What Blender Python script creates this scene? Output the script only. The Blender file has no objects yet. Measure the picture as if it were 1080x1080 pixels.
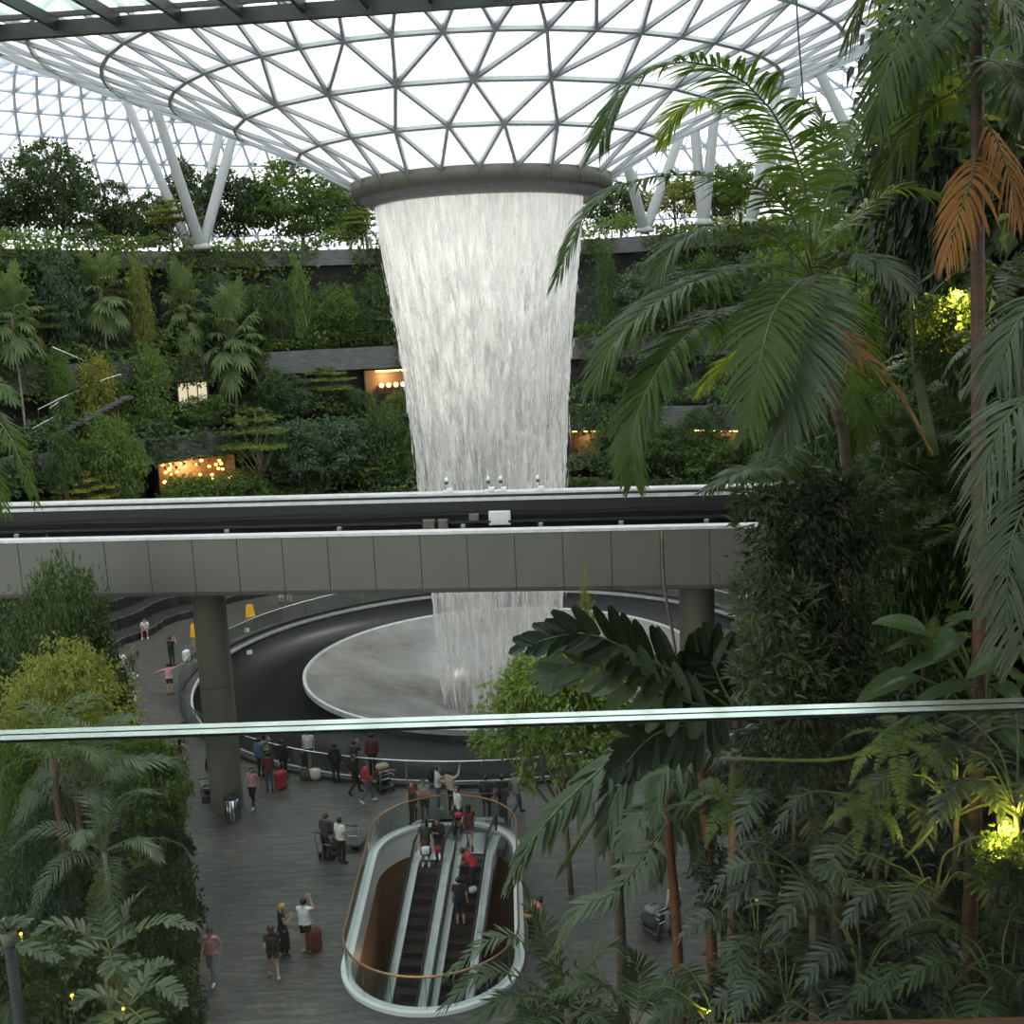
import bpy, math, random
import numpy as np
from mathutils import Vector, Matrix
from mathutils.geometry import tessellate_polygon

rng = np.random.default_rng(11)
random.seed(5)
PI = math.pi
C = bpy.context.scene.collection
sc = bpy.context.scene

# ------------------------------------------------------------------ camera
FOC, PITCH, ROLL, EYE = 1187.3, .1712, .0446, 18.0
cam_d = bpy.data.cameras.new('camera')
cam_d.sensor_width = 36.0
cam_d.lens = 36.0 * FOC / 1080.0
cam_d.clip_start = .05
cam_d.clip_end = 600
cam = bpy.data.objects.new('camera', cam_d)
C.objects.link(cam)
f_ = Vector((0, math.cos(PITCH), -math.sin(PITCH)))
u_ = Vector((0, math.sin(PITCH), math.cos(PITCH)))
r_ = Vector((1, 0, 0))
rr = r_ * math.cos(ROLL) - u_ * math.sin(ROLL)
uu = r_ * math.sin(ROLL) + u_ * math.cos(ROLL)
cam.matrix_world = Matrix(((rr.x, uu.x, -f_.x, 0), (rr.y, uu.y, -f_.y, 0), (rr.z, uu.z, -f_.z, EYE), (0, 0, 0, 1)))
sc.camera = cam


def ray(px, py):
    x, y = px - 540, py - 540
    u = (x * math.cos(ROLL) - y * math.sin(ROLL)) / FOC
    w = (x * math.sin(ROLL) + y * math.cos(ROLL)) / FOC
    return np.array(r_) * u - np.array(u_) * w + np.array(f_)


def on_z(px, py, z=0.0):
    d = ray(px, py)
    return np.array([0, 0, EYE]) + d * ((z - EYE) / d[2])


def at_y(px, py, Y):
    d = ray(px, py)
    return np.array([0, 0, EYE]) + d * (Y / d[1])


# ------------------------------------------------------------------ mesh helpers
def nrm(v):
    v = np.asarray(v, float)
    return v / np.maximum(np.linalg.norm(v, axis=-1, keepdims=True), 1e-9)


class MB:
    def __init__(s):
        s.V, s.F, s.n = [], [], 0

    def add(s, V, F, m=0):
        V = np.asarray(V, float).reshape(-1, 3)
        F = np.asarray(F, int)
        if len(V) == 0 or F.size == 0:
            return s
        if F.ndim == 1:
            F = F.reshape(1, -1)
        s.V.append(V)
        s.F.append((F + s.n, m))
        s.n += len(V)
        return s

    def box(s, c, size, rz=0.0, m=0, R=None):
        h = np.array(size, float) / 2
        P = np.array([[x, y, z] for x in (-1, 1) for y in (-1, 1) for z in (-1, 1)]) * h
        if R is None:
            R = np.array([[math.cos(rz), -math.sin(rz), 0], [math.sin(rz), math.cos(rz), 0], [0, 0, 1]])
        return s.add(P @ np.asarray(R).T + np.array(c), BOXF, m)

    def bbox(s, c, size, rz=0.0, m=0, b=.02):
        """box with chamfered vertical and top/bottom edges"""
        hx, hy, hz = np.array(size, float) / 2
        b = min(b, hx * .9, hy * .9, hz * .9)
        out = [(hx, hy - b), (hx - b, hy), (-hx + b, hy), (-hx, hy - b), (-hx, -hy + b), (-hx + b, -hy), (hx - b, -hy), (hx, -hy + b)]
        inn = [(x - math.copysign(b, x), y - math.copysign(b, y)) for x, y in out]
        P = []
        for L, z in ((inn, -hz), (out, -hz + b), (out, hz - b), (inn, hz)):
            P += [(x, y, z) for x, y in L]
        F = []
        for k in range(3):
            for i in range(8):
                j = (i + 1) % 8
                F.append((k * 8 + i, k * 8 + j, k * 8 + 8 + j, k * 8 + 8 + i))
        R = np.array([[math.cos(rz), -math.sin(rz), 0], [math.sin(rz), math.cos(rz), 0], [0, 0, 1]])
        V = np.array(P) @ R.T + np.array(c)
        n0 = s.n
        s.add(V, F, m)
        s.F.append((np.array([[n0 + i for i in range(7, -1, -1)], [n0 + 24 + i for i in range(8)]]), m))
        return s

    def tube(s, pts, rad, n=8, m=0, cap=True):
        P = np.asarray(pts, float)
        k = len(P)
        rad = np.broadcast_to(np.asarray(rad, float), (k,))
        T = nrm(np.gradient(P, axis=0))
        a = np.array([0, 0, 1.0]) if abs(T[0][2]) < .9 else np.array([1.0, 0, 0])
        N = nrm(np.cross(T[0], a))
        Ns = []
        for t in T:
            N = nrm(N - t * np.dot(N, t))
            Ns.append(N)
        Ns = np.array(Ns)
        Bs = np.cross(T, Ns)
        th = np.arange(n) * 2 * PI / n
        V = P[:, None] + rad[:, None, None] * (Ns[:, None] * np.cos(th)[None, :, None] + Bs[:, None] * np.sin(th)[None, :, None])
        F = []
        for i in range(k - 1):
            for j in range(n):
                F.append((i * n + j, i * n + (j + 1) % n, (i + 1) * n + (j + 1) % n, (i + 1) * n + j))
        n0 = s.n
        s.add(V, F, m)
        if cap:
            s.F.append((np.array([[n0 + j for j in range(n - 1, -1, -1)], [n0 + (k - 1) * n + j for j in range(n)]]), m))
        return s

    def lathe(s, prof, c=(0, 0, 0), n=32, a0=0.0, a1=2 * PI, m=0, closed=True, flip=False):
        prof = np.asarray(prof, float)
        full = abs(a1 - a0 - 2 * PI) < 1e-6
        k = n if full else n + 1
        th = a0 + (a1 - a0) * np.arange(k) / n
        V = np.stack([prof[:, None, 0] * np.cos(th), prof[:, None, 0] * np.sin(th), np.repeat(prof[:, 1:2], k, 1)], -1) + np.array(c)
        F = []
        for i in range(len(prof) - 1):
            for j in range(n):
                jj = (j + 1) % k
                q = (i * k + j, i * k + jj, (i + 1) * k + jj, (i + 1) * k + j)
                F.append(q[::-1] if flip else q)
        return s.add(V, F, m)

    def grid(s, G, m=0, closeu=False):
        G = np.asarray(G, float)
        a, b = G.shape[:2]
        F = []
        for i in range(a - 1):
            for j in range(b if closeu else b - 1):
                jj = (j + 1) % b
                F.append((i * b + j, i * b + jj, (i + 1) * b + jj, (i + 1) * b + j))
        return s.add(G, F, m)

    def poly(s, rings, z, m=0, flip=False):
        """flat polygon with holes at height z"""
        tri = tessellate_polygon([[Vector((x, y, 0)) for x, y in r] for r in rings])
        pts = [p for r in rings for p in r]
        V = [(x, y, z) for x, y in pts]
        F = []
        for t in tri:
            a, b, c2 = (np.array(pts[i]) for i in t)
            cr = (b[0] - a[0]) * (c2[1] - a[1]) - (b[1] - a[1]) * (c2[0] - a[0])
            if abs(cr) < 1e-12:
                continue
            F.append(t if (cr > 0) != flip else t[::-1])
        return s.add(V, F, m)

    def prism(s, ring, z0, z1, m=0):
        k = len(ring)
        s.poly([ring], z1, m)
        s.poly([ring], z0, m, flip=True)
        ar = sum(ring[i][0] * ring[(i + 1) % k][1] - ring[(i + 1) % k][0] * ring[i][1] for i in range(k))
        V = [(x, y, z0) for x, y in ring] + [(x, y, z1) for x, y in ring]
        F = [(i, (i + 1) % k, k + (i + 1) % k, k + i) for i in range(k)]
        if ar < 0:
            F = [q[::-1] for q in F]
        return s.add(V, F, m)

    def beams(s, P, Q, N, w, d, m=0):
        P, Q, N = np.asarray(P, float), np.asarray(Q, float), np.asarray(N, float)
        T = nrm(Q - P)
        S = nrm(np.cross(N, T))
        N = np.cross(T, S)
        V = []
        for e in (P, Q):
            for a, b in ((-1, -1), (1, -1), (1, 1), (-1, 1)):
                V.append(e + S * (a * w / 2) + N * (b * d / 2))
        V = np.stack(V, 1)
        k = len(P)
        F = np.array([[0, 1, 5, 4], [1, 2, 6, 5], [2, 3, 7, 6], [3, 0, 4, 7], [3, 2, 1, 0], [4, 5, 6, 7]])
        F = (F[None] + np.arange(k)[:, None, None] * 8).reshape(-1, 4)
        return s.add(V, F, m)

    def ellipsoid(s, c, r, n=10, k=7, m=0):
        ph = np.linspace(-PI / 2, PI / 2, k)
        pr = np.stack([np.cos(ph), np.sin(ph)], 1)
        pr[0, 0] = pr[-1, 0] = 1e-4
        th = np.arange(n) * 2 * PI / n
        V = np.stack([pr[:, None, 0] * np.cos(th) * r[0], pr[:, None, 0] * np.sin(th) * r[1], np.repeat(pr[:, 1:2], n, 1) * r[2]], -1) + np.array(c)
        return s.grid(V, m, closeu=True)

    def mesh(s, name, mats, smooth=False):
        me = bpy.data.meshes.new(name)
        V = np.concatenate(s.V) if s.V else np.zeros((0, 3))
        loops = np.concatenate([F.ravel() for F, m in s.F]) if s.F else np.zeros(0, int)
        tot = np.concatenate([np.full(len(F), F.shape[1]) for F, m in s.F]) if s.F else np.zeros(0, int)
        mi = np.concatenate([np.full(len(F), m) for F, m in s.F]) if s.F else np.zeros(0, int)
        me.vertices.add(len(V))
        me.vertices.foreach_set('co', V.astype(np.float32).ravel())
        me.loops.add(len(loops))
        me.loops.foreach_set('vertex_index', loops.astype(np.int32))
        me.polygons.add(len(tot))
        me.polygons.foreach_set('loop_start', np.concatenate([[0], np.cumsum(tot)[:-1]]).astype(np.int32))
        me.polygons.foreach_set('material_index', mi.astype(np.int32))
        me.polygons.foreach_set('use_smooth', np.full(len(tot), smooth))
        me.update(calc_edges=True)
        me.validate()
        for m in (mats if isinstance(mats, (list, tuple)) else [mats]):
            me.materials.append(m)
        return me

    def build(s, name, mats, parent=None, smooth=False, world=False):
        return link(name, s.mesh(name, mats, smooth), parent, world)


BOXF = [(0, 1, 3, 2), (4, 6, 7, 5), (0, 4, 5, 1), (2, 3, 7, 6), (0, 2, 6, 4), (1, 5, 7, 3)]


def link(name, me, parent=None, world=False):
    o = bpy.data.objects.new(name, me)
    C.objects.link(o)
    if parent is not None:
        o.parent = parent
        if world:
            off = Vector((0, 0, 0))
            q = parent
            while q is not None:
                off += q.location
                q = q.parent
            o.location = -off
    return o


def empty(name, loc=(0, 0, 0), rz=0.0):
    o = bpy.data.objects.new(name, None)
    C.objects.link(o)
    o.location = tuple(float(v) for v in loc)
    o.rotation_euler = (0, 0, rz)
    o.empty_display_size = .2
    return o


def tag(o, label=None, cat=None, group=None, kind=None):
    for k, v in (('label', label), ('category', cat), ('group', group), ('kind', kind)):
        if v:
            o[k] = v
    return o


def dup(root, loc, rz=0.0, scale=None, label=None, group=None):
    r = root.copy()
    C.objects.link(r)
    r.location = tuple(float(v) for v in loc)
    r.rotation_euler = (0, 0, rz)
    if scale is not None:
        r.scale = scale
    if label:
        r['label'] = label
    if group:
        r['group'] = group
    for ch in KIDS(root):
        c = ch.copy()
        C.objects.link(c)
        c.parent = r
        for g in KIDS(ch):
            d = g.copy()
            C.objects.link(d)
            d.parent = c
    return r


def KIDS(o):
    return list(o.children)


# ------------------------------------------------------------------ materials
def newmat(name):
    m = bpy.data.materials.new(name)
    m.use_nodes = True
    nt = m.node_tree
    nt.nodes.clear()
    out = nt.nodes.new('ShaderNodeOutputMaterial')
    return m, nt, out


def ramp(nt, fac, stops):
    r = nt.nodes.new('ShaderNodeValToRGB')
    el = r.color_ramp.elements
    while len(el) < len(stops):
        el.new(.5)
    for e, (p, c) in zip(el, stops):
        e.position = p
        e.color = (*c, 1) if len(c) == 3 else c
    nt.links.new(fac, r.inputs[0])
    return r.outputs[0]


def coords(nt, scale, space='Object'):
    tc = nt.nodes.new('ShaderNodeTexCoord')
    mp = nt.nodes.new('ShaderNodeMapping')
    mp.inputs['Scale'].default_value = scale
    nt.links.new(tc.outputs[space], mp.inputs[0])
    return mp.outputs[0]


def noise(nt, vec, scale=1.0, detail=4, rough=.6):
    n = nt.nodes.new('ShaderNodeTexNoise')
    n.inputs['Scale'].default_value = scale
    n.inputs['Detail'].default_value = detail
    n.inputs['Roughness'].default_value = rough
    if vec is not None:
        nt.links.new(vec, n.inputs['Vector'])
    return n.outputs[0]


def pbr(name, col, rough=.5, metal=0.0, spec=.5, var=.15, scale=(3, 3, 3), bump=0.0, emit=None, estr=0.0, coat=0.0):
    m, nt, out = newmat(name)
    b = nt.nodes.new('ShaderNodeBsdfPrincipled')
    nz = noise(nt, coords(nt, scale))
    c = np.array(col)
    nt.links.new(ramp(nt, nz, [(.3, tuple(c * (1 - var))), (.7, tuple(np.minimum(c * (1 + var), 1)))]), b.inputs['Base Color'])
    b.inputs['Roughness'].default_value = rough
    b.inputs['Metallic'].default_value = metal
    b.inputs['Specular IOR Level'].default_value = spec
    b.inputs['Coat Weight'].default_value = coat
    if bump:
        bp = nt.nodes.new('ShaderNodeBump')
        bp.inputs['Strength'].default_value = bump
        nt.links.new(nz, bp.inputs['Height'])
        nt.links.new(bp.outputs[0], b.inputs['Normal'])
    if emit:
        b.inputs['Emission Color'].default_value = (*emit, 1)
        b.inputs['Emission Strength'].default_value = estr
    nt.links.new(b.outputs[0], out.inputs[0])
    return m


def leafmat(name, c1, c2, trans=.3, rough=.42, tcol=None):
    """glossy leaf: every leaf island gets its own tone between c1 and c2"""
    m, nt, out = newmat(name)
    g = nt.nodes.new('ShaderNodeNewGeometry')
    oi = nt.nodes.new('ShaderNodeObjectInfo')
    mx = nt.nodes.new('ShaderNodeMath')
    mx.operation = 'MULTIPLY_ADD'
    nt.links.new(oi.outputs['Random'], mx.inputs[0])
    mx.inputs[1].default_value = .4
    md = nt.nodes.new('ShaderNodeMath')
    md.operation = 'MULTIPLY'
    nt.links.new(g.outputs['Random Per Island'], md.inputs[0])
    md.inputs[1].default_value = .6
    nt.links.new(md.outputs[0], mx.inputs[2])
    col = ramp(nt, mx.outputs[0], [(0.05, c1), (.95, c2)])
    b = nt.nodes.new('ShaderNodeBsdfPrincipled')
    nt.links.new(col, b.inputs['Base Color'])
    b.inputs['Roughness'].default_value = rough
    b.inputs['Specular IOR Level'].default_value = .32
    t = nt.nodes.new('ShaderNodeBsdfTranslucent')
    tc = tcol or tuple(np.array(c2) * np.array([1.5, 1.45, .6]))
    t.inputs[0].default_value = (*tc, 1)
    s = nt.nodes.new('ShaderNodeMixShader')
    s.inputs[0].default_value = trans
    nt.links.new(b.outputs[0], s.inputs[1])
    nt.links.new(t.outputs[0], s.inputs[2])
    nt.links.new(s.outputs[0], out.inputs[0])
    return m


def glassmat(name, tint=(.93, .96, .95), rough=.02, refl=1.0, milk=0.0, milkcol=(.8, .85, .85)):
    m, nt, out = newmat(name)
    t = nt.nodes.new('ShaderNodeBsdfTransparent')
    t.inputs[0].default_value = (*tint, 1)
    gl = nt.nodes.new('ShaderNodeBsdfGlossy')
    gl.inputs['Roughness'].default_value = rough
    fr = nt.nodes.new('ShaderNodeFresnel')
    fr.inputs[0].default_value = 1.45
    ml = nt.nodes.new('ShaderNodeMath')
    ml.operation = 'MULTIPLY'
    ml.inputs[1].default_value = refl
    nt.links.new(fr.outputs[0], ml.inputs[0])
    mx = nt.nodes.new('ShaderNodeMixShader')
    nt.links.new(ml.outputs[0], mx.inputs[0])
    nt.links.new(gl.outputs[0], mx.inputs[2])
    if milk:
        d = nt.nodes.new('ShaderNodeBsdfTranslucent')
        d.inputs[0].default_value = (*milkcol, 1)
        m2 = nt.nodes.new('ShaderNodeMixShader')
        m2.inputs[0].default_value = milk
        nt.links.new(t.outputs[0], m2.inputs[1])
        nt.links.new(d.outputs[0], m2.inputs[2])
        nt.links.new(m2.outputs[0], mx.inputs[1])
    else:
        nt.links.new(t.outputs[0], mx.inputs[1])
    nt.links.new(mx.outputs[0], out.inputs[0])
    return m


def lampmat(name, col, strength):
    m, nt, out = newmat(name)
    e = nt.nodes.new('ShaderNodeEmission')
    e.inputs[0].default_value = (*col, 1)
    e.inputs[1].default_value = strength
    nt.links.new(e.outputs[0], out.inputs[0])
    return m


def floormat():
    m, nt, out = newmat('slate_paving')
    b = nt.nodes.new('ShaderNodeBsdfPrincipled')
    n1 = noise(nt, coords(nt, (.9, 5.5, 1)), 1.0, 8, .72)
    n2 = noise(nt, coords(nt, (.22, .3, 1)), 1.0, 3)
    n3 = noise(nt, coords(nt, (5, 26, 1)), 1.0, 4, .7)
    md = nt.nodes.new('ShaderNodeMix')
    md.inputs[0].default_value = .4
    nt.links.new(n1, md.inputs[2])
    nt.links.new(n3, md.inputs[3])
    c = ramp(nt, md.outputs[0], [(.36, (.022, .022, .0195)), (.5, (.066, .064, .058)), (.64, (.155, .152, .14))])
    mx = nt.nodes.new('ShaderNodeMix')
    mx.data_type = 'RGBA'
    mx.blend_type = 'MULTIPLY'
    mx.inputs[0].default_value = .5
    nt.links.new(c, mx.inputs[6])
    nt.links.new(ramp(nt, n2, [(.35, (.6, .6, .6)), (.65, (1.15, 1.12, 1.08))]), mx.inputs[7])
    nt.links.new(mx.outputs[2], b.inputs['Base Color'])
    b.inputs['Roughness'].default_value = .42
    bp = nt.nodes.new('ShaderNodeBump')
    bp.inputs['Strength'].default_value = .25
    nt.links.new(n1, bp.inputs['Height'])
    nt.links.new(bp.outputs[0], b.inputs['Normal'])
    nt.links.new(b.outputs[0], out.inputs[0])
    return m


def watermat(name, lo, hi, sz=(4.2, 4.2, .34), amt=.75):
    """falling water: streaked, partly see-through sheet"""
    m, nt, out = newmat(name)
    n1 = noise(nt, coords(nt, sz), 1.0, 6, .7)
    n2 = noise(nt, coords(nt, (.55, .55, .3)), 1.0, 3, .5)
    geo = nt.nodes.new('ShaderNodeNewGeometry')
    sx = nt.nodes.new('ShaderNodeSeparateXYZ')
    nt.links.new(geo.outputs['Position'], sx.inputs[0])
    mr = nt.nodes.new('ShaderNodeMapRange')
    nt.links.new(sx.outputs[2], mr.inputs[0])
    mr.inputs[1].default_value, mr.inputs[2].default_value = -3.0, 24.4
    dens = ramp(nt, mr.outputs[0], [(0, (lo,) * 3), (.4, ((lo * 1.3),) * 3), (.75, ((lo * .6 + hi * .4),) * 3), (.9, ((lo * .45 + hi * .55),) * 3), (.99, (hi,) * 3)])
    c1 = ramp(nt, n1, [(.42, (0, 0, 0)), (.62, (1, 1, 1))])
    a = nt.nodes.new('ShaderNodeMath'); a.operation = 'MULTIPLY_ADD'
    nt.links.new(c1, a.inputs[0]); a.inputs[1].default_value = amt
    nt.links.new(ramp(nt, n2, [(.35, (0, 0, 0)), (.7, (.5, .5, .5))]), a.inputs[2])
    bb = nt.nodes.new('ShaderNodeMath'); bb.operation = 'MULTIPLY_ADD'; bb.use_clamp = True
    nt.links.new(dens, bb.inputs[0]); bb.inputs[1].default_value = 1.0
    cc = nt.nodes.new('ShaderNodeMath'); cc.operation = 'ADD'
    cc.inputs[1].default_value = -.45
    nt.links.new(a.outputs[0], cc.inputs[0])
    hs = nt.nodes.new('ShaderNodeMath'); hs.operation = 'MULTIPLY'
    nt.links.new(cc.outputs[0], hs.inputs[0])
    nt.links.new(ramp(nt, mr.outputs[0], [(.2, (.5,) * 3), (.5, (1, 1, 1)), (.86, (1, 1, 1)), (.97, (.35,) * 3)]), hs.inputs[1])
    nt.links.new(hs.outputs[0], bb.inputs[2])
    d = nt.nodes.new('ShaderNodeBsdfDiffuse'); wc = ramp(nt, n1, [(.34, (.62, .61, .63)), (.62, (.98, .97, .97))])
    nt.links.new(wc, d.inputs[0])
    t = nt.nodes.new('ShaderNodeBsdfTranslucent'); nt.links.new(ramp(nt, n1, [(.34, (.60, .60, .57)), (.62, (.96, .95, .86))]), t.inputs[0])
    s = nt.nodes.new('ShaderNodeMixShader'); s.inputs[0].default_value = .5
    nt.links.new(d.outputs[0], s.inputs[1]); nt.links.new(t.outputs[0], s.inputs[2])
    tr = nt.nodes.new('ShaderNodeBsdfTransparent')
    f = nt.nodes.new('ShaderNodeMixShader')
    nt.links.new(bb.outputs[0], f.inputs[0])
    nt.links.new(tr.outputs[0], f.inputs[1]); nt.links.new(s.outputs[0], f.inputs[2])
    nt.links.new(f.outputs[0], out.inputs[0])
    return m


M = {}
M['floor'] = floormat()
M['slate'] = pbr('dark_slate_cladding', (.055, .057, .056), .6, var=.5, scale=(1.2, 1.2, 9), bump=.3)
M['slate_pale'] = pbr('grey_slate_band', (.105, .108, .108), .6, var=.4, scale=(1.2, 1.2, 9), bump=.3)
M['seat_stone'] = pbr('black_slate_seating', (.022, .023, .024), .5, var=.4, scale=(1.2, 1.2, 9))
M['soil'] = pbr('planting_soil', (.03, .022, .014), .95, var=.5, bump=.5)
M['plaster'] = pbr('pale_plaster', (.55, .55, .53), .6)
M['black_stone'] = pbr('polished_black_granite', (.008, .0085, .009), .32, var=.4, spec=.22)
M['steel_white'] = pbr('pale_grey_painted_steel', (.33, .35, .345), .45, var=.05)
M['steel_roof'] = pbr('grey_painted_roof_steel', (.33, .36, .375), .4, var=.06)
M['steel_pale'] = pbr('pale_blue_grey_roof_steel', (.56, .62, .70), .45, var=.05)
M['steel_dark'] = pbr('dark_bronze_metal', (.045, .045, .045), .4, metal=.3)
M['drum'] = pbr('olive_grey_metal_cladding', (.115, .115, .094), .45, metal=.2)
M['drum_low'] = pbr('mid_grey_metal_lip', (.2, .2, .2), .45, metal=.2)
M['fascia'] = pbr('satin_grey_green_panel', (.112, .118, .096), .45, metal=.15, var=.05, scale=(.5, .5, .5))
M['fascia_edge'] = pbr('pale_aluminium_edge', (.55, .57, .57), .4, metal=.3)
M['black'] = pbr('black_trough', (.010, .011, .012), .5)
M['concrete'] = pbr('painted_concrete', (.150, .144, .112), .6, var=.06)
M['chrome'] = pbr('brushed_steel', (.62, .63, .64), .25, metal=1.0, var=.05)
M['white'] = pbr('white_paint', (.75, .77, .78), .4, var=.04)
M['bronze'] = pbr('bronze_handrail', (.36, .19, .10), .3, metal=.7)
M['tan'] = pbr('tan_timber_wall', (.23, .150, .092), .5, var=.15, scale=(1, 1, 8))
M['brown_floor'] = pbr('dark_brown_floor', (.030, .018, .012), .35, var=.3)
M['wood'] = pbr('red_brown_timber', (.20, .07, .035), .4, var=.25, scale=(2, 14, 14))
M['rubber'] = pbr('black_rubber', (.012, .012, .012), .6)
M['step'] = pbr('grooved_escalator_step', (.045, .04, .036), .45, metal=.3, var=.3, scale=(60, 2, 2))
M['copper'] = pbr('copper_lamp', (.60, .26, .12), .25, metal=1.0)
M['orange'] = pbr('burnt_orange_upholstery', (.42, .12, .03), .7)
M['yellow'] = pbr('yellow_plastic', (.75, .42, .02), .4)
M['glass'] = glassmat('clear_railing_glass', (.88, .91, .90), refl=.4)
M['glass_front'] = glassmat('clear_balustrade_glass', (.90, .93, .92), refl=.42, milk=.007, milkcol=(.75, .70, .62))  # faint brown milk paints the hazy reflection into the glass
M['roof_glass'] = glassmat('roof_glass', (.90, .95, .96), rough=.15, refl=.25, milk=.5, milkcol=(.99, .975, .935))
M['canopy_glass'] = glassmat('pale_green_canopy_glass', (.82, .92, .88), rough=.1, refl=.6, milk=.35, milkcol=(.9, .97, .92))
M['glass_edge'] = pbr('polished_glass_edge', (.84, .87, .86), .13, metal=.93, var=.25, scale=(7, 1, 1))
M['glass_core'] = pbr('laminated_glass_interlayer', (.10, .15, .145), .3)
M['water_a'] = watermat('falling_water_outer', .34, .92)
M['water_b'] = watermat('falling_water_inner', .12, .75, (2.2, 2.2, .22))
M['water_drop'] = pbr('white_water_streaks', (.86, .86, .84), .5, var=.02)
M['bark'] = pbr('grey_brown_bark', (.11, .085, .06), .85, var=.4, scale=(3, 3, 12), bump=.4)
M['bark_pale'] = pbr('pale_bark', (.22, .19, .145), .8, var=.3, scale=(3, 3, 12))
M['bark_red'] = pbr('red_brown_palm_stem', (.10, .052, .032), .6, var=.35, scale=(4, 4, 16))
M['bark_orange'] = pbr('orange_crownshaft', (.17, .056, .022), .5, var=.35, scale=(4, 4, 14))
M['stem'] = pbr('green_stem', (.10, .13, .04), .5, var=.3)
M['dead'] = leafmat('dry_brown_frond', (.20, .09, .03), (.36, .17, .06), .3, .7)
M['palm'] = leafmat('palm_green', (.022, .048, .009), (.066, .11, .020), .32, .45, (.18, .27, .025))
M['palm_lit'] = leafmat('backlit_palm_green', (.09, .15, .018), (.15, .21, .03), .5, .45, (.36, .44, .04))  # brighter copy of the palm green; sun through the fronds is painted in
M['palm_grey'] = leafmat('grey_green_palm', (.040, .064, .034), (.098, .13, .074), .2, .42)
M['dark'] = leafmat('dark_leaf', (.018, .038, .013), (.060, .098, .030), .22, .5)
M['mid'] = leafmat('mid_green_leaf', (.038, .074, .018), (.11, .175, .042), .3, .5)
M['bright'] = leafmat('fresh_green_leaf', (.075, .125, .025), (.18, .25, .055), .3, .55)
M['lime'] = leafmat('yellow_green_leaf', (.10, .135, .022), (.245, .27, .060), .3, .6, (.36, .38, .07))
M['gold'] = leafmat('golden_leaf', (.20, .20, .03), (.38, .36, .06), .3, .6, (.5, .46, .07))
M['blue'] = leafmat('blue_green_leaf', (.026, .052, .030), (.072, .115, .068), .2, .48)
M['vine'] = leafmat('vine_leaf', (.010, .021, .008), (.038, .058, .022), .15, .42)
M['broad'] = leafmat('broad_glossy_leaf', (.040, .080, .030), (.085, .14, .050), .2, .3)
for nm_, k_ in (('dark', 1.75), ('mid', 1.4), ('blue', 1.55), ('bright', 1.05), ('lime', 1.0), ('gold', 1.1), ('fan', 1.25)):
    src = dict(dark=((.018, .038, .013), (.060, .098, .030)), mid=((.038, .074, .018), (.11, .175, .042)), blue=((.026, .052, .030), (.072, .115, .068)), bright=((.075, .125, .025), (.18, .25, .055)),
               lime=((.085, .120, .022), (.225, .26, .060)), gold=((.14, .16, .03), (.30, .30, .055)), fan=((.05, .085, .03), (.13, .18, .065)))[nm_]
    M['terrace_' + nm_] = leafmat('terrace_' + nm_ + '_leaf', *[tuple(np.array(q) * k_ + .006) for q in src], .28, .55)  # lifted copies: mist haze and brighter light painted into the far leaf colours
M['lobed'] = leafmat('grey_green_lobed_leaf', (.034, .050, .034), (.088, .114, .080), .15, .38)
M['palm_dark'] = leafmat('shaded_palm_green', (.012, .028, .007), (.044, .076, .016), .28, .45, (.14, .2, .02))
M['silhouette'] = leafmat('dark_silhouette_leaf', (.006, .013, .006), (.020, .035, .013), .12, .35)  # near-black green; paints shade and backlit silhouettes into the leaves
M['fan'] = leafmat('fan_palm_green', (.05, .085, .025), (.13, .18, .055), .3, .5)
M['fern'] = leafmat('fern_green', (.060, .095, .024), (.125, .17, .048), .3, .5)

# ------------------------------------------------------------------ plants
def spline(P, k):
    """smooth curve through control points (Catmull-Rom)"""
    P = np.asarray(P, float)
    Q = np.vstack([2 * P[0] - P[1], P, 2 * P[-1] - P[-2]])
    out = []
    n = len(P) - 1
    for t in np.linspace(0, n, k):
        i = min(int(t), n - 1)
        u = t - i
        a, b, c, d = Q[i], Q[i + 1], Q[i + 2], Q[i + 3]
        out.append(.5 * (2 * b + (c - a) * u + (2 * a - 5 * b + 4 * c - d) * u * u + (3 * b - a - 3 * c + d) * u ** 3))
    return np.array(out)


def strips(mb, B, D, W, L, wid, droop, rows=5, fold=0.0, prof=None, m=0, curl=None):
    """a batch of leaflets: base B, direction D, width vector W, length L"""
    k = len(B)
    s = np.linspace(0, 1, rows)
    if prof is None:
        prof = np.interp(s, [0, .2, .5, .8, 1], [.35, .9, 1, .6, .03])
    L = np.broadcast_to(np.asarray(L, float), (k,))
    wid = np.broadcast_to(np.asarray(wid, float), (k,))
    droop = np.broadcast_to(np.asarray(droop, float), (k,))
    ctr = B[:, None] + D[:, None] * (L[:, None] * s)[..., None]
    ctr[..., 2] -= (droop * L)[:, None] * s ** 2
    off = W[:, None] * (wid[:, None] * prof / 2)[..., None]
    if fold:
        Nn = nrm(np.cross(D, W))
        Nn = Nn * np.sign(Nn[:, 2:3] + 1e-9)
        mid = ctr - Nn[:, None] * (wid[:, None] * prof * fold)[..., None]
        V = np.stack([ctr - off, mid, ctr + off], 2)
        c = 3
    else:
        V = np.stack([ctr - off, ctr + off], 2)
        c = 2
    F = []
    for i in range(rows - 1):
        for j in range(c - 1):
            F.append((i * c + j, i * c + j + 1, (i + 1) * c + j + 1, (i + 1) * c + j))
    F = np.array(F)
    F = (F[None] + np.arange(k)[:, None, None] * rows * c).reshape(-1, 4)
    mb.add(V, F, m)


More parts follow.
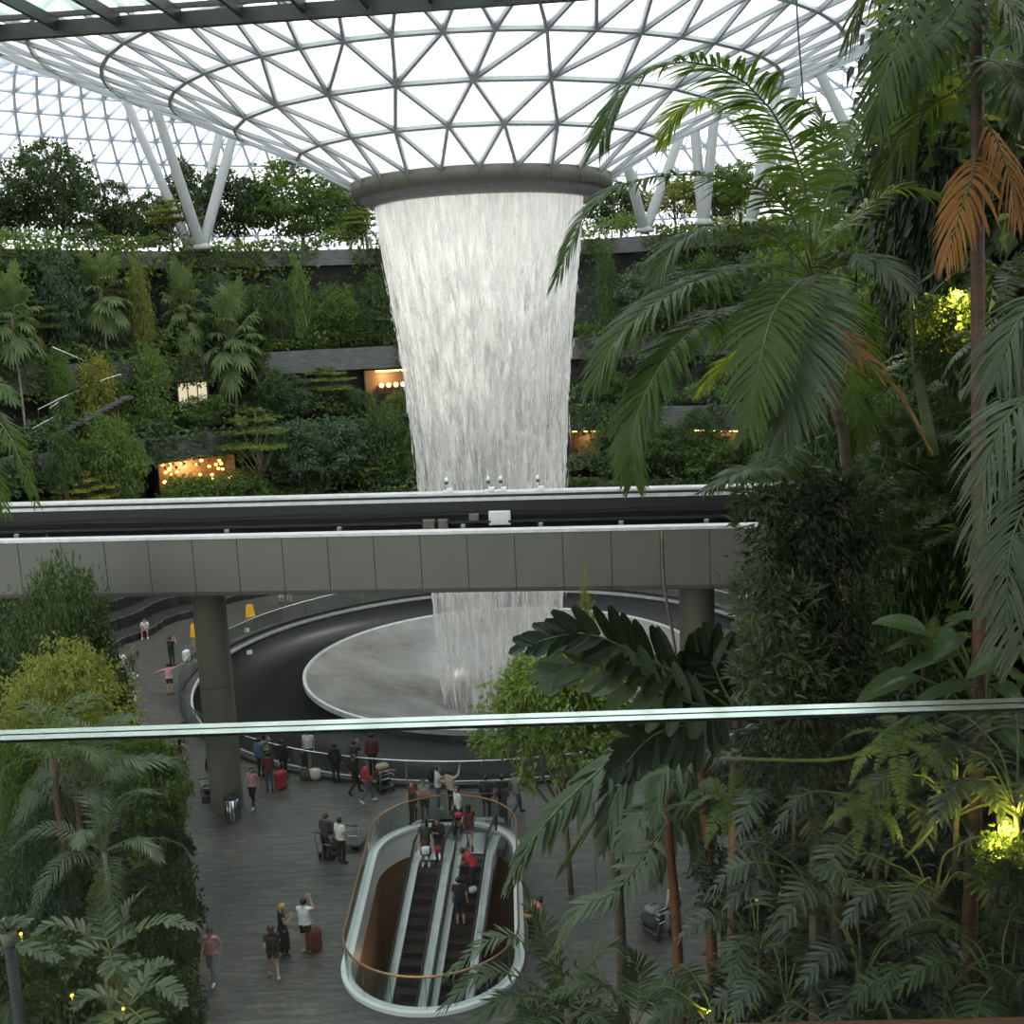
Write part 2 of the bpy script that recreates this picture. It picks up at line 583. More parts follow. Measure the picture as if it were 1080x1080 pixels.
def frond(mb, path, n=40, L=.4, w=.03, droop=.25, vee=.2, rad=.012, a0=70, a1=28, start=.14, rows=5, fold=0.0,
          lprof=None, jit=.06, up=(0, 0, 1), m=0, ms=1, prof=None, sides=(-1, 1), rib=None):
    """pinnate leaf along a curved midrib"""
    P = spline(path, 36)
    T = nrm(np.gradient(P, axis=0))
    t36 = np.linspace(0, 1, 36)
    U = np.array(up, float)
    S = np.cross(T, U)
    bad = np.linalg.norm(S, axis=1) < .25
    S = nrm(S)
    if bad.any():
        ok = np.where(~bad)[0]
        for i in np.where(bad)[0]:
            if len(ok):
                S[i] = S[ok[np.abs(ok - i).argmin()]]
    S = nrm(S - T * (S * T).sum(1, keepdims=True))
    for i in range(1, 36):
        if np.dot(S[i], S[i - 1]) < 0:
            S[i] = -S[i]
    N = np.cross(S, T)
    (rib or mb).tube(P[::3], np.linspace(rad, rad * .25, 12), 6, 0 if rib else ms)
    t = start + (1 - start) * (np.arange(n) + .5) / n
    if lprof is None:
        lprof = ([0, .12, .35, .7, 1], [.45, .8, 1, .8, .35])
    for sd in sides:
        tt = np.clip(t + rng.normal(0, .2 / n, n), 0, .999)
        g = lambda A: np.stack([np.interp(tt, t36, A[:, q]) for q in range(3)], 1)
        b, tv, sv, nv = g(P), nrm(g(T)), nrm(g(S)), nrm(g(N))
        a = np.radians(np.interp((tt - start) / (1 - start), [0, 1], [a0, a1]) + rng.normal(0, 60 * jit, n))
        v = vee + rng.normal(0, jit * 1.5, n)
        D = nrm(np.cos(a)[:, None] * tv + np.sin(a)[:, None] * (sd * sv * np.cos(v)[:, None] + nv * np.sin(v)[:, None]))
        W = nrm(tv - D * (D * tv).sum(1, keepdims=True))
        LL = L * np.interp(tt, *lprof) * rng.uniform(1 - jit, 1 + jit, n)
        strips(mb, b, D, W, LL, w * (LL / L) ** .3, droop * rng.uniform(.7, 1.3, n), rows, fold, prof, m)


def leaf_blade(mb, base, d, nrmv, L, W, bend=.25, fold=.12, rows=9, m=0, heart=False):
    """one broad ovate leaf"""
    d = nrm(d)
    side = nrm(np.cross(d, nrmv))
    n = np.cross(side, d)
    s = np.linspace(0, 1, rows)
    pw = np.interp(s, [0, .08, .3, .55, .8, .93, 1], [.12, .5, .95, 1, .62, .28, .02] if not heart else [.5, .9, 1, .85, .5, .22, .02])
    cols = np.linspace(-1, 1, 7)
    G = []
    for si, pi in zip(s, pw):
        c = np.array(base) + d * L * si - n * L * bend * si ** 2 * .5
        c = c - np.array([0, 0, 1]) * L * bend * si ** 2 * .7
        G.append([c + side * W / 2 * pi * q + n * W * pi * fold * (abs(q) ** 1.3) + n * .012 * W * math.sin(si * 30) * abs(q) for q in cols])
    mb.grid(G, m)


def fan_leaf(mb, c, ax, nv, R, n=24, spread=150, droop=.3, m=0, wid=None, inner=.0):
    """palmate leaf: segments radiate from the hastula"""
    ax, nv = nrm(ax), nrm(nv)
    sd = nrm(np.cross(ax, nv))
    nv = np.cross(sd, ax)
    a = np.radians(np.linspace(-spread, spread, n))
    D = np.cos(a)[:, None] * ax + np.sin(a)[:, None] * sd
    D = nrm(D + nv * .12)
    W = nrm(-np.sin(a)[:, None] * ax + np.cos(a)[:, None] * sd)
    LL = R * (.72 + .28 * np.cos(a / 2)) * rng.uniform(.92, 1.05, n)
    wd = wid or 2 * R * .62 * math.sin(math.radians(spread) / n) * 1.15
    strips(mb, np.repeat(np.array(c)[None], n, 0) + D * inner, D, W, LL, wd, droop * rng.uniform(.7, 1.4, n), 6, .16,
           np.array([.06, .4, .85, 1, .55, .04]), m)


def leaf_cloud(mb, pos, out, L, W, m=0, droop=.4, flat=0.0):
    """many small pointed leaves at POS pointing roughly along OUT"""
    k = len(pos)
    D = nrm(out + rng.normal(0, .55, (k, 3)) + np.array([0, 0, -droop]))
    if flat:
        D[:, 2] *= (1 - flat)
        D = nrm(D)
    up = nrm(rng.normal(0, .55, (k, 3)) + np.array([0, 0, 1.0]))
    W_ = nrm(np.cross(D, up))
    Nn = np.cross(W_, D)
    LL = L * rng.uniform(.6, 1.25, k)
    WW = W * rng.uniform(.7, 1.2, k)
    p0 = pos
    p3 = pos + D * LL[:, None] - Nn * (LL * .12)[:, None]
    pm = pos + D * (LL * .45)[:, None]
    a = pm + W_ * (WW / 2)[:, None] + Nn * (WW * .12)[:, None]
    b = pm - W_ * (WW / 2)[:, None] + Nn * (WW * .12)[:, None]
    V = np.stack([p0, a, p3, b], 1)
    F = np.arange(k * 4).reshape(k, 4)
    mb.add(V, F, m)


def blob_points(blobs, ncl, per, spread=.16, shell=.55):
    """leaf positions in clumps over a union of ellipsoids -> pos, outward"""
    P, O = [], []
    wts = np.array([b[1][0] * b[1][1] + b[1][2] ** 2 for b in blobs])
    wts = wts / wts.sum()
    for (c, r), w in zip(blobs, wts):
        k = max(3, int(ncl * w))
        d = nrm(rng.normal(0, 1, (k, 3)))
        rad = shell + (1 - shell) * rng.random(k) ** .6
        cc = np.array(c) + d * np.array(r) * rad[:, None]
        pp = cc[:, None] + rng.normal(0, spread, (k, per, 3)) * np.array(r)
        oo = np.repeat(d[:, None], per, 1)
        P.append(pp.reshape(-1, 3))
        O.append(oo.reshape(-1, 3))
    return np.concatenate(P), np.concatenate(O)


def limbs(mb, base, tops, r0, m=0, bow=.08):
    """trunk with branches reaching into the crown"""
    base = np.array(base, float)
    for i, t in enumerate(tops):
        t = np.array(t, float)
        f = base + (t - base) * (0 if i == 0 else .45) * np.array([.15, .15, 1])
        mid = (f + t) / 2 + rng.normal(0, bow, 3) * np.array([1, 1, .3])
        rr_ = r0 if i == 0 else r0 * .5
        mb.tube(spline([f, mid, t], 7), np.linspace(rr_, rr_ * .3, 7), 6, m)


TREES = {}


def tree_kind(kind, leaf, bark, seed, fine=1.0):
    """unit tree: height 1, crown about 1 wide; cached as two shared meshes"""
    global rng
    keep = rng
    rng = np.random.default_rng(seed)
    cr, tr = MB(), MB()
    nf = fine ** -1.5
    if kind == 'round':
        bl = [((0, 0, .66), (.38, .38, .29)), ((.05, .02, .88), (.24, .24, .12)), ((0, 0, .36), (.34, .34, .14))]
        for k in range(7):
            a = k * 2 * PI / 7 + rng.random()
            bl.append(((.3 * math.cos(a), .3 * math.sin(a), .40 + .42 * rng.random()), (.22, .22, .15)))
        P, O = blob_points(bl, int(200 * nf), 30, .17)
        leaf_cloud(cr, P, O, .058 * fine, .032 * fine, 0)
        limbs(tr, (0, 0, 0), [(0, 0, .8)] + [(b[0][0] * .9, b[0][1] * .9, b[0][2]) for b in bl[1:]], .022)
    elif kind == 'umbrella':
        bl = []
        for z, r in ((.62, .5), (.76, .42), (.88, .3), (.97, .14)):
            for k in range(7):
                a = k * 2 * PI / 7 + rng.random()
                q = r * (.3 + .6 * rng.random())
                bl.append(((q * math.cos(a), q * math.sin(a), z + .03 * rng.random()), (r * .42, r * .42, .022)))
        P, O = blob_points(bl, int(150 * nf), 26, .22, .1)
        leaf_cloud(cr, P, O * np.array([1, 1, .1]), .052 * fine, .026 * fine, 0, droop=.0, flat=.5)
        limbs(tr, (0, 0, 0), [(0, 0, .98)] + [(b[0][0], b[0][1], b[0][2] - .01) for b in bl[::2]], .016, bow=.02)
    elif kind == 'column':
        bl = [((0, 0, .55), (.34, .34, .44)), ((.08, 0, .25), (.36, .36, .2)), ((-.06, .05, .8), (.24, .24, .18))]
        P, O = blob_points(bl, int(130 * nf), 26, .2)
        leaf_cloud(cr, P, O, .065 * fine, .036 * fine, 0)
        limbs(tr, (0, 0, 0), [(0, 0, .9), (.15, .1, .6), (-.15, .05, .7)], .018)
    elif kind == 'loose':
        bl = []
        for k in range(11):
            a = k * 2.4
            z = .45 + .5 * k / 11
            q = .33 * (1.15 - z) * 1.3
            bl.append(((q * math.cos(a), q * math.sin(a), z), (.17, .17, .09)))
        P, O = blob_points(bl, int(100 * nf), 26, .25, .2)
        leaf_cloud(cr, P, O, .068 * fine, .032 * fine, 0, droop=.5)
        limbs(tr, (0, 0, 0), [(0, 0, .97)] + [b[0] for b in bl], .017, bow=.03)
    elif kind == 'shrub':
        bl = [((0, 0, .45), (.42, .42, .42))]
        for k in range(6):
            a = k * PI / 3 + rng.random()
            bl.append(((.3 * math.cos(a), .3 * math.sin(a), .25 + .45 * rng.random()), (.24, .24, .24)))
        P, O = blob_points(bl, int(110 * nf), 22, .2)
        P[:, 2] = np.abs(P[:, 2])
        leaf_cloud(cr, P, O, .11 * fine, .056 * fine, 0)
        limbs(tr, (0, 0, 0), [(0, 0, .7), (.25, .1, .6), (-.2, .2, .6), (0, -.25, .6)], .02)
    elif kind == 'fanpalm':
        for k in range(34):
            a = k * 2.4 + rng.random() * .3
            el = math.radians(66 - 3.5 * k + rng.normal(0, 6))
            d = np.array([math.cos(a) * math.cos(el), math.sin(a) * math.cos(el), math.sin(el)])
            c0 = np.array([0, 0, .84 + .02 * (1 - k / 34)])
            c1 = c0 + d * .24 * (.8 + .4 * rng.random()) + np.array([0, 0, .01])
            cr.tube([c0, (c0 + c1) / 2 + np.array([0, 0, .012]), c1], [.004, .003, .003], 5, 1)
            fan_leaf(cr, c1, d + np.array([0, 0, -.12]), np.array([0, 0, 1.0]) + d * .4, .155, 18, 150, .35, 0)
        tr.tube(spline([(0, 0, 0), (.012, .006, .4), (0, 0, .86)], 9), np.linspace(.017, .013, 9), 8)
        tr.ellipsoid((0, 0, .82), (.025, .025, .06), 8, 6)
    me = (cr.mesh(kind + '_crown', [leaf, M['stem']]), tr.mesh(kind + '_trunk', bark, True))
    rng = keep
    return me


def plant_tree(kind, leaf, bark, base, h, w, label, name='garden_tree', group=None, seed=0, rz=None, cat='tree', fine=.8):
    key = (kind, leaf, bark, seed, fine)
    if key not in TREES:
        TREES[key] = tree_kind(kind, M[leaf], M[bark], 100 + seed + sum(map(ord, kind)), fine)
    cm, tm = TREES[key]
    r = empty(name, base, rng.random() * 6.28 if rz is None else rz)
    r.scale = (w, w, h)
    tag(r, label, cat, group)
    o = link('crown' if kind != 'shrub' else 'foliage', cm, r)
    link('trunk' if kind != 'shrub' else 'stem', tm, r)
    return r


FROND_CACHE = {}


def arc_frond_mesh(key, mat, fl=2.2, rise=.5, fall=.9, **kw):
    """a reusable arching frond growing along +X from the origin"""
    if key not in FROND_CACHE:
        mb = MB()
        path = [(0, 0, 0), (.3 * fl, 0, rise * .75), (.6 * fl, 0, rise), (.85 * fl, 0, rise - fall * .35), (fl, 0, rise - fall)]
        frond(mb, path, **kw)
        FROND_CACHE[key] = mb.mesh('frond', [M[mat], M['stem']], False)
    return FROND_CACHE[key]


def feather_palm(base, h, nf, flen, label, mat='palm', bark='bark_red', tr=.07, name='feather_palm', group=None, shaft=None, lean=(0, 0),
                 el=(62, -35), key='std', rz=0.0, tilt=.3, **kw):
    r = empty(name, base)
    tag(r, label, 'palm', group)
    top = np.array([lean[0], lean[1], h])
    t = MB().tube(spline([(0, 0, 0), (top[0] * .35, top[1] * .35, h * .5), top], 12), np.linspace(tr * 1.2, tr * .85, 12), 10)
    for q in range(int(h / .28)):
        z = q * .28 + .1
        u = z / h
        x, y = top[0] * u ** 1.6, top[1] * u ** 1.6
    t.build('trunk', M[bark], r, True)
    if shaft:
        MB().tube([top - np.array([0, 0, .05]), top + np.array([0, 0, .25]), top + np.array([0, 0, .6])], [tr * 1.15, tr * 1.2, tr * .6], 10).build('crownshaft', M[shaft], r, True)
        top = top + np.array([0, 0, .5])
    variants = []
    for v, (ri, fa) in enumerate(((.45, .75), (.35, 1.05), (.2, .55))):
        variants.append(arc_frond_mesh((key, mat, flen, v), mat, flen, ri * flen * .45, fa * flen * .5, **kw))
    for k in range(nf):
        o = link('frond', variants[k % 3], r)
        o.location = tuple(top)
        e = math.radians(el[0] + (el[1] - el[0]) * k / max(1, nf - 1))
        o.rotation_mode = 'XYZ'
        o.rotation_euler = (rng.normal(0, tilt), -e, rz + k * 2.399)
    return r


def hill_leaves(name, label, pos, out, L, W, mats, kinds_n, cat='foliage', droop=.4):
    """dense uncountable planting as one object"""
    mb = MB()
    k = len(pos)
    which = rng.integers(0, kinds_n, k)
    cl = noise3(pos * .45)
    which = np.clip(((cl + rng.normal(0, .25, k)) * .5 + .5) * kinds_n, 0, kinds_n - 1).astype(int)
    for q in range(kinds_n):
        s = which == q
        if s.any():
            leaf_cloud(mb, pos[s], out[s], L, W, q, droop)
    return tag(mb.build(name, [M[x] for x in mats]), label, cat, None, 'stuff')


def noise3(p):
    """cheap smooth value in -1..1 that varies over space"""
    x, y, z = p[:, 0], p[:, 1], p[:, 2]
    return (np.sin(x * 1.7 + 1.3 * np.sin(y * .9 + z)) + np.sin(y * 1.9 - .7 * z + 2 * np.sin(x * .6)) + np.sin(z * 2.3 + x * .8 - y * .5)) / 3

# ================================================================== LIGHT
w = bpy.data.worlds.new('sky')
sc.world = w
w.use_nodes = True
nt = w.node_tree
nt.nodes.clear()
wo = nt.nodes.new('ShaderNodeOutputWorld')
bg = nt.nodes.new('ShaderNodeBackground')
tc = nt.nodes.new('ShaderNodeTexCoord')
sx = nt.nodes.new('ShaderNodeSeparateXYZ')
nt.links.new(tc.outputs['Generated'], sx.inputs[0])
cl = noise(nt, tc.outputs['Generated'], 3.0, 5, .55)
ad = nt.nodes.new('ShaderNodeMath')
ad.operation = 'MULTIPLY_ADD'
nt.links.new(cl, ad.inputs[0])
ad.inputs[1].default_value = .5
nt.links.new(sx.outputs[2], ad.inputs[2])
nt.links.new(ramp(nt, ad.outputs[0], [(.0, (.34, .36, .37)), (.25, (1.0, .99, .96)), (.6, (1, 1, .985)), (1.0, (.88, .94, 1.0))]), bg.inputs[0])
bg.inputs[1].default_value = 2.7
nt.links.new(bg.outputs[0], wo.inputs[0])

sun_d = bpy.data.lights.new('sun', 'SUN')
sun_d.energy = 2.4
sun_d.angle = math.radians(9)
sun_d.color = (1.0, .93, .80)
sun = bpy.data.objects.new('sun', sun_d)
C.objects.link(sun)
sun.rotation_euler = Vector((-.42, -.55, -.9)).to_track_quat('-Z', 'Y').to_euler()

sc.view_settings.view_transform = 'Standard'
sc.view_settings.look = 'None'
sc.view_settings.exposure = 0.0
sc.view_settings.gamma = 1.0
sc.view_settings.use_curve_mapping = False
cy = sc.cycles
cy.max_bounces = 8
cy.diffuse_bounces = 3
cy.glossy_bounces = 3
cy.transmission_bounces = 6
cy.transparent_max_bounces = 40
cy.sample_clamp_indirect = 6
cy.caustics_reflective = False
cy.caustics_refractive = False
cy.use_denoising = True
try:
    cy.denoiser = 'OPENIMAGEDENOISE'
except Exception:
    pass

# ================================================================== ROOF
AX = np.array([-.79, 59.4])
PR = np.array([(6.57, 24.8), (9.14, 26.26), (12.05, 27.5), (14.9, 28.7), (17.8, 29.8), (22, 31.4), (27, 33.4), (32, 35.4), (37, 37.4),
               (42, 39.2), (47, 40.3), (52, 40.8), (57, 40.2), (62, 38.6), (67, 35.8), (72, 31.6), (76, 26.8), (79, 21.5), (81, 15), (82, 8), (82.4, 0)])
dl = np.concatenate([[0], np.cumsum(np.hypot(*np.diff(PR, axis=0).T))])


def roof_pt(s, a):
    r, z = np.interp(s, dl, PR[:, 0]), np.interp(s, dl, PR[:, 1])
    return np.stack([AX[0] + r * np.cos(a), AX[1] + r * np.sin(a), np.broadcast_to(z, np.shape(a))], -1)


def roof_n(s, a):
    e = .3
    p = (np.interp(s + e, dl, PR[:, 0]) - np.interp(s - e, dl, PR[:, 0]), np.interp(s + e, dl, PR[:, 1]) - np.interp(s - e, dl, PR[:, 1]))
    l = math.hypot(*p)
    nr, nz = -p[1] / l, p[0] / l
    return np.stack([nr * np.cos(a), nr * np.sin(a), np.broadcast_to(nz, np.shape(a))], -1)


roof = empty('ceiling', (AX[0], AX[1], 0))
tag(roof, kind='structure')
ss = [dl[0], dl[1], dl[2], dl[3], dl[4]]
while ss[-1] < dl[-1] - 2.2:
    ss.append(ss[-1] + 3.15)
ss[-1] = dl[-1]


def count(i):
    r = np.interp(ss[i], dl, PR[:, 0])
    return 24 if i < 3 else 48 if r < 27 else 96 if r < 54 else 192


YMIN = -6
glass = MB()
nets = {}
rings_done = 0
for i in range(len(ss)):
    n = count(i)
    off = (i % 2) * .5
    a = (np.arange(n) + off) * 2 * PI / n
    P, N = roof_pt(ss[i], a), roof_n(ss[i], a)
    Q = np.roll(P, -1, 0)
    keep = (P[:, 1] > YMIN) & (P[:, 2] > -1)
    big = ss[i] < dl[6]
    rb = MB()
    if i > 0 and keep.any():
        rb.beams(P[keep], Q[keep], N[keep], .16 if big else .20, .32 if big else .36)
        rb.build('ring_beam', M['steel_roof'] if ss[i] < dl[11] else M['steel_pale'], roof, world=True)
    if i + 1 < len(ss):
        n2 = count(i + 1)
        off2 = ((i + 1) % 2) * .5
        lat = nets.setdefault('inner' if i < 6 else 'crest' if ss[i] < dl[13] else 'outer', MB())
        a2 = (np.arange(n2) + off2) * 2 * PI / n2
        P2 = roof_pt(ss[i + 1], a2)
        A_, B_, NN = [], [], []
        if n2 == n:
            # node j of ring i sits between two nodes of ring i+1
            j = np.arange(n)
            lo = (j - 1) % n if off2 > off else j
            hi = j if off2 > off else (j + 1) % n
            for t in (lo, hi):
                A_.append(P); B_.append(P2[t]); NN.append(N)
            glass.add(np.concatenate([P, P2[lo], P2[hi]]), np.stack([j, n + j, 2 * n + j], 1))
            glass.add(np.concatenate([P, Q, P2[hi]]), np.stack([j, n + j, 2 * n + j], 1))
        else:
            j = np.arange(n)
            base = np.round((a / (2 * PI)) * n2 - off2).astype(int)
            d0 = (a / (2 * PI)) * n2 - off2
            c0 = np.floor(d0 + .26).astype(int)
            ts = [c0 - 1, c0, c0 + 1] if abs((d0 - np.round(d0))[0]) < .3 else [np.floor(d0).astype(int), np.floor(d0).astype(int) + 1, np.floor(d0).astype(int) + 2]
            for t in ts:
                A_.append(P); B_.append(P2[t % n2]); NN.append(N)
            for q in range(2):
                glass.add(np.concatenate([P, P2[ts[q] % n2], P2[ts[q + 1] % n2]]), np.stack([j, n + j, 2 * n + j], 1))
            glass.add(np.concatenate([P, Q, P2[ts[2] % n2]]), np.stack([j, n + j, 2 * n + j], 1))
            if abs(((ts[0] + n2 // n) - ts[2])[0]) == 0:
                pass
        A_, B_, NN = np.concatenate(A_), np.concatenate(B_), np.concatenate(NN)
        k = (A_[:, 1] > YMIN) & (B_[:, 1] > YMIN)
        if k.any():
            w1 = np.zeros(len(A_), bool)
            w1[:n] = True
            for sel, wd_ in ((w1 & k, .24), (~w1 & k, .08)):
                if sel.any():
                    lat.beams(A_[sel], B_[sel], NN[sel], .13 if big else wd_, .32 if big else .5)
for nm, l in nets.items():
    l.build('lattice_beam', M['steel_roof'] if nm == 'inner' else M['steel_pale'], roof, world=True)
glass.build('roof_glazing', M['roof_glass'], roof, world=True)

# oculus rim the water pours through
orim = MB().lathe([(6.62, 24.95), (6.66, 24.85), (6.60, 24.2), (6.45, 24.12), (6.2, 24.12), (6.2, 25.0), (6.62, 24.95)], (AX[0], AX[1], 0), 96)
rim = empty('oculus_rim', (AX[0], AX[1], 24.1))
tag(rim, 'dark grey metal ring around the roof opening above the waterfall', 'ring')
orim.build('upper_band', M['drum'], rim, True, True)
MB().lathe([(6.22, 24.14), (6.2, 24.05), (5.75, 23.72), (5.45, 23.70), (5.45, 24.5), (6.2, 24.5)], (AX[0], AX[1], 0), 96).build('lower_lip', M['drum_low'], rim, True, True)
for a in np.arange(0, 2 * PI, PI / 12):
    MB().box((AX[0] + 6.63 * math.cos(a), AX[1] + 6.63 * math.sin(a), 24.5), (.03, .03, .66), a).build('panel_joint', M['steel_dark'], rim, world=True)

# steel tree columns carrying the roof
def tree_column(base, tops, label):
    r = empty('roof_column', base)
    tag(r, label, 'column', 'branching steel roof columns')
    for t in tops:
        MB().tube([base, np.array(base) + (np.array(t) - np.array(base)) * .05, t], [.36, .42, .34], 14).build('strut', M['steel_white'], r, True, True)
    MB().lathe([(.0, 0), (.75, 0), (.7, .25), (.45, .5), (0, .5)], base, 16).build('base_plate', M['steel_white'], r, True, True)


PLAT = 24.25


def roof_z(x, y):
    return np.interp(np.hypot(x - AX[0], y - AX[1]), PR[:, 0], PR[:, 1])


def col_at(px, py, Y, tops, label):
    b = at_y(px, py, Y)
    base = (b[0], Y, PLAT)
    tt = []
    for (tx, ty, tY) in tops:
        t = at_y(tx, ty, tY)
        d = t - np.array(base)
        # continue up to the roof surface
        for s in np.linspace(.6, 2.2, 160):
            q = np.array(base) + d * s
            if q[2] > roof_z(q[0], q[1]) - .3:
                break
        tt.append(q)
    tree_column(base, tt, label)


col_at(212, 252, 90, [(164, 114, 86), (246, 143, 93)], 'thick V shaped white steel column left of the waterfall on the top terrace')
col_at(202, 252, 98, [(150, 146, 97), (229, 152, 101)], 'fainter V shaped white column just behind the thick one on the left')
col_at(680, 236, 93, [(655, 150, 90), (715, 150, 96)], 'V shaped pale column right of the waterfall behind the arching frond')
col_at(742, 232, 88, [(735, 160, 88), (760, 60, 86)], 'pale steel column rising behind the big feather palm')
col_at(790, 226, 90, [(840, 90, 88), (806, 160, 92)], 'pale steel column leaning right behind the palm crown')
col_at(936, 190, 84, [(866, 80, 82), (950, 90, 88)], 'pale steel column at the upper right between hanging palm fronds')

# ================================================================== FLOOR AND BASIN
OC, OR = np.array([-1.2, 57.6]), 15.6      # outer rim of the black basin
IR = 10.74                                  # rim of the funnel
WX0, WX1, WY0, WY1, WR = -5.2, -.42, 27.1, 38.3, 2.38   # escalator well


def circ(c, r, n=96, rev=False):
    a = np.arange(n) * 2 * PI / n
    return [(c[0] + r * math.cos(t), c[1] + r * math.sin(t)) for t in (a[::-1] if rev else a)]


def stadium(x0, x1, y0, y1, r, k=14):
    pts = []
    for cx, cyy, s in ((x1 - r, y0 + r, -PI / 2), (x1 - r, y1 - r, 0), (x0 + r, y1 - r, PI / 2), (x0 + r, y0 + r, PI)):
        for q in range(k + 1):
            t = s + PI / 2 * q / k
            pts.append((cx + r * math.cos(t), cyy + r * math.sin(t)))
    return pts


LX0, LX1, LY = -4.0, -.86, 36.5          # landing slab of the escalators inside the far end of the well
WPIV, WROT = np.array([-2.9, 36.0]), math.radians(-9)


def turn(x, y):
    c, s = math.cos(WROT), math.sin(WROT)
    d = np.array([x, y]) - WPIV
    return WPIV[0] + c * d[0] - s * d[1], WPIV[1] + s * d[0] + c * d[1]


def turn_root(o):
    x, y = turn(o.location[0], o.location[1])
    o.location[0], o.location[1] = x, y
    o.rotation_euler[2] += WROT


well = stadium(WX0, WX1, WY0, WY1, WR)
fm = MB().poly([[(-60, 2), (45, 2), (45, 125), (-60, 125)], circ(OC, OR), well], 0.0)
fm.box((*turn((LX0 + LX1) / 2, (LY + WY1) / 2 + .2), -.151), (LX1 - LX0, WY1 - LY + .4, .3), WROT)
fm.box((-5, -20, -.06), (110, 40, .12))
tag(fm.build('floor', M['floor']), kind='structure')

bs = MB()
n = 128
a = np.arange(n) * 2 * PI / n
def cring(c, r, z):
    return np.stack([c[0] + r * np.cos(a), c[1] + r * np.sin(a), np.full(n, z)], -1)
G = [cring(OC, OR, .0), cring(OC, OR - .02, -.25), cring(OC * .5 + AX * .5, (OR + IR) / 2 + .1, -1.05), cring(AX, IR + .35, -1.35), cring(AX, IR + .12, -.55)]
bs.grid(np.array(G)[:, ::-1], 0, True)
basin = empty('pool_basin', (OC[0], OC[1], 0))
tag(basin, 'sunken ring of polished black stone around the waterfall pool', 'basin')
bs.build('black_slope', M['black_stone'], basin, True, True)
MB().grid(np.array([cring(OC, OR + .07, .015), cring(OC, OR + .07, .05), cring(OC, OR - .03, .05), cring(OC, OR - .03, -.1)])[:, ::-1], 0, True).build('coping', M['fascia_edge'], basin, False, True)

# funnel (its own thing) with a thin water film
mwf, nt, out = newmat('water_film')
b = nt.nodes.new('ShaderNodeBsdfPrincipled')
nz = noise(nt, coords(nt, (.35, .35, .9)), 1.0, 6, .6)
nt.links.new(ramp(nt, nz, [(.3, (.14, .135, .12)), (.7, (.27, .275, .26))]), b.inputs['Base Color'])
b.inputs['Roughness'].default_value = .22
b.inputs['Specular IOR Level'].default_value = .7
bp = nt.nodes.new('ShaderNodeBump')
bp.inputs['Strength'].default_value = .12
nt.links.new(noise(nt, coords(nt, (3, 3, 3)), 1.0, 4), bp.inputs['Height'])
nt.links.new(bp.outputs[0], b.inputs['Normal'])
nt.links.new(b.outputs[0], out.inputs[0])
fun = empty('funnel_pool', (AX[0], AX[1], -.4))
tag(fun, 'round pale funnel pool wet with water under the waterfall', 'pool')
MB().lathe([(IR, -.40), (IR - .5, -.52), (9, -.80), (7.5, -1.1), (6, -1.45), (4.5, -1.95), (3.3, -2.7), (2.5, -4), (2.1, -6.5), (2.0, -9)], (AX[0], AX[1], 0), 128).build('funnel', mwf, fun, True, True)
MB().lathe([(IR + .14, -.62), (IR + .14, -.36), (IR, -.34), (IR - .06, -.42)], (AX[0], AX[1], 0), 128).build('rim', M['fascia_edge'], fun, False, True)

# curved glass railing around the basin
rail = empty('basin_railing', (OC[0], OC[1] - OR, 0))
tag(rail, 'curved glass railing with thin steel top rail around the black basin', 'railing')
RR = OR + .55
MB().lathe([(RR - .012, .12), (RR + .012, .12), (RR + .012, 1.05), (RR - .012, 1.05), (RR - .012, .12)], (OC[0], OC[1], 0), 160).build('glass_panel', M['glass'], rail, False, True)
MB().lathe([(RR + .028 * math.cos(t), 1.09 + .028 * math.sin(t)) for t in np.linspace(0, 2 * PI, 9)], (OC[0], OC[1], 0), 160).build('top_rail', M['chrome'], rail, True, True)
MB().lathe([(RR - .05, 0), (RR - .05, .14), (RR + .05, .14), (RR + .05, 0)], (OC[0], OC[1], 0), 160, flip=True).build('base_channel', M['steel_dark'], rail, False, True)
for q in range(24):
    t = q * PI / 12 + .05
    MB().box((OC[0] + RR * math.cos(t), OC[1] + RR * math.sin(t), .56), (.05, .05, 1.06), t).build('post', M['chrome'], rail, False, True)

# ================================================================== WATERFALL
WA = np.array([-.98, 59.4])
WP = np.array([(24.3, 5.36), (23.2, 5.28), (21.5, 5.1), (19.5, 4.83), (17, 4.52), (14, 4.2), (9.3, 3.82), (3, 3.5), (-2, 3.3), (-3.2, 3.2)])
wr = lambda z: np.interp(-np.asarray(z), -WP[:, 0], WP[:, 1])
fallr = empty('waterfall', (WA[0], WA[1], -2))
tag(fallr, 'tall round curtain of white water falling from the roof opening into the pool', 'waterfall', None, 'stuff')


def shell(k, dr, seed):
    g = np.random.default_rng(seed)
    nz_, na = 110, 200
    zs = np.linspace(24.3, -2.6, nz_)
    th = np.arange(na) * 2 * PI / na
    A_ = g.normal(0, 1, (na,))
    A_ = (A_ + np.roll(A_, 1) + np.roll(A_, -1)) / 3
    B_ = g.normal(0, 1, (nz_, na))
    for _ in range(4):
        B_ = (B_ + np.roll(B_, 1, 0) + np.roll(B_, -1, 0)) / 3
    B_ = (B_ + np.roll(B_, 1, 1)) / 2
    fall = np.clip((24.3 - zs) / 12, 0, 1)[:, None]
    R = wr(zs)[:, None] + dr * (1 + fall) + fall * (A_ * .05 + B_ * .16)
    return np.stack([WA[0] + R * np.cos(th), WA[1] + R * np.sin(th), np.repeat(zs[:, None], na, 1)], -1)


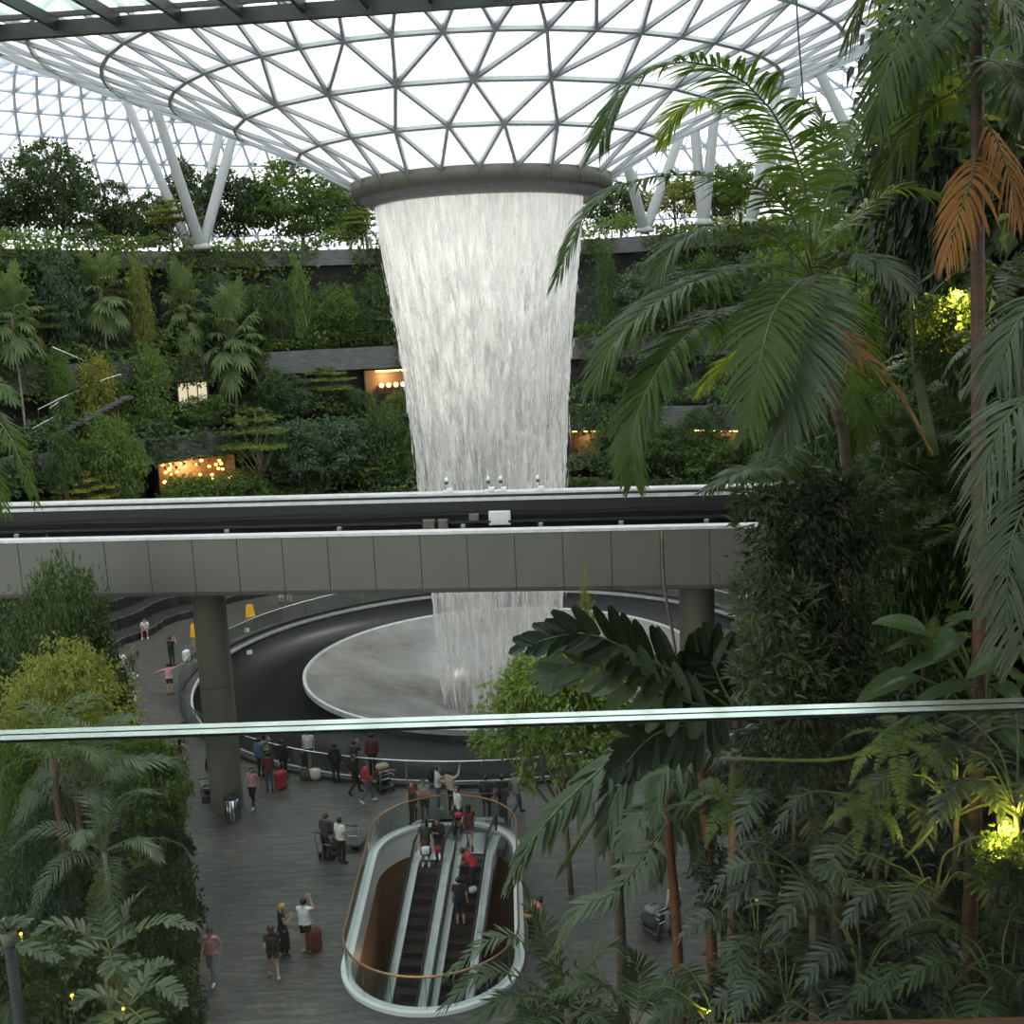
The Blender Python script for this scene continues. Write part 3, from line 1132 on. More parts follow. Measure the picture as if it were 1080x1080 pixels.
MB().grid(shell(0, 0, 1)[:, ::-1], 0, True).build('water_sheet', M['water_a'], fallr, True, True)
MB().grid(shell(0, -.28, 2)[:, ::-1], 0, True).build('inner_sheet', M['water_b'], fallr, True, True)
k = 3000
z0 = 24.0 - 20 * rng.random(k) ** .9
th = rng.random(k) * 2 * PI
dep = rng.random(k) ** 1.5
fl_ = np.clip((24 - z0) / 20, 0, 1)
R = wr(z0) + .10 * fl_ * rng.normal(0, 1, k) + .12 - dep * .5
Ln = (.22 + .75 * rng.random(k)) * (.6 + fl_)
wd = .010 + .016 * rng.random(k)
p0 = np.stack([WA[0] + R * np.cos(th), WA[1] + R * np.sin(th), z0], -1)
R2 = R + (wr(z0 - Ln) - wr(z0))
p1 = np.stack([WA[0] + R2 * np.cos(th), WA[1] + R2 * np.sin(th), z0 - Ln], -1)
rad = np.stack([np.cos(th), np.sin(th), 0 * th], -1)
tan = np.stack([-np.sin(th), np.cos(th), 0 * th], -1)
mid = p0 * .35 + p1 * .65
V = np.stack([p0, mid + tan * wd[:, None], mid + rad * wd[:, None], mid - tan * wd[:, None], mid - rad * wd[:, None], p1], 1)
Ft = np.array([[0, 1, 2], [0, 2, 3], [0, 3, 4], [0, 4, 1], [5, 2, 1], [5, 3, 2], [5, 4, 3], [5, 1, 4]])
MB().add(V, (Ft[None] + np.arange(k)[:, None, None] * 6).reshape(-1, 3)).build('water_streaks', M['water_drop'], fallr, True, True)

# ================================================================== BRIDGE
bx = lambda X: 39.0 + (X + 17.0) * -.127      # front face line
BA = math.atan(-.127)
bd = np.array([math.cos(BA), math.sin(BA)])   # along the bridge
bn = np.array([-math.sin(BA), math.cos(BA)])  # away from the camera
B0 = np.array([-17.0, 39.0])
bp_ = lambda s, t, z: np.array([*(B0 + bd * s + bn * t), z])
ZB, ZT = 8.9, 11.0
br = empty('train_bridge', (*(B0 + bd * 14), ZB))
tag(br, 'elevated train bridge with grey panel side and black top crossing before the waterfall', 'bridge')


def extr(sec, s0, s1, mat, name, parent=br):
    """a cross-section (t, z) pulled along the bridge"""
    mb = MB()
    k = len(sec)
    V = [bp_(s, t, z) for s in (s0, s1) for t, z in sec]
    mb.add(V, [(i, (i + 1) % k, k + (i + 1) % k, k + i) for i in range(k)])
    mb.F.append((np.array([list(range(k - 1, -1, -1)), list(range(k, 2 * k))]), 0))
    return mb.build(name, mat, parent, False, True)


SA, SB = -14.0, 46.0
joints = []
for px in (22, 68, 115, 162, 210, 258, 305, 353, 401, 450, 498, 548, 598, 648, 699, 749):
    u = ray(px, 605)
    u = u[0] / u[1]
    # intersect sight line with the front face line
    s = (u * (B0[1]) - B0[0]) / (bd[0] - u * bd[1])
    joints.append(s)
pit = np.mean(np.diff(joints))
js = [joints[0] + pit * q for q in range(-9, 28)]
for s0 in js:
    extr([(.0, ZB + .16), (.05, ZB + .02), (.10, ZB + .02), (.10, ZT - .08), (0, ZT - .08)], s0 + .012, s0 + pit - .012, M['fascia'], 'fascia_panel')
extr([(.06, ZB), (3.6, ZB), (3.6, 11.0), (3.3, 11.0), (3.3, 9.9), (.4, 9.9), (.4, ZT - .1), (.06, ZT - .1)], SA, SB, M['steel_dark'], 'girder')
extr([(-.04, ZT - .07), (.42, ZT - .07), (.42, ZT + .03), (-.04, ZT + .03)], SA, SB, M['fascia_edge'], 'edge_coping')
extr([(1.2, 9.9), (1.7, 9.9), (1.7, 10.3), (1.2, 10.3)], SA, SB, M['black'], 'running_plinth')
extr([(2.45, 9.9), (2.95, 9.9), (2.95, 10.3), (2.45, 10.3)], SA, SB, M['black'], 'running_plinth')
extr([(3.3, 9.9), (3.75, 9.9), (3.75, 11.72), (3.3, 11.72)], SA, SB, M['black'], 'far_parapet')
extr([(3.24, 11.50), (3.30, 11.50), (3.30, 11.62), (3.24, 11.62)], SA, SB, M['fascia_edge'], 'lower_cap_rail')
extr([(3.27, 11.72), (3.85, 11.72), (3.85, 11.80), (3.27, 11.80)], SA, SB, M['fascia_edge'], 'parapet_cap')
extr([(3.05, 10.72), (3.16, 10.72), (3.16, 10.80), (3.05, 10.80)], SA, SB, M['steel_dark'], 'conductor_rail')
cb = MB()
for z, ph in ((11.12, 0), (10.98, 1.3)):
    s = np.linspace(-6, 34, 60)
    cb.tube([bp_(q, 3.27, z + .03 * math.sin(q * .9 + ph)) for q in s], .016, 5)
cb.build('cable', M['rubber'], br, True, True)


def on_bridge(px, t, z):
    u = ray(px, 545)
    u = u[0] / u[1]
    O = B0 + bn * t
    s = (u * O[1] - O[0]) / (bd[0] - u * bd[1])
    return bp_(s, t, z)


def bbox_thing(name, label, cat, px, t, z, size, mat, legs=True, group=None):
    p = on_bridge(px, t, z)
    r = empty(name, p, BA)
    tag(r, label, cat, group)
    hs_ = MB().bbox((0, 0, size[2] / 2), size, b=.02).build('housing', M[mat], r)
    MB().bbox((0, -size[1] / 2 - .008, size[2] / 2), (size[0] * .8, .016, size[2] * .8), b=.006).build('cover', M[mat], hs_)
    if legs:
        for sx_ in (-1, 1):
            MB().box((sx_ * size[0] * .3, size[1] / 2 + .05, size[2] * .5), (.04, .14, .05)).build('bracket', M['steel_dark'], r)


bbox_thing('junction_box', 'large pale square box on the bridge parapet right of the waterfall centre', 'box', 527, 3.12, 10.62, (.80, .12, .52), 'white')
bbox_thing('junction_box', 'small grey box just left of the large pale square box on the bridge', 'box', 500, 3.14, 10.78, (.36, .12, .28), 'concrete')
bbox_thing('junction_box', 'taller olive box, left one of the close pair on the bridge', 'box', 452, 3.12, 10.30, (.46, .14, .58), 'concrete')
bbox_thing('junction_box', 'shorter olive box, right one of the close pair on the bridge', 'box', 467, 3.12, 10.38, (.38, .14, .50), 'concrete')
for px, wd_, lb in ((35, .6, 'flat grey light fitting at the far left end of the black bridge wall'), (165, .55, 'flat grey light fitting above the left bridge column'),
                    (290, .55, 'flat grey light fitting on the bridge wall between left column and olive boxes'),
                    (412, .66, 'flat grey light fitting on the bridge just left of the olive boxes'),
                    (618, .5, 'flat grey light fitting on the bridge below the right edge of the waterfall'),
                    (684, .7, 'flat grey light fitting near the right end of the black bridge wall')):
    bbox_thing('bridge_light', lb, 'light', px, 3.15, 10.70, (wd_, .16, .09), 'drum_low')
for px, lb in ((15, 'small grey bracket box low on the bridge at the left edge'), (238, 'small grey bracket box above the left column'), (357, 'small pale sign plate on the black bridge wall'),
               (488, 'small grey foot box below the pair of olive boxes'), (570, 'small grey foot box right of the large pale box'), (655, 'small grey foot box under the long frond tip'), (745, 'small grey foot box above the right column')):
    bbox_thing('bracket_box', lb, 'box', px, .62, 11.0, (.16, .10, .14), 'drum_low', False)


def sprinkler(px, label):
    p = on_bridge(px, 3.5, 11.80)
    r = empty('bridge_camera', p, BA)
    tag(r, label, 'camera')
    MB().tube([(0, 0, 0), (0, 0, .38)], .03, 8).build('post', M['chrome'], r, True)
    MB().bbox((0, 0, .03), (.34, .2, .06), b=.01).build('base', M['white'], r)
    MB().bbox((.10, -.05, .10), (.22, .16, .12), b=.02).build('control_box', M['white'], r)
    MB().ellipsoid((0, 0, .46), (.08, .08, .10), 10, 8).build('head', M['white'], r, True)
    MB().bbox((.0, -.06, .36), (.14, .16, .09), b=.02).build('lens_housing', M['steel_dark'], r)


sprinkler(473, 'small white camera on a post on the bridge cap, leftmost of four')
sprinkler(517, 'white camera post on the bridge cap, left of the close middle pair')
sprinkler(530, 'white camera post on the bridge cap, right of the close middle pair')
sprinkler(569, 'white camera post on the bridge cap, rightmost of four')


def column(px, py, Y, rad, label):
    x = at_y(px, py, Y)[0]
    r = empty('bridge_column', (x, Y, 0))
    tag(r, label, 'column')
    MB().lathe([(rad * 1.0, 0), (rad, .02), (rad, 8.6), (rad * 1.08, 8.75), (rad * 1.08, ZB + .02), (0.001, ZB + .02)], (0, 0, 0), 40).build('shaft', M['concrete'], r, True)
    MB().lathe([(rad + .004, 4.9), (rad + .008, 4.92), (rad + .008, 4.96), (rad + .004, 4.98)], (0, 0, 0), 40).build('joint_band', M['drum'], r, True)


column(240, 847, 40.6, .61, 'round grey concrete column under the bridge on the left beside the litter bin')
column(735, 650, 38.35, .61, 'round brownish column under the bridge on the right behind dark palm leaves')

# ================================================================== TERRACES
TC = AX


def arc(r, a, z):
    return np.stack([TC[0] + r * np.cos(a), TC[1] + r * np.sin(a), np.full(len(a), z)], -1)


aa = np.radians(np.linspace(-12, 196, 120))


def terr(prof, name, mat, a=aa, parent=None, label=None):
    mb = MB()
    mb.grid(np.array([arc(r, a, z) for r, z in prof]), 0)
    return tag(mb.build(name, mat, parent), kind='structure')


# (front radius, band bottom, band top)
TER = [(29.5, 3.2, 5.0), (33.0, 8.7, 10.5), (36.0, 14.3, 16.1), (39.0, 22.9, 24.2)]
deep = {0: 2.8, 1: 2.8, 2: 2.8, 3: 26}
for i, (r, zb, zt) in enumerate(TER):
    e = r + deep[i] + .9
    terr([(r + 2.6, zb), (r, zb), (r - .05, zb + .03), (r - .05, zt), (r + .3, zt), (r + .3, zt - .25), (e, zt - .25 if i < 3 else zt)], 'trim_%d' % (i + 1), M['slate_pale'])
    zf = 0 if i == 0 else TER[i - 1][2] - .3
    terr([(r + 2.6, zf), (r + 2.6, zb + .02)], 'wall_terrace_%d' % (i + 1), M['slate'])
terr([(66, 24.2), (66, 0)], 'wall_back', M['slate'])

# ================================================================== NEAR CANOPY, TERRACE, BALUSTRADE
can = empty('glass_canopy', (-5, 14, 21.5))
tag(can, 'flat glass canopy with dark steel frame at the top left corner', 'canopy')
EL = at_y(0, 35, 14.0)
ER = at_y(575, -8, 13.4)
dirc = nrm(ER - EL)
dirc[2] = 0
dirc = nrm(dirc)
E0 = EL - dirc * 4
MB().beams([E0], [E0 + dirc * 14.5], [(0, 0, 1)], .10, .17).build('edge_beam', M['steel_dark'], can, False, True)
back = np.array([-dirc[1], dirc[0], 0]) * -1
for q in range(20):
    p = E0 + dirc * (.30 + .735 * q)
    MB().beams([p + np.array([0, 0, .05])], [p + back * 9 + np.array([0, 0, .05])], [(0, 0, 1)], .05, .14).build('rafter', M['steel_dark'], can, False, True)
G = np.array([[E0 + back * .1, E0 + dirc * 14.5 + back * .1], [E0 + back * 9, E0 + dirc * 14.5 + back * 9]]) + np.array([0, 0, .17])
MB().grid(G).grid(G + np.array([0, 0, .02])).build('glazing', M['canopy_glass'], can, False, True)
for t in (.0, 3.0, 6.0, 9.0):
    MB().beams([E0 + back * t + np.array([0, 0, .16])], [E0 + dirc * 14.5 + back * t + np.array([0, 0, .16])], [(0, 0, 1)], .04, .06).build('purlin', M['steel_dark'], can, False, True)

terrace = MB()
terrace.box((0, -3.4, 16.38), (16, 8.6, .3))
tag(terrace.build('floor_terrace', M['floor']), kind='structure')
tag(MB().box((0, -7.6, 18.4), (16, .2, 4.2)).build('wall_behind', M['slate']), kind='structure')
tag(MB().box((0, -2.9, 20.75), (30, 10.4, .3)).box((9, 5.0, 20.75), (13, 5.4, .3)).build('unseen_shade_slab', M['slate']), kind='structure')  # added slab out of view, blocks light above the terrace and right garden

bal = empty('glass_balustrade', (0, .86, 16.53))
tag(bal, 'clear glass balustrade with thick bright polished top edge in the foreground', 'balustrade')
ba = math.atan2(-.03, .81)
R = np.array([[math.cos(ba), -math.sin(ba), 0], [math.sin(ba), math.cos(ba), 0], [0, 0, 1]])
MB().box((0, .884, 17.09), (4.4, .024, 1.16), R=R).build('glass_sheet', M['glass_front'], bal, False, True)
eb = MB()
for off, wdt in ((-.0068, .0118), (.0068, .0118)):
    prof = [(-wdt / 2, 0), (-wdt / 2, .0012), (-wdt * .44, .0024), (wdt * .44, .0024), (wdt / 2, .0012), (wdt / 2, 0)]
    V = []
    for x in (-2.2, 2.2):
        for yy, z in prof:
            V.append(R @ np.array([x, yy + off, 0]) + np.array([0, .884, 17.672 + z]))
    eb.add(V, [(i, i + 1, 7 + i, 6 + i) for i in range(5)])
eb.build('polished_edge', M['glass_edge'], bal, False, True)
V = [R @ np.array([x, yy, 0]) + np.array([0, .884, 17.672 + z]) for x in (-2.2, 2.2) for yy, z in ((-.0007, 0), (-.0007, .0018), (.0007, .0018), (.0007, 0))]
MB().add(V, [(i, i + 1, 5 + i, 4 + i) for i in range(3)]).build('interlayer', M['glass_core'], bal, False, True)
MB().box((0, .884, 16.57), (4.4, .07, .10), R=R).build('base_channel', M['chrome'], bal, False, True)
hr = MB()
hr.tube([(R @ np.array([x, 0, 0])) + np.array([0, .80, 17.425 - .0]) for x in (-2.2, 0, 2.2)], .022, 12)
hr.build('timber_handrail', M['wood'], bal, True, True)
for x in (-1.5, 1.2):
    MB().tube([R @ np.array([x, 0, 0]) + np.array([0, .80, 17.41]), R @ np.array([x, 0, 0]) + np.array([0, .835, 17.38]), R @ np.array([x, 0, 0]) + np.array([0, .872, 17.38])], .007, 8).build('rail_bracket', M['chrome'], bal, True, True)

# ================================================================== ESCALATOR WELL
def loop_path(d):
    """outline of the well offset by d, from the landing's left side round the near end to the landing's right side"""
    st = stadium(WX0 - d, WX1 + d, WY0 - d, WY1 + d, WR + d, 16)
    k0 = 2 * 17
    pts = [(LX0 - .1, WY1 + d)] + st[k0:] + st[:2 * 17] + [(LX1 + .1, WY1 + d)]
    return np.array(pts)


def ring_sweep(sec, name, mat, parent, closed=False):
    """section (offset outwards, z) swept round the well outline"""
    ps = [loop_path(d) for d, z in sec]
    G = np.array([np.concatenate([p, np.full((len(p), 1), z)], 1) for p, (d, z) in zip(ps, sec)])
    return MB().grid(G).build(name, mat, parent, False, True)


WC = ((WX0 + WX1) / 2, WY0 + 1, 0)
wl = empty('escalator_well', WC)
tag(wl, 'long round ended floor opening with white rim and bronze handrail around the escalators', 'stairwell')
ring_sweep([(.22, .0), (.22, .12), (-.06, .12), (-.06, .0)], 'white_curb', M['white'], wl)
full = lambda d: np.array(stadium(WX0 - d, WX1 + d, WY0 - d, WY1 + d, WR + d, 16) + stadium(WX0 - d, WX1 + d, WY0 - d, WY1 + d, WR + d, 16)[:1])
def full_sweep(sec, name, mat):
    G = np.array([np.concatenate([full(d), np.full((len(full(d)), 1), z)], 1) for d, z in sec])
    return MB().grid(G).build(name, mat, wl, False, True)
full_sweep([(.0, 0.0), (.0, -.95), (.10, -.99), (.2, -1.0)], 'white_fascia', M['white'])
full_sweep([(.10, -1.0), (.10, -5.8)], 'timber_lining', M['tan'])
ring_sweep([(.10, .12), (.10, 1.04), (.085, 1.04), (.085, .12)], 'glass_guard', M['glass'], wl)
p = loop_path(.09)
MB().tube(np.concatenate([p, np.full((len(p), 1), 1.08)], 1), .034, 8).build('bronze_handrail', M['bronze'], wl, True, True)
for q in range(2, len(p) - 1, 4):
    MB().tube([(p[q][0], p[q][1], .12), (p[q][0], p[q][1], 1.05)], .010, 5).build('panel_joint', M['chrome'], wl, False, True)
for x in (LX0 - .1, LX1 + .1):
    MB().bbox((x, WY1 + .09, .62), (.22, .12, 1.24), b=.02).build('end_post', M['steel_dark'], wl, False, True)
lf = MB()
lf.box((-3, 31, -5.9), (14, 20, .2))
tag(lf.build('floor_lower', M['brown_floor']), kind='structure')


def escalator(cx, comb, label):
    r = empty('escalator', (cx, comb, 0))
    tag(r, label, 'escalator')
    sl = math.tan(math.radians(30))
    yz = lambda t: -sl * max(0, t - .5)       # height of the step line t metres past the comb
    sm = None
    for q in range(24):
        y0 = comb - .4 * q
        t = .4 * q + .2
        z = yz(t) - .02
        zn = z - .235
        mb = MB()
        mb.box((cx, y0 - .2, z - .02), (.82, .40, .04))
        mb.box((cx, y0 - .40, z - .14), (.82, .03, .26))
        for g in range(16):
            mb.box((cx - .375 + g * .05, y0 - .2, z + .008), (.018, .38, .016))
        mb.build('step', M['step'], r, False, True)
        ln = MB().box((cx, y0 - .388, z + .004), (.82, .012, .012))
    tl = np.array([1.15, .6, .0, -.5, -2, -5, -8, -10.2])   # along the run, + is on the landing
    pth = lambda dx, h: np.array([(cx + dx, comb + v, yz(-v) + h) for v in tl])
    for s in (-1, 1):
        dk = MB()
        G = np.array([pth(s * .42, -.03), pth(s * .42, .12), pth(s * .66, .14), pth(s * .66, -.35)])
        dk.grid(G)
        dk.build('steel_deck', M['fascia_edge'], r, False, True)
        gl = MB().grid(np.array([pth(s * .505, .12), pth(s * .505, .86), pth(s * .52, .86), pth(s * .52, .12)]))
        gl.build('glass_side', M['glass'], r, False, True)
        hp = pth(s * .513, .92)
        top = np.array([cx + s * .513, comb + 1.35, .70])
        bot = np.array([cx + s * .513, comb + 1.15, .30])
        MB().tube(np.vstack([bot, top, hp]), .042, 8).build('handrail', M['rubber'], r, True, True)
        MB().grid(np.array([pth(s * .480, .875), pth(s * .545, .875), pth(s * .545, .89), pth(s * .48, .89)])).build('rail_profile', M['chrome'], r, False, True)
    MB().box((cx, comb + .75, .012), (.84, 1.5, .024)).build('landing_plate', M['chrome'], r, False, True)
    MB().box((cx, comb - .02, .022), (.82, .07, .02)).build('comb', M['fascia_edge'], r, False, True)
    tr_ = MB()
    tr_.grid(np.array([pth(-.66, -.35), pth(.66, -.35)])[:, ::-1])
    tr_.grid(np.array([pth(-.66, -.9), pth(.66, -.9)]))
    tr_.grid(np.array([pth(.66, -.35), pth(.66, -.9)]))
    tr_.grid(np.array([pth(-.66, -.9), pth(-.66, -.35)]))
    tr_.build('truss_casing', M['steel_dark'], r, False, True)
    turn_root(r)
    return yz


EL_, ER_ = (-3.10, 35.6), (-1.75, 36.15)
eyz = escalator(*EL_, 'left escalator of the pair, going down with two riders at its top')
escalator(*ER_, 'right escalator of the pair, with a person in navy riding partway along it')

# things on the lower floor seen through the opening
lp = on_z(404, 962, -4.9)
r = empty('copper_lamp', (lp[0], lp[1], -5.8))
tag(r, 'shiny copper globe lamp on the lower floor left of the escalators', 'lamp')
MB().lathe([(.0, 0), (.22, 0), (.22, .03), (.03, .05), (.03, .75), (0, .75)], (0, 0, 0), 20).build('stand', M['copper'], r, True)
MB().lathe([(.03, .74), (.2, .8), (.27, .93), (.25, 1.08), (.14, 1.2), (.0, 1.22)], (0, 0, 0), 24).build('shade', M['copper'], r, True)
MB().ellipsoid((0, 0, .82), (.09, .09, .05)).build('bulb', lampmat('warm_bulb', (1, .6, .25), 14), r, True)
lp = on_z(402, 985, -5.4)
r = empty('armchair', (lp[0], lp[1], -5.8), .5)
tag(r, 'burnt orange round armchair on the dark lower floor', 'armchair')
MB().lathe([(0, .25), (.34, .25), (.38, .32), (.36, .42), (0, .45)], (0, 0, 0), 20).build('seat', M['orange'], r, True)
MB().lathe([(.34, .25), (.36, .8), (.42, .82), (.44, .25)], (0, 0, 0), 20, -.3, PI + .3).build('backrest', M['orange'], r, True)
for x, y in ((-.22, -.22), (.22, -.22), (-.22, .22), (.22, .22)):
    MB().tube([(x, y, .26), (x * 1.1, y * 1.1, 0)], .018, 6).build('leg', M['steel_dark'], r, True)
ld = bpy.data.lights.new('lower_floor_lamp', 'POINT')
ld.energy = 16
ld.color = (1, .62, .3)
ld.shadow_soft_size = .15
lo = bpy.data.objects.new('lower_floor_lamp', ld)
lo.location = (WX0 + 1.0, 33.5, -2.2)
C.objects.link(lo)

# ================================================================== PEOPLE
SKIN = [pbr('warm_skin', (.42, .25, .17), .5, var=.04), pbr('brown_skin', (.25, .14, .09), .5, var=.04)]
HAIR = {'black': pbr('black_hair', (.010, .009, .008), .45), 'brown': pbr('brown_hair', (.07, .035, .018), .45), 'blond': pbr('blond_hair', (.38, .25, .10), .45), 'grey': pbr('grey_hair', (.25, .24, .23), .5)}
CLOTH = {}
COL = dict(white=(.62, .62, .60), black=(.012, .012, .014), grey=(.20, .20, .195), pink=(.50, .27, .27), navy=(.014, .018, .04), jeans=(.07, .10, .15), palejeans=(.20, .23, .25), red=(.36, .03, .03),
           beige=(.40, .33, .25), khaki=(.12, .13, .08), darkred=(.12, .025, .022), brown=(.09, .05, .03), blue=(.09, .13, .22), coral=(.46, .17, .12), hotpink=(.55, .06, .14), shoe_w=(.6, .6, .58), shoe_b=(.02, .02, .02), charcoal=(.035, .035, .037))


def cloth(c):
    if c not in CLOTH:
        CLOTH[c] = pbr(c + '_fabric', COL[c], .85, var=.12, scale=(6, 6, 6))
    return CLOTH[c]


BASE = dict(pel=(0, 0, .95), che=(0, .0, 1.25), nk=(0, -.012, 1.435), hd=(0, .02, 1.575), lsh=(-.165, 0, 1.385), rsh=(.165, 0, 1.385),
            lel=(-.225, -.03, 1.12), rel=(.225, -.03, 1.12), lwr=(-.235, .05, .885), rwr=(.235, .05, .885), lhd=(-.23, .09, .80), rhd=(.23, .09, .80),
            lhp=(-.085, 0, .93), rhp=(.085, 0, .93), lkn=(-.095, .025, .51), rkn=(.095, .025, .51), lan=(-.10, -.02, .09), ran=(.10, -.02, .09), lto=(-.12, .13, .035), rto=(.12, .13, .035))


def pose(**k):
    d = dict(BASE)
    d.update(k)
    return {a: np.array(b, float) for a, b in d.items()}


POSES = dict(
    stand=pose(),
    walk=pose(lkn=(-.09, .17, .53), lan=(-.09, .20, .10), lto=(-.10, .35, .06), rkn=(.09, .0, .50), ran=(.09, -.27, .17), rto=(.10, -.17, .045), lel=(-.23, -.15, 1.15), lwr=(-.22, -.12, .91), lhd=(-.21, -.10, .82),
              rel=(.23, .06, 1.13), rwr=(.20, .22, .97), rhd=(.19, .29, .92)),
    photo=pose(lel=(-.20, .22, 1.24), rel=(.20, .22, 1.24), lwr=(-.08, .38, 1.45), rwr=(.08, .38, 1.45), lhd=(-.05, .41, 1.53), rhd=(.05, .41, 1.53)),
    onearm=pose(rel=(.30, .12, 1.50), rwr=(.27, .24, 1.72), rhd=(.26, .27, 1.81)),
    tpose=pose(lel=(-.43, .0, 1.35), rel=(.43, .0, 1.47), lwr=(-.66, .0, 1.27), rwr=(.66, .0, 1.56), lhd=(-.75, 0, 1.24), rhd=(.75, 0, 1.59)),
    sit=pose(pel=(0, 0, .50), che=(0, .09, .79), nk=(0, .15, .96), hd=(0, .21, 1.09), lsh=(-.165, .13, .92), rsh=(.165, .13, .92), lel=(-.23, .22, .70), rel=(.23, .22, .70), lwr=(-.10, .40, .60), rwr=(.10, .40, .60),
             lhd=(-.03, .45, .57), rhd=(.03, .45, .57), lhp=(-.085, .02, .49), rhp=(.085, .02, .49), lkn=(-.16, .43, .50), rkn=(.16, .43, .50), lan=(-.15, .42, .09), ran=(.15, .44, .09), lto=(-.17, .57, .035), rto=(.17, .59, .035)),
    push=pose(che=(0, .05, 1.25), nk=(0, .06, 1.43), hd=(0, .10, 1.57), lsh=(-.165, .05, 1.38), rsh=(.165, .05, 1.38), lel=(-.24, .13, 1.16), rel=(.24, .13, 1.16), lwr=(-.22, .38, 1.05), rwr=(.22, .38, 1.05), lhd=(-.20, .46, 1.04), rhd=(.20, .46, 1.04)),
    phone=pose(hd=(0, .055, 1.56), lel=(-.22, .02, 1.13), rel=(.22, .02, 1.13), lwr=(-.10, .25, 1.19), rwr=(.10, .25, 1.19), lhd=(-.05, .31, 1.24), rhd=(.05, .31, 1.24)),
    bend=pose(pel=(0, -.10, .90), che=(0, .10, 1.12), nk=(0, .26, 1.22), hd=(0, .37, 1.27), lsh=(-.165, .22, 1.18), rsh=(.165, .22, 1.18), lel=(-.21, .30, .93), rel=(.21, .30, .93), lwr=(-.14, .44, .76), rwr=(.14, .44, .76),
              lhd=(-.10, .50, .70), rhd=(.10, .50, .70), lhp=(-.085, -.09, .89), rhp=(.085, -.09, .89)),
    crouch=pose(pel=(0, -.12, .34), che=(0, .06, .60), nk=(0, .13, .77), hd=(0, .19, .90), lsh=(-.165, .11, .73), rsh=(.165, .11, .73), lel=(-.22, .22, .55), rel=(.24, .26, .70), lwr=(-.10, .36, .60), rwr=(.22, .44, .84),
                lhd=(-.06, .42, .62), rhd=(.21, .50, .91), lhp=(-.085, -.10, .34), rhp=(.085, -.10, .34), lkn=(-.14, .26, .46), rkn=(.14, .26, .46), lan=(-.12, .02, .09), ran=(.12, .02, .09), lto=(-.14, .17, .035), rto=(.14, .17, .035)),
)
SEG = [('torso', 'pel', 'che', .108, .118), ('torso', 'che', 'nk', .105, .062), ('torso', 'lsh', 'rsh', .062, .062), ('hips', 'lhp', 'rhp', .098, .098), ('neck', 'nk', 'hd', .056, .052),
       ('luarm', 'lsh', 'lel', .052, .042), ('ruarm', 'rsh', 'rel', .052, .042), ('lfarm', 'lel', 'lwr', .041, .027), ('rfarm', 'rel', 'rwr', .041, .027), ('hand', 'lwr', 'lhd', .027, .030), ('hand', 'rwr', 'rhd', .027, .030),
       ('thigh', 'lhp', 'lkn', .086, .056), ('thigh', 'rhp', 'rkn', .086, .056), ('shin', 'lkn', 'lan', .055, .036), ('shin', 'rkn', 'ran', .055, .036), ('foot', 'lan', 'lto', .042, .033), ('foot', 'ran', 'rto', .042, .033)]
BODIES = {}


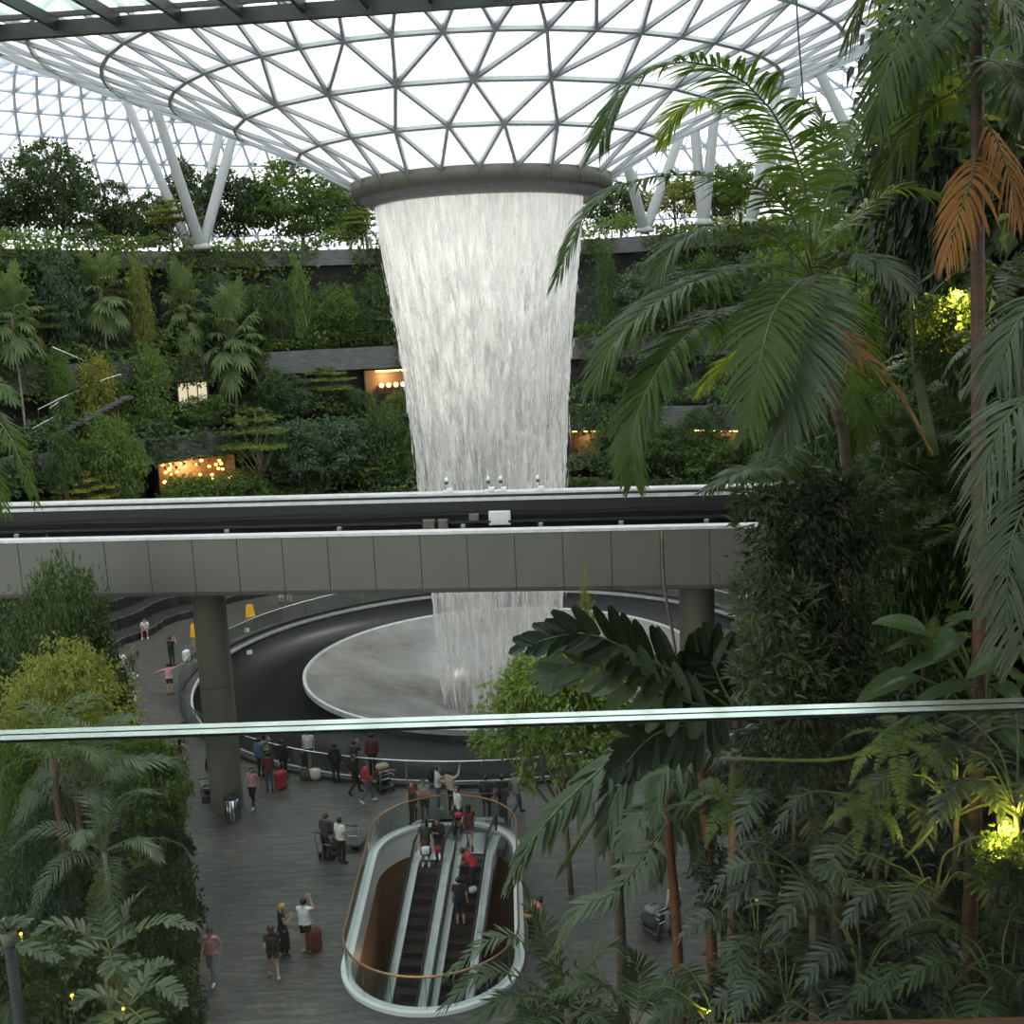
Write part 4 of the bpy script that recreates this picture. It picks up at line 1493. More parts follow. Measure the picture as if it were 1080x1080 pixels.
def body(pn, female):
    key = (pn, female)
    if key in BODIES:
        return BODIES[key]
    J = POSES[pn]
    segs = []
    for nm, a, b_, ra, rb in SEG:
        k = 1.0
        if female:
            k = .9 if nm in ('torso', 'luarm', 'ruarm', 'lfarm', 'rfarm', 'shin') else 1.03 if nm in ('hips', 'thigh') else .95
        segs.append((nm, J[a], J[b_], ra * k, rb * k))
    # widen the trunk
    for dx in (-.055, .055):
        segs.append(('torso', J['pel'] + (dx, 0, 0), J['che'] + (dx * 1.15, 0, .02), .098 * (.88 if female else 1), .105 * (.9 if female else 1)))
    fw = nrm(np.array([0, 1, 0]) + (J['hd'] - J['nk']) * np.array([0, 0, 0]))
    h = J['hd']
    tilt = 0.0
    segs.append(('head', h + (0, -.018, .035), h + (0, .012, .03), .086, .084))
    segs.append(('head', h + (0, .02, .0), h + (0, .045, -.07), .068, .046))
    segs.append(('head', h + (0, .085, .005), h + (0, .108, -.03), .010, .018))
    for s in (-1, 1):
        segs.append(('head', h + (s * .083, -.005, .02), h + (s * .083, -.01, -.02), .018, .014))
    mb = MB()
    for nm, a, b_, ra, rb in segs:
        mb.ellipsoid(a, (ra,) * 3, 12, 9)
        mb.ellipsoid(b_, (rb,) * 3, 12, 9)
        if np.linalg.norm(a - b_) > .01:
            mb.tube([a, b_], [ra, rb], 12)
    me = mb.mesh('tmp', SKIN[0])
    ob = bpy.data.objects.new('tmp', me)
    C.objects.link(ob)
    md = ob.modifiers.new('r', 'REMESH')
    md.mode = 'VOXEL'
    md.voxel_size = .019
    sm = ob.modifiers.new('s', 'SMOOTH')
    sm.iterations = 3
    sm.factor = .5
    dg = bpy.context.evaluated_depsgraph_get()
    ev = bpy.data.meshes.new_from_object(ob.evaluated_get(dg))
    bpy.data.objects.remove(ob)
    nV = len(ev.vertices)
    V = np.zeros(nV * 3, np.float32)
    ev.vertices.foreach_get('co', V)
    V = V.reshape(-1, 3).astype(float)
    NV = np.zeros(nV * 3, np.float32)
    ev.vertices.foreach_get('normal', NV)
    NV = NV.reshape(-1, 3).astype(float)
    F = np.array([list(p.vertices) for p in ev.polygons if len(p.vertices) == 4])
    cen = V[F].mean(1)
    best = np.full(len(F), 9.0)
    lab = np.zeros(len(F), int)
    par = np.zeros(len(F))
    for i, (nm, a, b_, ra, rb) in enumerate(segs):
        ab = b_ - a
        t = np.clip(((cen - a) @ ab) / max(ab @ ab, 1e-9), 0, 1)
        d = np.linalg.norm(cen - a - t[:, None] * ab, axis=1) - (ra + (rb - ra) * t)
        k = d < best
        best[k], lab[k], par[k] = d[k], i, t[k]
    names = np.array([s[0] for s in segs])[lab]
    mbf = MB().add(V, F)
    for s, q in (('l', -1), ('r', 1)):
        w_, hd_ = J[s + 'wr'], J[s + 'hd']
        d = nrm(hd_ - w_)
        side = nrm(np.cross(d, (q * .3, 1.0, .2) if abs(d[1]) < .8 else (1.0 * q, 0, .2)))
        pn_ = np.cross(side, d)
        for k, ln in enumerate((.062, .072, .068, .054)):
            o = (k - 1.5) * .017
            p0 = hd_ + side * o - d * .01
            p1 = hd_ + side * o * 1.1 + d * (.022 + ln * .5) + pn_ * .006
            p2 = hd_ + side * o * 1.1 + d * (.022 + ln * .85) + pn_ * .022
            mbf.tube([p0, p1, p2], [.010, .009, .007], 6)
        p0 = w_ + d * .03 + side * .02
        mbf.tube([p0, p0 + side * .03 + d * .03 + pn_ * .01, p0 + side * .038 + d * .062 + pn_ * .02], [.012, .011, .008], 6)
    BODIES[key] = dict(V=V, N=NV, F=F, names=names, par=par, J=J, cen=cen, mesh=mbf.mesh('body', SKIN[0], True), cache={})
    bpy.data.meshes.remove(ev)
    return BODIES[key]


def sub(B, key, mask, off, name):
    if key in B['cache']:
        return B['cache'][key]
    F = B['F'][mask]
    me = None
    if len(F):
        u, inv = np.unique(F, return_inverse=True)
        V = B['V'][u] + B['N'][u] * off
        me = MB().add(V, inv.reshape(-1, 4)).mesh(name, SKIN[0], True)
    B['cache'][key] = me
    return me


EYE_ME = MB().ellipsoid((0, 0, 0), (.011, .008, .008), 8, 6).mesh('eye', HAIR['black'], True)


def own_mat(o, mat):
    o.material_slots[0].link = 'OBJECT'
    o.material_slots[0].material = mat


def person(px, py, pn, head, label, h=1.7, female=False, hair='black', long_=False, top='white', sleeve='short', bottom='black', leg=1.0, skirt=None, shoes='shoe_b', skin=0, z=0.0, pos=None, group=None, hat=None):
    p = np.array(pos) if pos is not None else on_z(px, py, z)
    r = empty('person', p, math.radians(head))
    s = h / 1.7
    r.scale = (s, s, s)
    tag(r, label, 'person', group)
    B = body(pn, female)
    o = link('body', B['mesh'], r)
    own_mat(o, SKIN[skin])
    n, t, c, J = B['names'], B['par'], B['cen'], B['J']
    su = {'short': .55, 'none': 0.06, 'long': 1.01}[sleeve]
    m = (n == 'torso') | (n == 'hips') & (c[:, 2] > J['pel'][2] - .02) | ((n == 'luarm') | (n == 'ruarm')) & (t < su)
    if sleeve == 'long':
        m |= ((n == 'lfarm') | (n == 'rfarm')) & (t < .93)
    o = link('shirt', sub(B, ('shirt', sleeve), m, .014, 'shirt'), r)
    own_mat(o, cloth(top))
    if skirt:
        q = J['pel']
        mb = MB().lathe([(.125, q[2] + .08), (.155, q[2] - .05), (.19, q[2] - .25), (.20, q[2] - skirt), (.185, q[2] - skirt)], (q[0], q[1], 0), 20)
        o = mb.build('skirt', cloth(bottom), r, True)
    else:
        m = (n == 'hips') | (n == 'torso') & (c[:, 2] < J['pel'][2] + .03) | (n == 'thigh') & (t < leg * 2 if leg < .5 else True) | (n == 'shin') & (t < (leg - .5) * 2)
        o = link('trousers' if leg > .7 else 'shorts', sub(B, ('tr', leg), m, .011, 'trousers'), r)
        own_mat(o, cloth(bottom))
    for sd in (-1, 1):
        m = ((n == 'foot') | (n == 'shin') & (t > .93)) & (np.sign(c[:, 0]) == sd)
        o = link('shoe', sub(B, ('shoe', sd), m, .010, 'shoe'), r)
        own_mat(o, cloth(shoes))
    hd = J['hd']
    m = (n == 'head') & ((c[:, 2] > hd[2] + .065) | (c[:, 1] < hd[1] - .005) & (c[:, 2] > hd[2] - .06))
    hm = MB()
    F = B['F'][m]
    u, inv = np.unique(F, return_inverse=True)
    key = ('hair', long_)
    if key not in B['cache']:
        hm.add(B['V'][u] + B['N'][u] * .016, inv.reshape(-1, 4))
        if long_:
            hm.ellipsoid(hd + np.array([0, -.075, -.10]), (.088, .040, .20), 14, 9)
        B['cache'][key] = hm.mesh('hair', HAIR['black'], True)
    o = link('hair', B['cache'][key], r)
    own_mat(o, HAIR[hair])
    for sd in (-1, 1):
        o = link('eye', EYE_ME, r)
        o.location = tuple(hd + np.array([sd * .032, .086, .028]))
    if hat:
        MB().lathe([(.0, .125), (.07, .12), (.092, .06), (.094, .03), (.14, .025), (.14, .018), (.09, .02)], tuple(hd + np.array([0, -.005, .02])), 18).build('cap', cloth(hat), r, True)
    return r


# heading: 0 = facing away from the camera, 180 = facing it
PPL = [
    (226, 1036, 'walk', 172, 'woman in pink top and pale jeans walking toward us alone', dict(female=True, top='pink', sleeve='long', bottom='palejeans', shoes='shoe_w', h=1.66)),
    (290, 1033, 'walk', 20, 'woman in dark top with black backpack and bare legs walking away', dict(female=True, hair='brown', long_=True, top='charcoal', bottom='brown', leg=.3, skin=0, shoes='shoe_w', h=1.65)),
    (300, 1008, 'phone', -60, 'blond woman in long black dress beside the white T-shirt man with the red case', dict(female=True, hair='blond', long_=True, top='black', sleeve='none', bottom='black', skirt=.72, h=1.64)),
    (324, 1005, 'photo', -10, 'man in white T-shirt and black shorts raising a phone beside a red suitcase', dict(top='white', bottom='black', leg=.34, shoes='shoe_w', h=1.72)),
    (345, 908, 'push', -20, 'person in dark jacket pushing the loaded luggage trolley left of the escalators', dict(top='charcoal', sleeve='long', bottom='black', hair='brown', h=1.7)),
    (361, 911, 'stand', -35, 'man in white T-shirt and dark trousers beside the trolley left of the escalators', dict(top='white', bottom='black', h=1.68)),
    (268, 852, 'walk', 165, 'woman in pink top and black trousers wearing a yellow cap near the column', dict(female=True, long_=True, top='pink', sleeve='short', bottom='black', shoes='shoe_w', h=1.64)),
    (193, 818, 'walk', -15, 'woman with brown backpack and white shorts by the left planting', dict(female=True, long_=True, top='beige', bottom='white', leg=.3, h=1.62)),
    (197, 797, 'walk', 10, 'woman in beige clothes walking ahead of the brown backpack', dict(female=True, hair='brown', top='beige', bottom='beige', leg=.6, h=1.62, shoes='shoe_w')),
    (276, 820, 'onearm', -25, 'person in blue jacket raising an arm at the basin railing', dict(top='blue', sleeve='long', bottom='charcoal', h=1.72)),
    (281, 812, 'photo', 0, 'dark haired woman holding up a phone at the left end of the railing', dict(female=True, long_=True, top='beige', sleeve='none', bottom='black', h=1.63)),
    (300, 822, 'stand', -10, 'person in black with hands down next to the red suitcase', dict(top='black', sleeve='long', bottom='black', h=1.7)),
    (285, 835, 'stand', 15, 'person in dark red top and jeans left of the red suitcase', dict(top='darkred', sleeve='long', bottom='jeans', h=1.66, female=True)),
    (327, 811, 'stand', 175, 'man in loose white shirt standing behind two bags at the railing', dict(top='white', sleeve='short', bottom='black', h=1.72)),
    (355, 826, 'stand', -5, 'person dressed all in black at the railing right of the white shirt man', dict(top='black', sleeve='long', bottom='black', h=1.7, skin=1)),
    (375, 823, 'photo', -15, 'person in dark clothes taking a photo at the railing', dict(top='charcoal', sleeve='long', bottom='black', h=1.68)),
    (394, 818, 'stand', 10, 'tall person in dark red standing behind the heaped luggage trolley', dict(top='darkred', sleeve='long', bottom='black', h=1.8)),
    (388, 847, 'walk', -75, 'person in red and black jacket striding right in blue jeans', dict(top='red', sleeve='long', bottom='jeans', shoes='shoe_w', h=1.7)),
    (375, 838, 'walk', -70, 'person in black walking just behind the red jacket', dict(top='black', sleeve='long', bottom='black', h=1.66)),
    (437, 868, 'stand', 150, 'woman in dark dress and long hair at the top of the left escalator', dict(female=True, hair='brown', long_=True, top='darkred', sleeve='none', bottom='charcoal', h=1.64)),
    (449, 868, 'phone', 170, 'man in grey shirt and shorts at the top of the left escalator', dict(top='grey', bottom='charcoal', leg=.36, shoes='shoe_w', h=1.72)),
    (463, 854, 'phone', -80, 'young man in white shirt and jeans with a backpack looking down', dict(top='white', bottom='jeans', shoes='shoe_w', h=1.76)),
    (477, 856, 'onearm', -40, 'woman in dark clothes behind the one with the pink bag', dict(female=True, top='beige', sleeve='long', bottom='black', h=1.66)),
    (484, 876, 'stand', 120, 'woman in white T-shirt and black skirt with a pink bag', dict(female=True, hair='brown', long_=True, top='white', bottom='black', skirt=.45, h=1.68)),
    (496, 894, 'walk', 0, 'woman with long dark hair and denim shorts at the right escalator landing', dict(female=True, long_=True, top='darkred', bottom='jeans', leg=.28, h=1.62)),
    (514, 864, 'stand', -20, 'person in navy top right of the denim shorts woman', dict(top='navy', sleeve='long', bottom='black', h=1.7)),
    (531, 864, 'stand', 10, 'person in black T-shirt under the small tree', dict(top='black', bottom='charcoal', h=1.72, skin=1)),
    (546, 860, 'walk', -60, 'person in grey striding right under the small tree', dict(top='grey', sleeve='long', bottom='jeans', h=1.7)),
    (524, 1003, 'bend', -60, 'woman in coral top leaning by the right side of the escalator opening', dict(female=True, top='coral', sleeve='none', bottom='black', h=1.6, pos=(.03, 30.3, 0))),
    (180, 733, 'tpose', 15, 'person in white and red top stretching both arms out wide', dict(female=True, top='pink', sleeve='short', bottom='charcoal', leg=.34, h=1.66)),
    (182, 703, 'photo', -15, 'person in black holding a phone beside a pale suitcase', dict(top='black', bottom='charcoal', h=1.7)),
    (143, 713, 'walk', 200, 'person in khaki walking by the edge of the yellow green tree', dict(top='khaki', sleeve='long', bottom='khaki', shoes='shoe_w', h=1.72, hair='brown')),
    (131, 718, 'stand', 160, 'person in white top and black trousers beside the khaki walker', dict(top='white', sleeve='long', bottom='black', h=1.66)),
    (139, 745, 'crouch', -60, 'person in pale top crouching below the khaki walker', dict(top='beige', bottom='white', h=1.66)),
    (124, 722, 'stand', 190, 'person in grey half hidden by the yellow green tree', dict(top='grey', bottom='black', h=1.64)),
    (297, 637, 'stand', 180, 'left one of two people in pale clothes under the bridge', dict(female=True, top='pink', bottom='white', leg=.6, h=1.66)),
    (306, 637, 'stand', 170, 'right one of two people in pale clothes under the bridge', dict(top='white', bottom='beige', leg=.9, h=1.7)),
    (783, 631, 'stand', 170, 'left one of the pair far away at the right end of the bridge', dict(top='black', bottom='jeans', h=1.7)),
    (789, 632, 'stand', 190, 'right one of the pair far away at the right end of the bridge', dict(female=True, top='pink', bottom='white', h=1.64)),
]
for px, py, pn, hd, lb, kw in PPL:
    person(px, py, pn, hd, lb, **kw)
# riders
def on_escalator(e, t):
    return (*turn(e[0], e[1] - t), eyz(t) - .0)
q = on_escalator(EL_, .35)
person(0, 0, 'stand', 170, 'woman with a white handbag riding at the top of the left escalator', female=True, long_=True, top='charcoal', bottom='darkred', skirt=.5, shoes='shoe_w', h=1.62, pos=(q[0] - .18, q[1], -.02))
person(0, 0, 'phone', 160, 'person in black with a red bag next to the white handbag rider', top='black', sleeve='long', bottom='charcoal', h=1.66, pos=(q[0] + .26, q[1] + .15, -.02))
q = on_escalator(ER_, 2.6)
person(0, 0, 'stand', 0, 'person in navy shirt and long shorts riding up the right escalator', top='navy', bottom='navy', leg=.55, h=1.72, pos=(q[0] - .08, q[1], q[2]))
q = on_escalator(ER_, 1.4)
person(0, 0, 'bend', 60, 'person in red top bending over a white bag on the right escalator', top='red', bottom='charcoal', h=1.62, pos=(q[0] + .12, q[1], q[2]))
# seated on the stone step
sp = on_z(154, 664, .45)
person(0, 0, 'sit', 190, 'person in white shirt sitting on the dark stone step far left', top='white', bottom='charcoal', leg=.32, shoes='shoe_w', pos=(sp[0], sp[1] - .1, 0), h=1.7)

# ================================================================== LUGGAGE AND FLOOR THINGS
def suitcase(px, py, label, mat, size=(.45, .27, .66), rz=.3, z=0.0, handle=True, pos=None):
    p = np.array(pos) if pos is not None else on_z(px, py, z)
    r = empty('suitcase', p, rz)
    tag(r, label, 'suitcase')
    a, b_, c = size
    sh_ = MB().bbox((0, 0, .05 + c / 2), (a, b_, c), b=.06).build('shell', mat, r, False)
    gb = MB()
    for k in range(5):
        gb.bbox((-a * .36 + k * a * .18, b_ / 2 + .002, .05 + c / 2), (.02, .012, c * .8), b=.004)
    gb.build('rib', mat, sh_)
    if handle:
        MB().tube([(-.1, -b_ * .3, c), (-.1, -b_ * .3, c + .38), (.1, -b_ * .3, c + .38), (.1, -b_ * .3, c)], .011, 6).build('handle', M['chrome'], r, True)
    for x in (-1, 1):
        for y in (-1, 1):
            MB().ellipsoid((x * a * .38, y * b_ * .36, .03), (.018, .03, .03), 8, 6).build('wheel', M['rubber'], r, True)
    return r


suitcase(332, 1003, 'red suitcase standing at the right of the white T-shirt man', cloth('darkred'), rz=.4)
suitcase(297, 832, 'bright red suitcase in the crowd left of the railing', cloth('red'), (.5, .3, .7), .9)
suitcase(197, 698, 'pale silver suitcase beside the person in black far left', M['white'], (.45, .27, .62), 1.2)


def duffel(px, py, label, mat, size=(.5, .3, .4), rz=0.0, z=0.0, name='travel_bag', pos=None, cat='bag'):
    p = np.array(pos) if pos is not None else on_z(px, py, z)
    r = empty(name, p, rz)
    tag(r, label, cat)
    a, b_, c = size
    bd_ = MB().bbox((0, 0, c / 2), size, b=min(size) * .3).build('body', mat, r, True)
    MB().bbox((0, b_ / 2 + .015, c * .38), (a * .7, .05, c * .5), b=.02).build('front_pocket', mat, bd_, True)
    MB().tube(spline([(-a * .25, 0, c * .98), (-a * .2, 0, c * 1.25), (a * .2, 0, c * 1.25), (a * .25, 0, c * .98)], 9), .013, 6).build('handle', M['rubber'], r, True)
    return r


duffel(322, 823, 'brown travel bag, left one of two at the feet of the white shirt man', cloth('brown'), (.42, .3, .46), .2)
duffel(333, 822, 'cream travel bag, right one of two at the feet of the white shirt man', cloth('white'), (.42, .3, .50), -.1)


def worn(px, py, h, dx, label, mat, size=(.30, .17, .42), rz=0.0, name='backpack', cat='backpack', pos=None):
    p = (np.array(pos) if pos is not None else on_z(px, py)) + np.array([dx[0], dx[1], h])
    return duffel(0, 0, label, mat, size, rz, 0, name, p, cat)


worn(290, 1033, 1.0, (.05, -.20), 'black backpack on the back of the bare legged woman', cloth('black'))
worn(193, 818, 1.0, (-.05, -.2), 'brown backpack worn by the woman by the left planting', cloth('brown'))
worn(463, 854, 1.12, (-.19, .0), 'dark backpack of the young man in the white shirt', cloth('black'), rz=1.4)
worn(226, 1036, .85, (-.28, .0), 'brown shoulder bag at the side of the pink top woman', cloth('brown'), (.16, .26, .28), 0, 'shoulder_bag', 'bag')
worn(484, 876, .62, (.02, -.27), 'hot pink handbag held before the black skirt', cloth('hotpink'), (.26, .12, .2), 0, 'handbag', 'bag')
duffel(0, 0, 'white handbag held by the rider atop the left escalator', M['white'], (.28, .12, .3), .2, 0, 'handbag', (*turn(EL_[0] - .12, EL_[1] - .62), .5), 'bag')
duffel(0, 0, 'red bag held by the rider in black on the left escalator', cloth('red'), (.24, .12, .24), .2, 0, 'handbag', (*turn(EL_[0] + .26, EL_[1] - .45), .5), 'bag')
q = on_escalator(ER_, 1.75)
duffel(0, 0, 'white bag under the bending red top on the right escalator', M['white'], (.26, .14, .22), .4, 0, 'handbag', (q[0] + .18, q[1], q[2] + .22), 'bag')


def trolley(px, py, rz, label):
    p = on_z(px, py)
    r = empty('luggage_trolley', p, rz)
    tag(r, label, 'trolley')
    MB().bbox((0, .1, .22), (.62, .95, .05), b=.02).build('deck', M['steel_dark'], r)
    fr = MB()
    for s in (-1, 1):
        fr.tube(spline([(s * .28, -.38, .22), (s * .29, -.46, .6), (s * .28, -.52, 1.02)], 7), .018, 7)
    fr.tube([(-.28, -.46, .62), (.28, -.46, .62)], .014, 7)
    fr.build('frame', M['chrome'], r, True)
    MB().tube([(-.32, -.52, 1.03), (.32, -.52, 1.03)], .024, 8).build('push_bar', M['rubber'], r, True)
    bk = MB()
    for z in (.72, .86):
        bk.tube([(-.26, -.46, z), (-.26, -.24, z), (.26, -.24, z), (.26, -.46, z)], .010, 6)
    for x in np.linspace(-.24, .24, 7):
        bk.tube([(x, -.24, .72), (x, -.24, .86)], .006, 5)
    bk.build('basket', M['chrome'], r, True)
    for x, y in ((-.27, -.32), (.27, -.32), (0, .5)):
        MB().tube([(x - .02, y, .09), (x + .02, y, .09)], .09, 12).build('wheel', M['rubber'], r, True)
    return r, p


def on_trolley(p, rz, x, y, z):
    return p + np.array([x * math.cos(rz) - y * math.sin(rz), x * math.sin(rz) + y * math.cos(rz), z])


t, p = trolley(405, 833, .5, 'luggage trolley piled high beside the red jacket walker')
for (x, y, z, sz, c, lb) in ((0, .05, .245, (.58, .42, .34), 'navy', 'large dark blue case at the bottom of the high trolley pile'),
                             (0, .45, .245, (.5, .3, .4), 'brown', 'brown bag at the nose of the high trolley pile'),
                             (.0, .1, .585, (.52, .36, .24), 'darkred', 'dark red bag in the middle of the high trolley pile'),
                             (.02, .1, .825, (.5, .34, .22), 'beige', 'tan box bag on top of the high trolley pile')):
    duffel(0, 0, lb, cloth(c), sz, .5, 0, 'travel_bag', on_trolley(p, .5, x, y, z), 'bag')
t, p = trolley(350, 902, -.4, 'luggage trolley pushed by the person in the dark jacket')
for (x, y, z, sz, c, lb) in ((0, .1, .245, (.58, .6, .36), 'charcoal', 'charcoal case at the bottom of the trolley beside the white T-shirt'),
                             (0, .08, .605, (.5, .4, .22), 'grey', 'grey bag in the middle of the trolley beside the white T-shirt'),
                             (0, .1, .825, (.44, .36, .28), 'brown', 'brown bag on top of the trolley beside the white T-shirt')):
    duffel(0, 0, lb, cloth(c), sz, -.4, 0, 'travel_bag', on_trolley(p, -.4, x, y, z), 'bag')
trolley(375, 893, -.2, 'empty steel trolley right of the white T-shirt man by the opening')
t, p = trolley(222, 842, .2, 'luggage trolley parked left of the round column')
duffel(0, 0, 'dark case lying on the trolley left of the round column', cloth('charcoal'), (.5, .5, .3), .2, 0, 'travel_bag', on_trolley(p, .2, 0, .1, .245), 'bag')
person(226, 834, 'stand', 10, 'person in black standing behind the round column with a trolley', top='black', sleeve='long', bottom='black', h=1.66)
t, p = trolley(692, 985, .6, 'dark luggage trolley behind the orange palm stems at the lower right')
for (x, y, z, sz, c, lb) in ((0, .1, .245, (.58, .6, .42), 'charcoal', 'charcoal suitcase on the trolley behind the orange stems'), (0, .1, .665, (.44, .4, .2), 'grey', 'grey bag on top of the suitcase behind the orange stems')):
    duffel(0, 0, lb, cloth(c), sz, .6, 0, 'travel_bag', on_trolley(p, .6, x, y, z), 'bag')
person(712, 985, 'stand', 20, 'person in tan coat behind the orange palm stems', top='beige', sleeve='long', bottom='charcoal', h=1.68, hair='blond')

bp2 = on_z(246, 866)
r = empty('litter_bin', bp2)
tag(r, 'round steel litter bin with black top beside the concrete column', 'bin')
drum_ = MB().lathe([(0, .02), (.26, .02), (.27, .05), (.27, .92), (.25, .92)], (0, 0, 0), 28)
drum_ = drum_.build('drum', M['chrome'], r, True)
MB().lathe([(.275, .90), (.285, .92), (.285, 1.0), (.2, 1.03), (.18, .95), (0, .95)], (0, 0, 0), 28).build('lid', M['rubber'], r, True)
sl = MB()
for k in range(14):
    a_ = k * PI / 7
    sl.box((.274 * math.cos(a_), .274 * math.sin(a_), .48), (.012, .045, .8), a_)
sl.build('vertical_band', M['brown_floor'], drum_)


def wet_sign(px, py, label):
    r = empty('wet_floor_sign', on_z(px, py), .3)
    tag(r, label, 'sign')
    for s in (-1, 1):
        mb = MB()
        mb.add([(-.3, s * .2, 0), (.3, s * .2, 0), (.2, s * .03, .75), (-.2, s * .03, .75), (-.3, s * .175, 0), (.3, s * .175, 0), (.2, s * .005, .75), (-.2, s * .005, .75)],
               [(0, 1, 2, 3), (5, 4, 7, 6), (1, 0, 4, 5), (2, 1, 5, 6), (3, 2, 6, 7), (0, 3, 7, 4)])
        mb.build('board', M['yellow'], r)
    MB().bbox((0, 0, .77), (.3, .07, .05), b=.015).build('grip', M['yellow'], r)


wet_sign(206, 671, 'yellow floor sign just left of the left bridge column')
wet_sign(264, 650, 'yellow floor sign just right of the left bridge column')
for px, py, lb in ((261, 674, 'small white sign plate standing outside the basin edge'), (264, 698, 'small pale sign plate on the black basin slope')):
    r = empty('sign_plate', on_z(px, py), .5)
    tag(r, lb, 'sign')
    MB().tube([(0, 0, 0), (0, 0, .5)], .015, 6).build('post', M['chrome'], r)
    MB().bbox((0, -.02, .55), (.3, .02, .24), b=.005).build('plate', M['white'], r)

# stepped dark stone planter seat on the far left, with pale nosing lines
st = empty('stepped_seat', (-25, 69, 0))
tag(st, 'stepped dark stone seating under the bridge on the far left', 'seating')
a_, b_ = math.radians(132), math.radians(178)
th = np.linspace(a_, b_, 40)
for k, (r0, r1, z0_, z1_) in enumerate(((22.6, 29.4, 0, .45), (24.2, 29.4, .45, 1.15), (25.6, 29.4, 1.15, 1.85), (27.0, 29.4, 1.85, 2.6))):
    wob = .25 * np.round(np.sin(th * 26 + k))
    G = np.array([arc(0, th, z) + np.stack([(rr_ + wob * (rr_ == r0)) * np.cos(th), (rr_ + wob * (rr_ == r0)) * np.sin(th), 0 * th], -1) for rr_, z in ((r0, z0_), (r0, z1_), (r1, z1_))])
    tier_ = MB().grid(G[:, ::-1]).build('stone_tier', M['seat_stone'], st, False, True)
    G2 = np.array([arc(0, th, z) + np.stack([(rr_ + wob) * np.cos(th), (rr_ + wob) * np.sin(th), 0 * th], -1) for rr_, z in ((r0 - .02, z1_ - .03), (r0 - .02, z1_ + .012), (r0 + .02, z1_ + .012))])
    MB().grid(G2[:, ::-1]).build('pale_nosing', M['concrete'], tier_, False, True)

# ================================================================== TERRACE PLANTING
def ray_circle(px, R, py=330):
    d = ray(px, py)
    u = d[0] / d[1]
    A, B, Cc = 1 + u * u, -2 * (TC[1] + u * TC[0]), TC[0] ** 2 + TC[1] ** 2 - R * R
    disc = max(B * B - 4 * A * Cc, 0)
    Y = (-B + math.sqrt(disc)) / (2 * A)
    return np.array([u * Y, Y])


LZ = [4.75, 10.25, 15.85, 24.2]
LR = [31.2, 34.8, 37.6, 43.0]


def terrace_tree(px, top, wpx, ledge, kind, leaf, label, bark='bark', dr=0.0, seed=0, name='garden_tree', sink=.0, cat='tree'):
    if ledge == 3:
        wpx, top = wpx * 1.08, top - 3
    xy = ray_circle(px, LR[ledge] + dr, 300)
    zt = at_y(px, top, xy[1])[2]
    h = max(1.0, zt - LZ[ledge] + sink)
    wdt = wpx * xy[1] / FOC
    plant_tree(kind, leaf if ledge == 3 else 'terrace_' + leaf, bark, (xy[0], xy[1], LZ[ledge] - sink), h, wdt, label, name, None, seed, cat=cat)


T = terrace_tree
# --- trees on the top terrace against the glass roof
T(64, 150, 92, 3, 'round', 'dark', 'tall round dark tree on the top terrace at the left, biggest against the roof', seed=1)
T(6, 200, 66, 3, 'round', 'dark', 'dark tree on the top terrace cut by the left frame edge', seed=2, dr=1)
T(128, 194, 60, 3, 'round', 'dark', 'small round dark tree right of the biggest one on the top terrace', seed=3)
T(168, 205, 50, 3, 'round', 'dark', 'dark bushy tree behind the left leg of the white column', seed=1, dr=5)
T(205, 172, 62, 3, 'loose', 'dark', 'loose dark tree inside the V of the white column', seed=2, dr=7)
T(252, 182, 78, 3, 'round', 'dark', 'wide dark tree just right of the white column', seed=2, dr=2)
T(322, 166, 108, 3, 'round', 'mid', 'broad fresh green tree left of the oculus ring', seed=3, dr=1)
T(372, 196, 46, 3, 'round', 'dark', 'dark tree half behind the left side of the oculus ring', seed=1, dr=6)
T(386, 224, 58, 3, 'umbrella', 'bright', 'flat topped bright green tree touching the left edge of the waterfall', seed=1, dr=-2)
T(186, 214, 56, 3, 'umbrella', 'lime', 'thin layered yellow green tree before the white column', seed=2, dr=-2.5)
T(98, 232, 44, 3, 'loose', 'mid', 'slim green tree at the front rail of the top terrace left', seed=1, dr=-3)
T(655, 196, 70, 3, 'round', 'dark', 'dark tree on the top terrace right of the waterfall', seed=2, dr=5)
T(715, 190, 72, 3, 'loose', 'lime', 'airy yellow green tree on the top terrace behind the fronds', seed=3, dr=1)
T(768, 176, 76, 3, 'round', 'mid', 'mid green tree on the top terrace behind the palm crown', seed=2, dr=3)
T(830, 180, 80, 3, 'loose', 'lime', 'light airy tree right of the palm crown on the top terrace', seed=2, dr=2)
T(905, 168, 90, 3, 'round', 'mid', 'green tree far back at the upper right between hanging fronds', seed=1, dr=0)
# --- third ledge
T(105, 288, 92, 2, 'fanpalm', 'fan', 'biggest fan palm on the upper left of the green terraces', 'bark_pale', seed=1, name='fan_palm', sink=3, cat='palm')
T(192, 303, 70, 2, 'fanpalm', 'fan', 'slender fan palm with blue green crown right of the biggest one', 'bark_pale', seed=2, name='fan_palm', sink=6, cat='palm')
T(8, 312, 84, 1, 'fanpalm', 'fan', 'fan palm cut by the left frame edge on the terraces', 'bark_pale', seed=3, name='fan_palm', cat='palm')
T(146, 276, 34, 2, 'column', 'lime', 'narrow yellow green tree between the two upper fan palms', seed=1)
T(293, 292, 40, 2, 'loose', 'dark', 'thin bare stemmed tree under the top parapet, left of two', 'bark_pale', seed=1, sink=2)
T(314, 272, 36, 2, 'loose', 'mid', 'thin pale stemmed tree under the top parapet, right of two', 'bark_pale', seed=2, sink=2)
T(228, 290, 60, 2, 'round', 'blue', 'blue green bushy tree below the white column foot', seed=3)
T(262, 300, 56, 2, 'round', 'dark', 'dark bushy tree midway along the upper left terrace', seed=2)
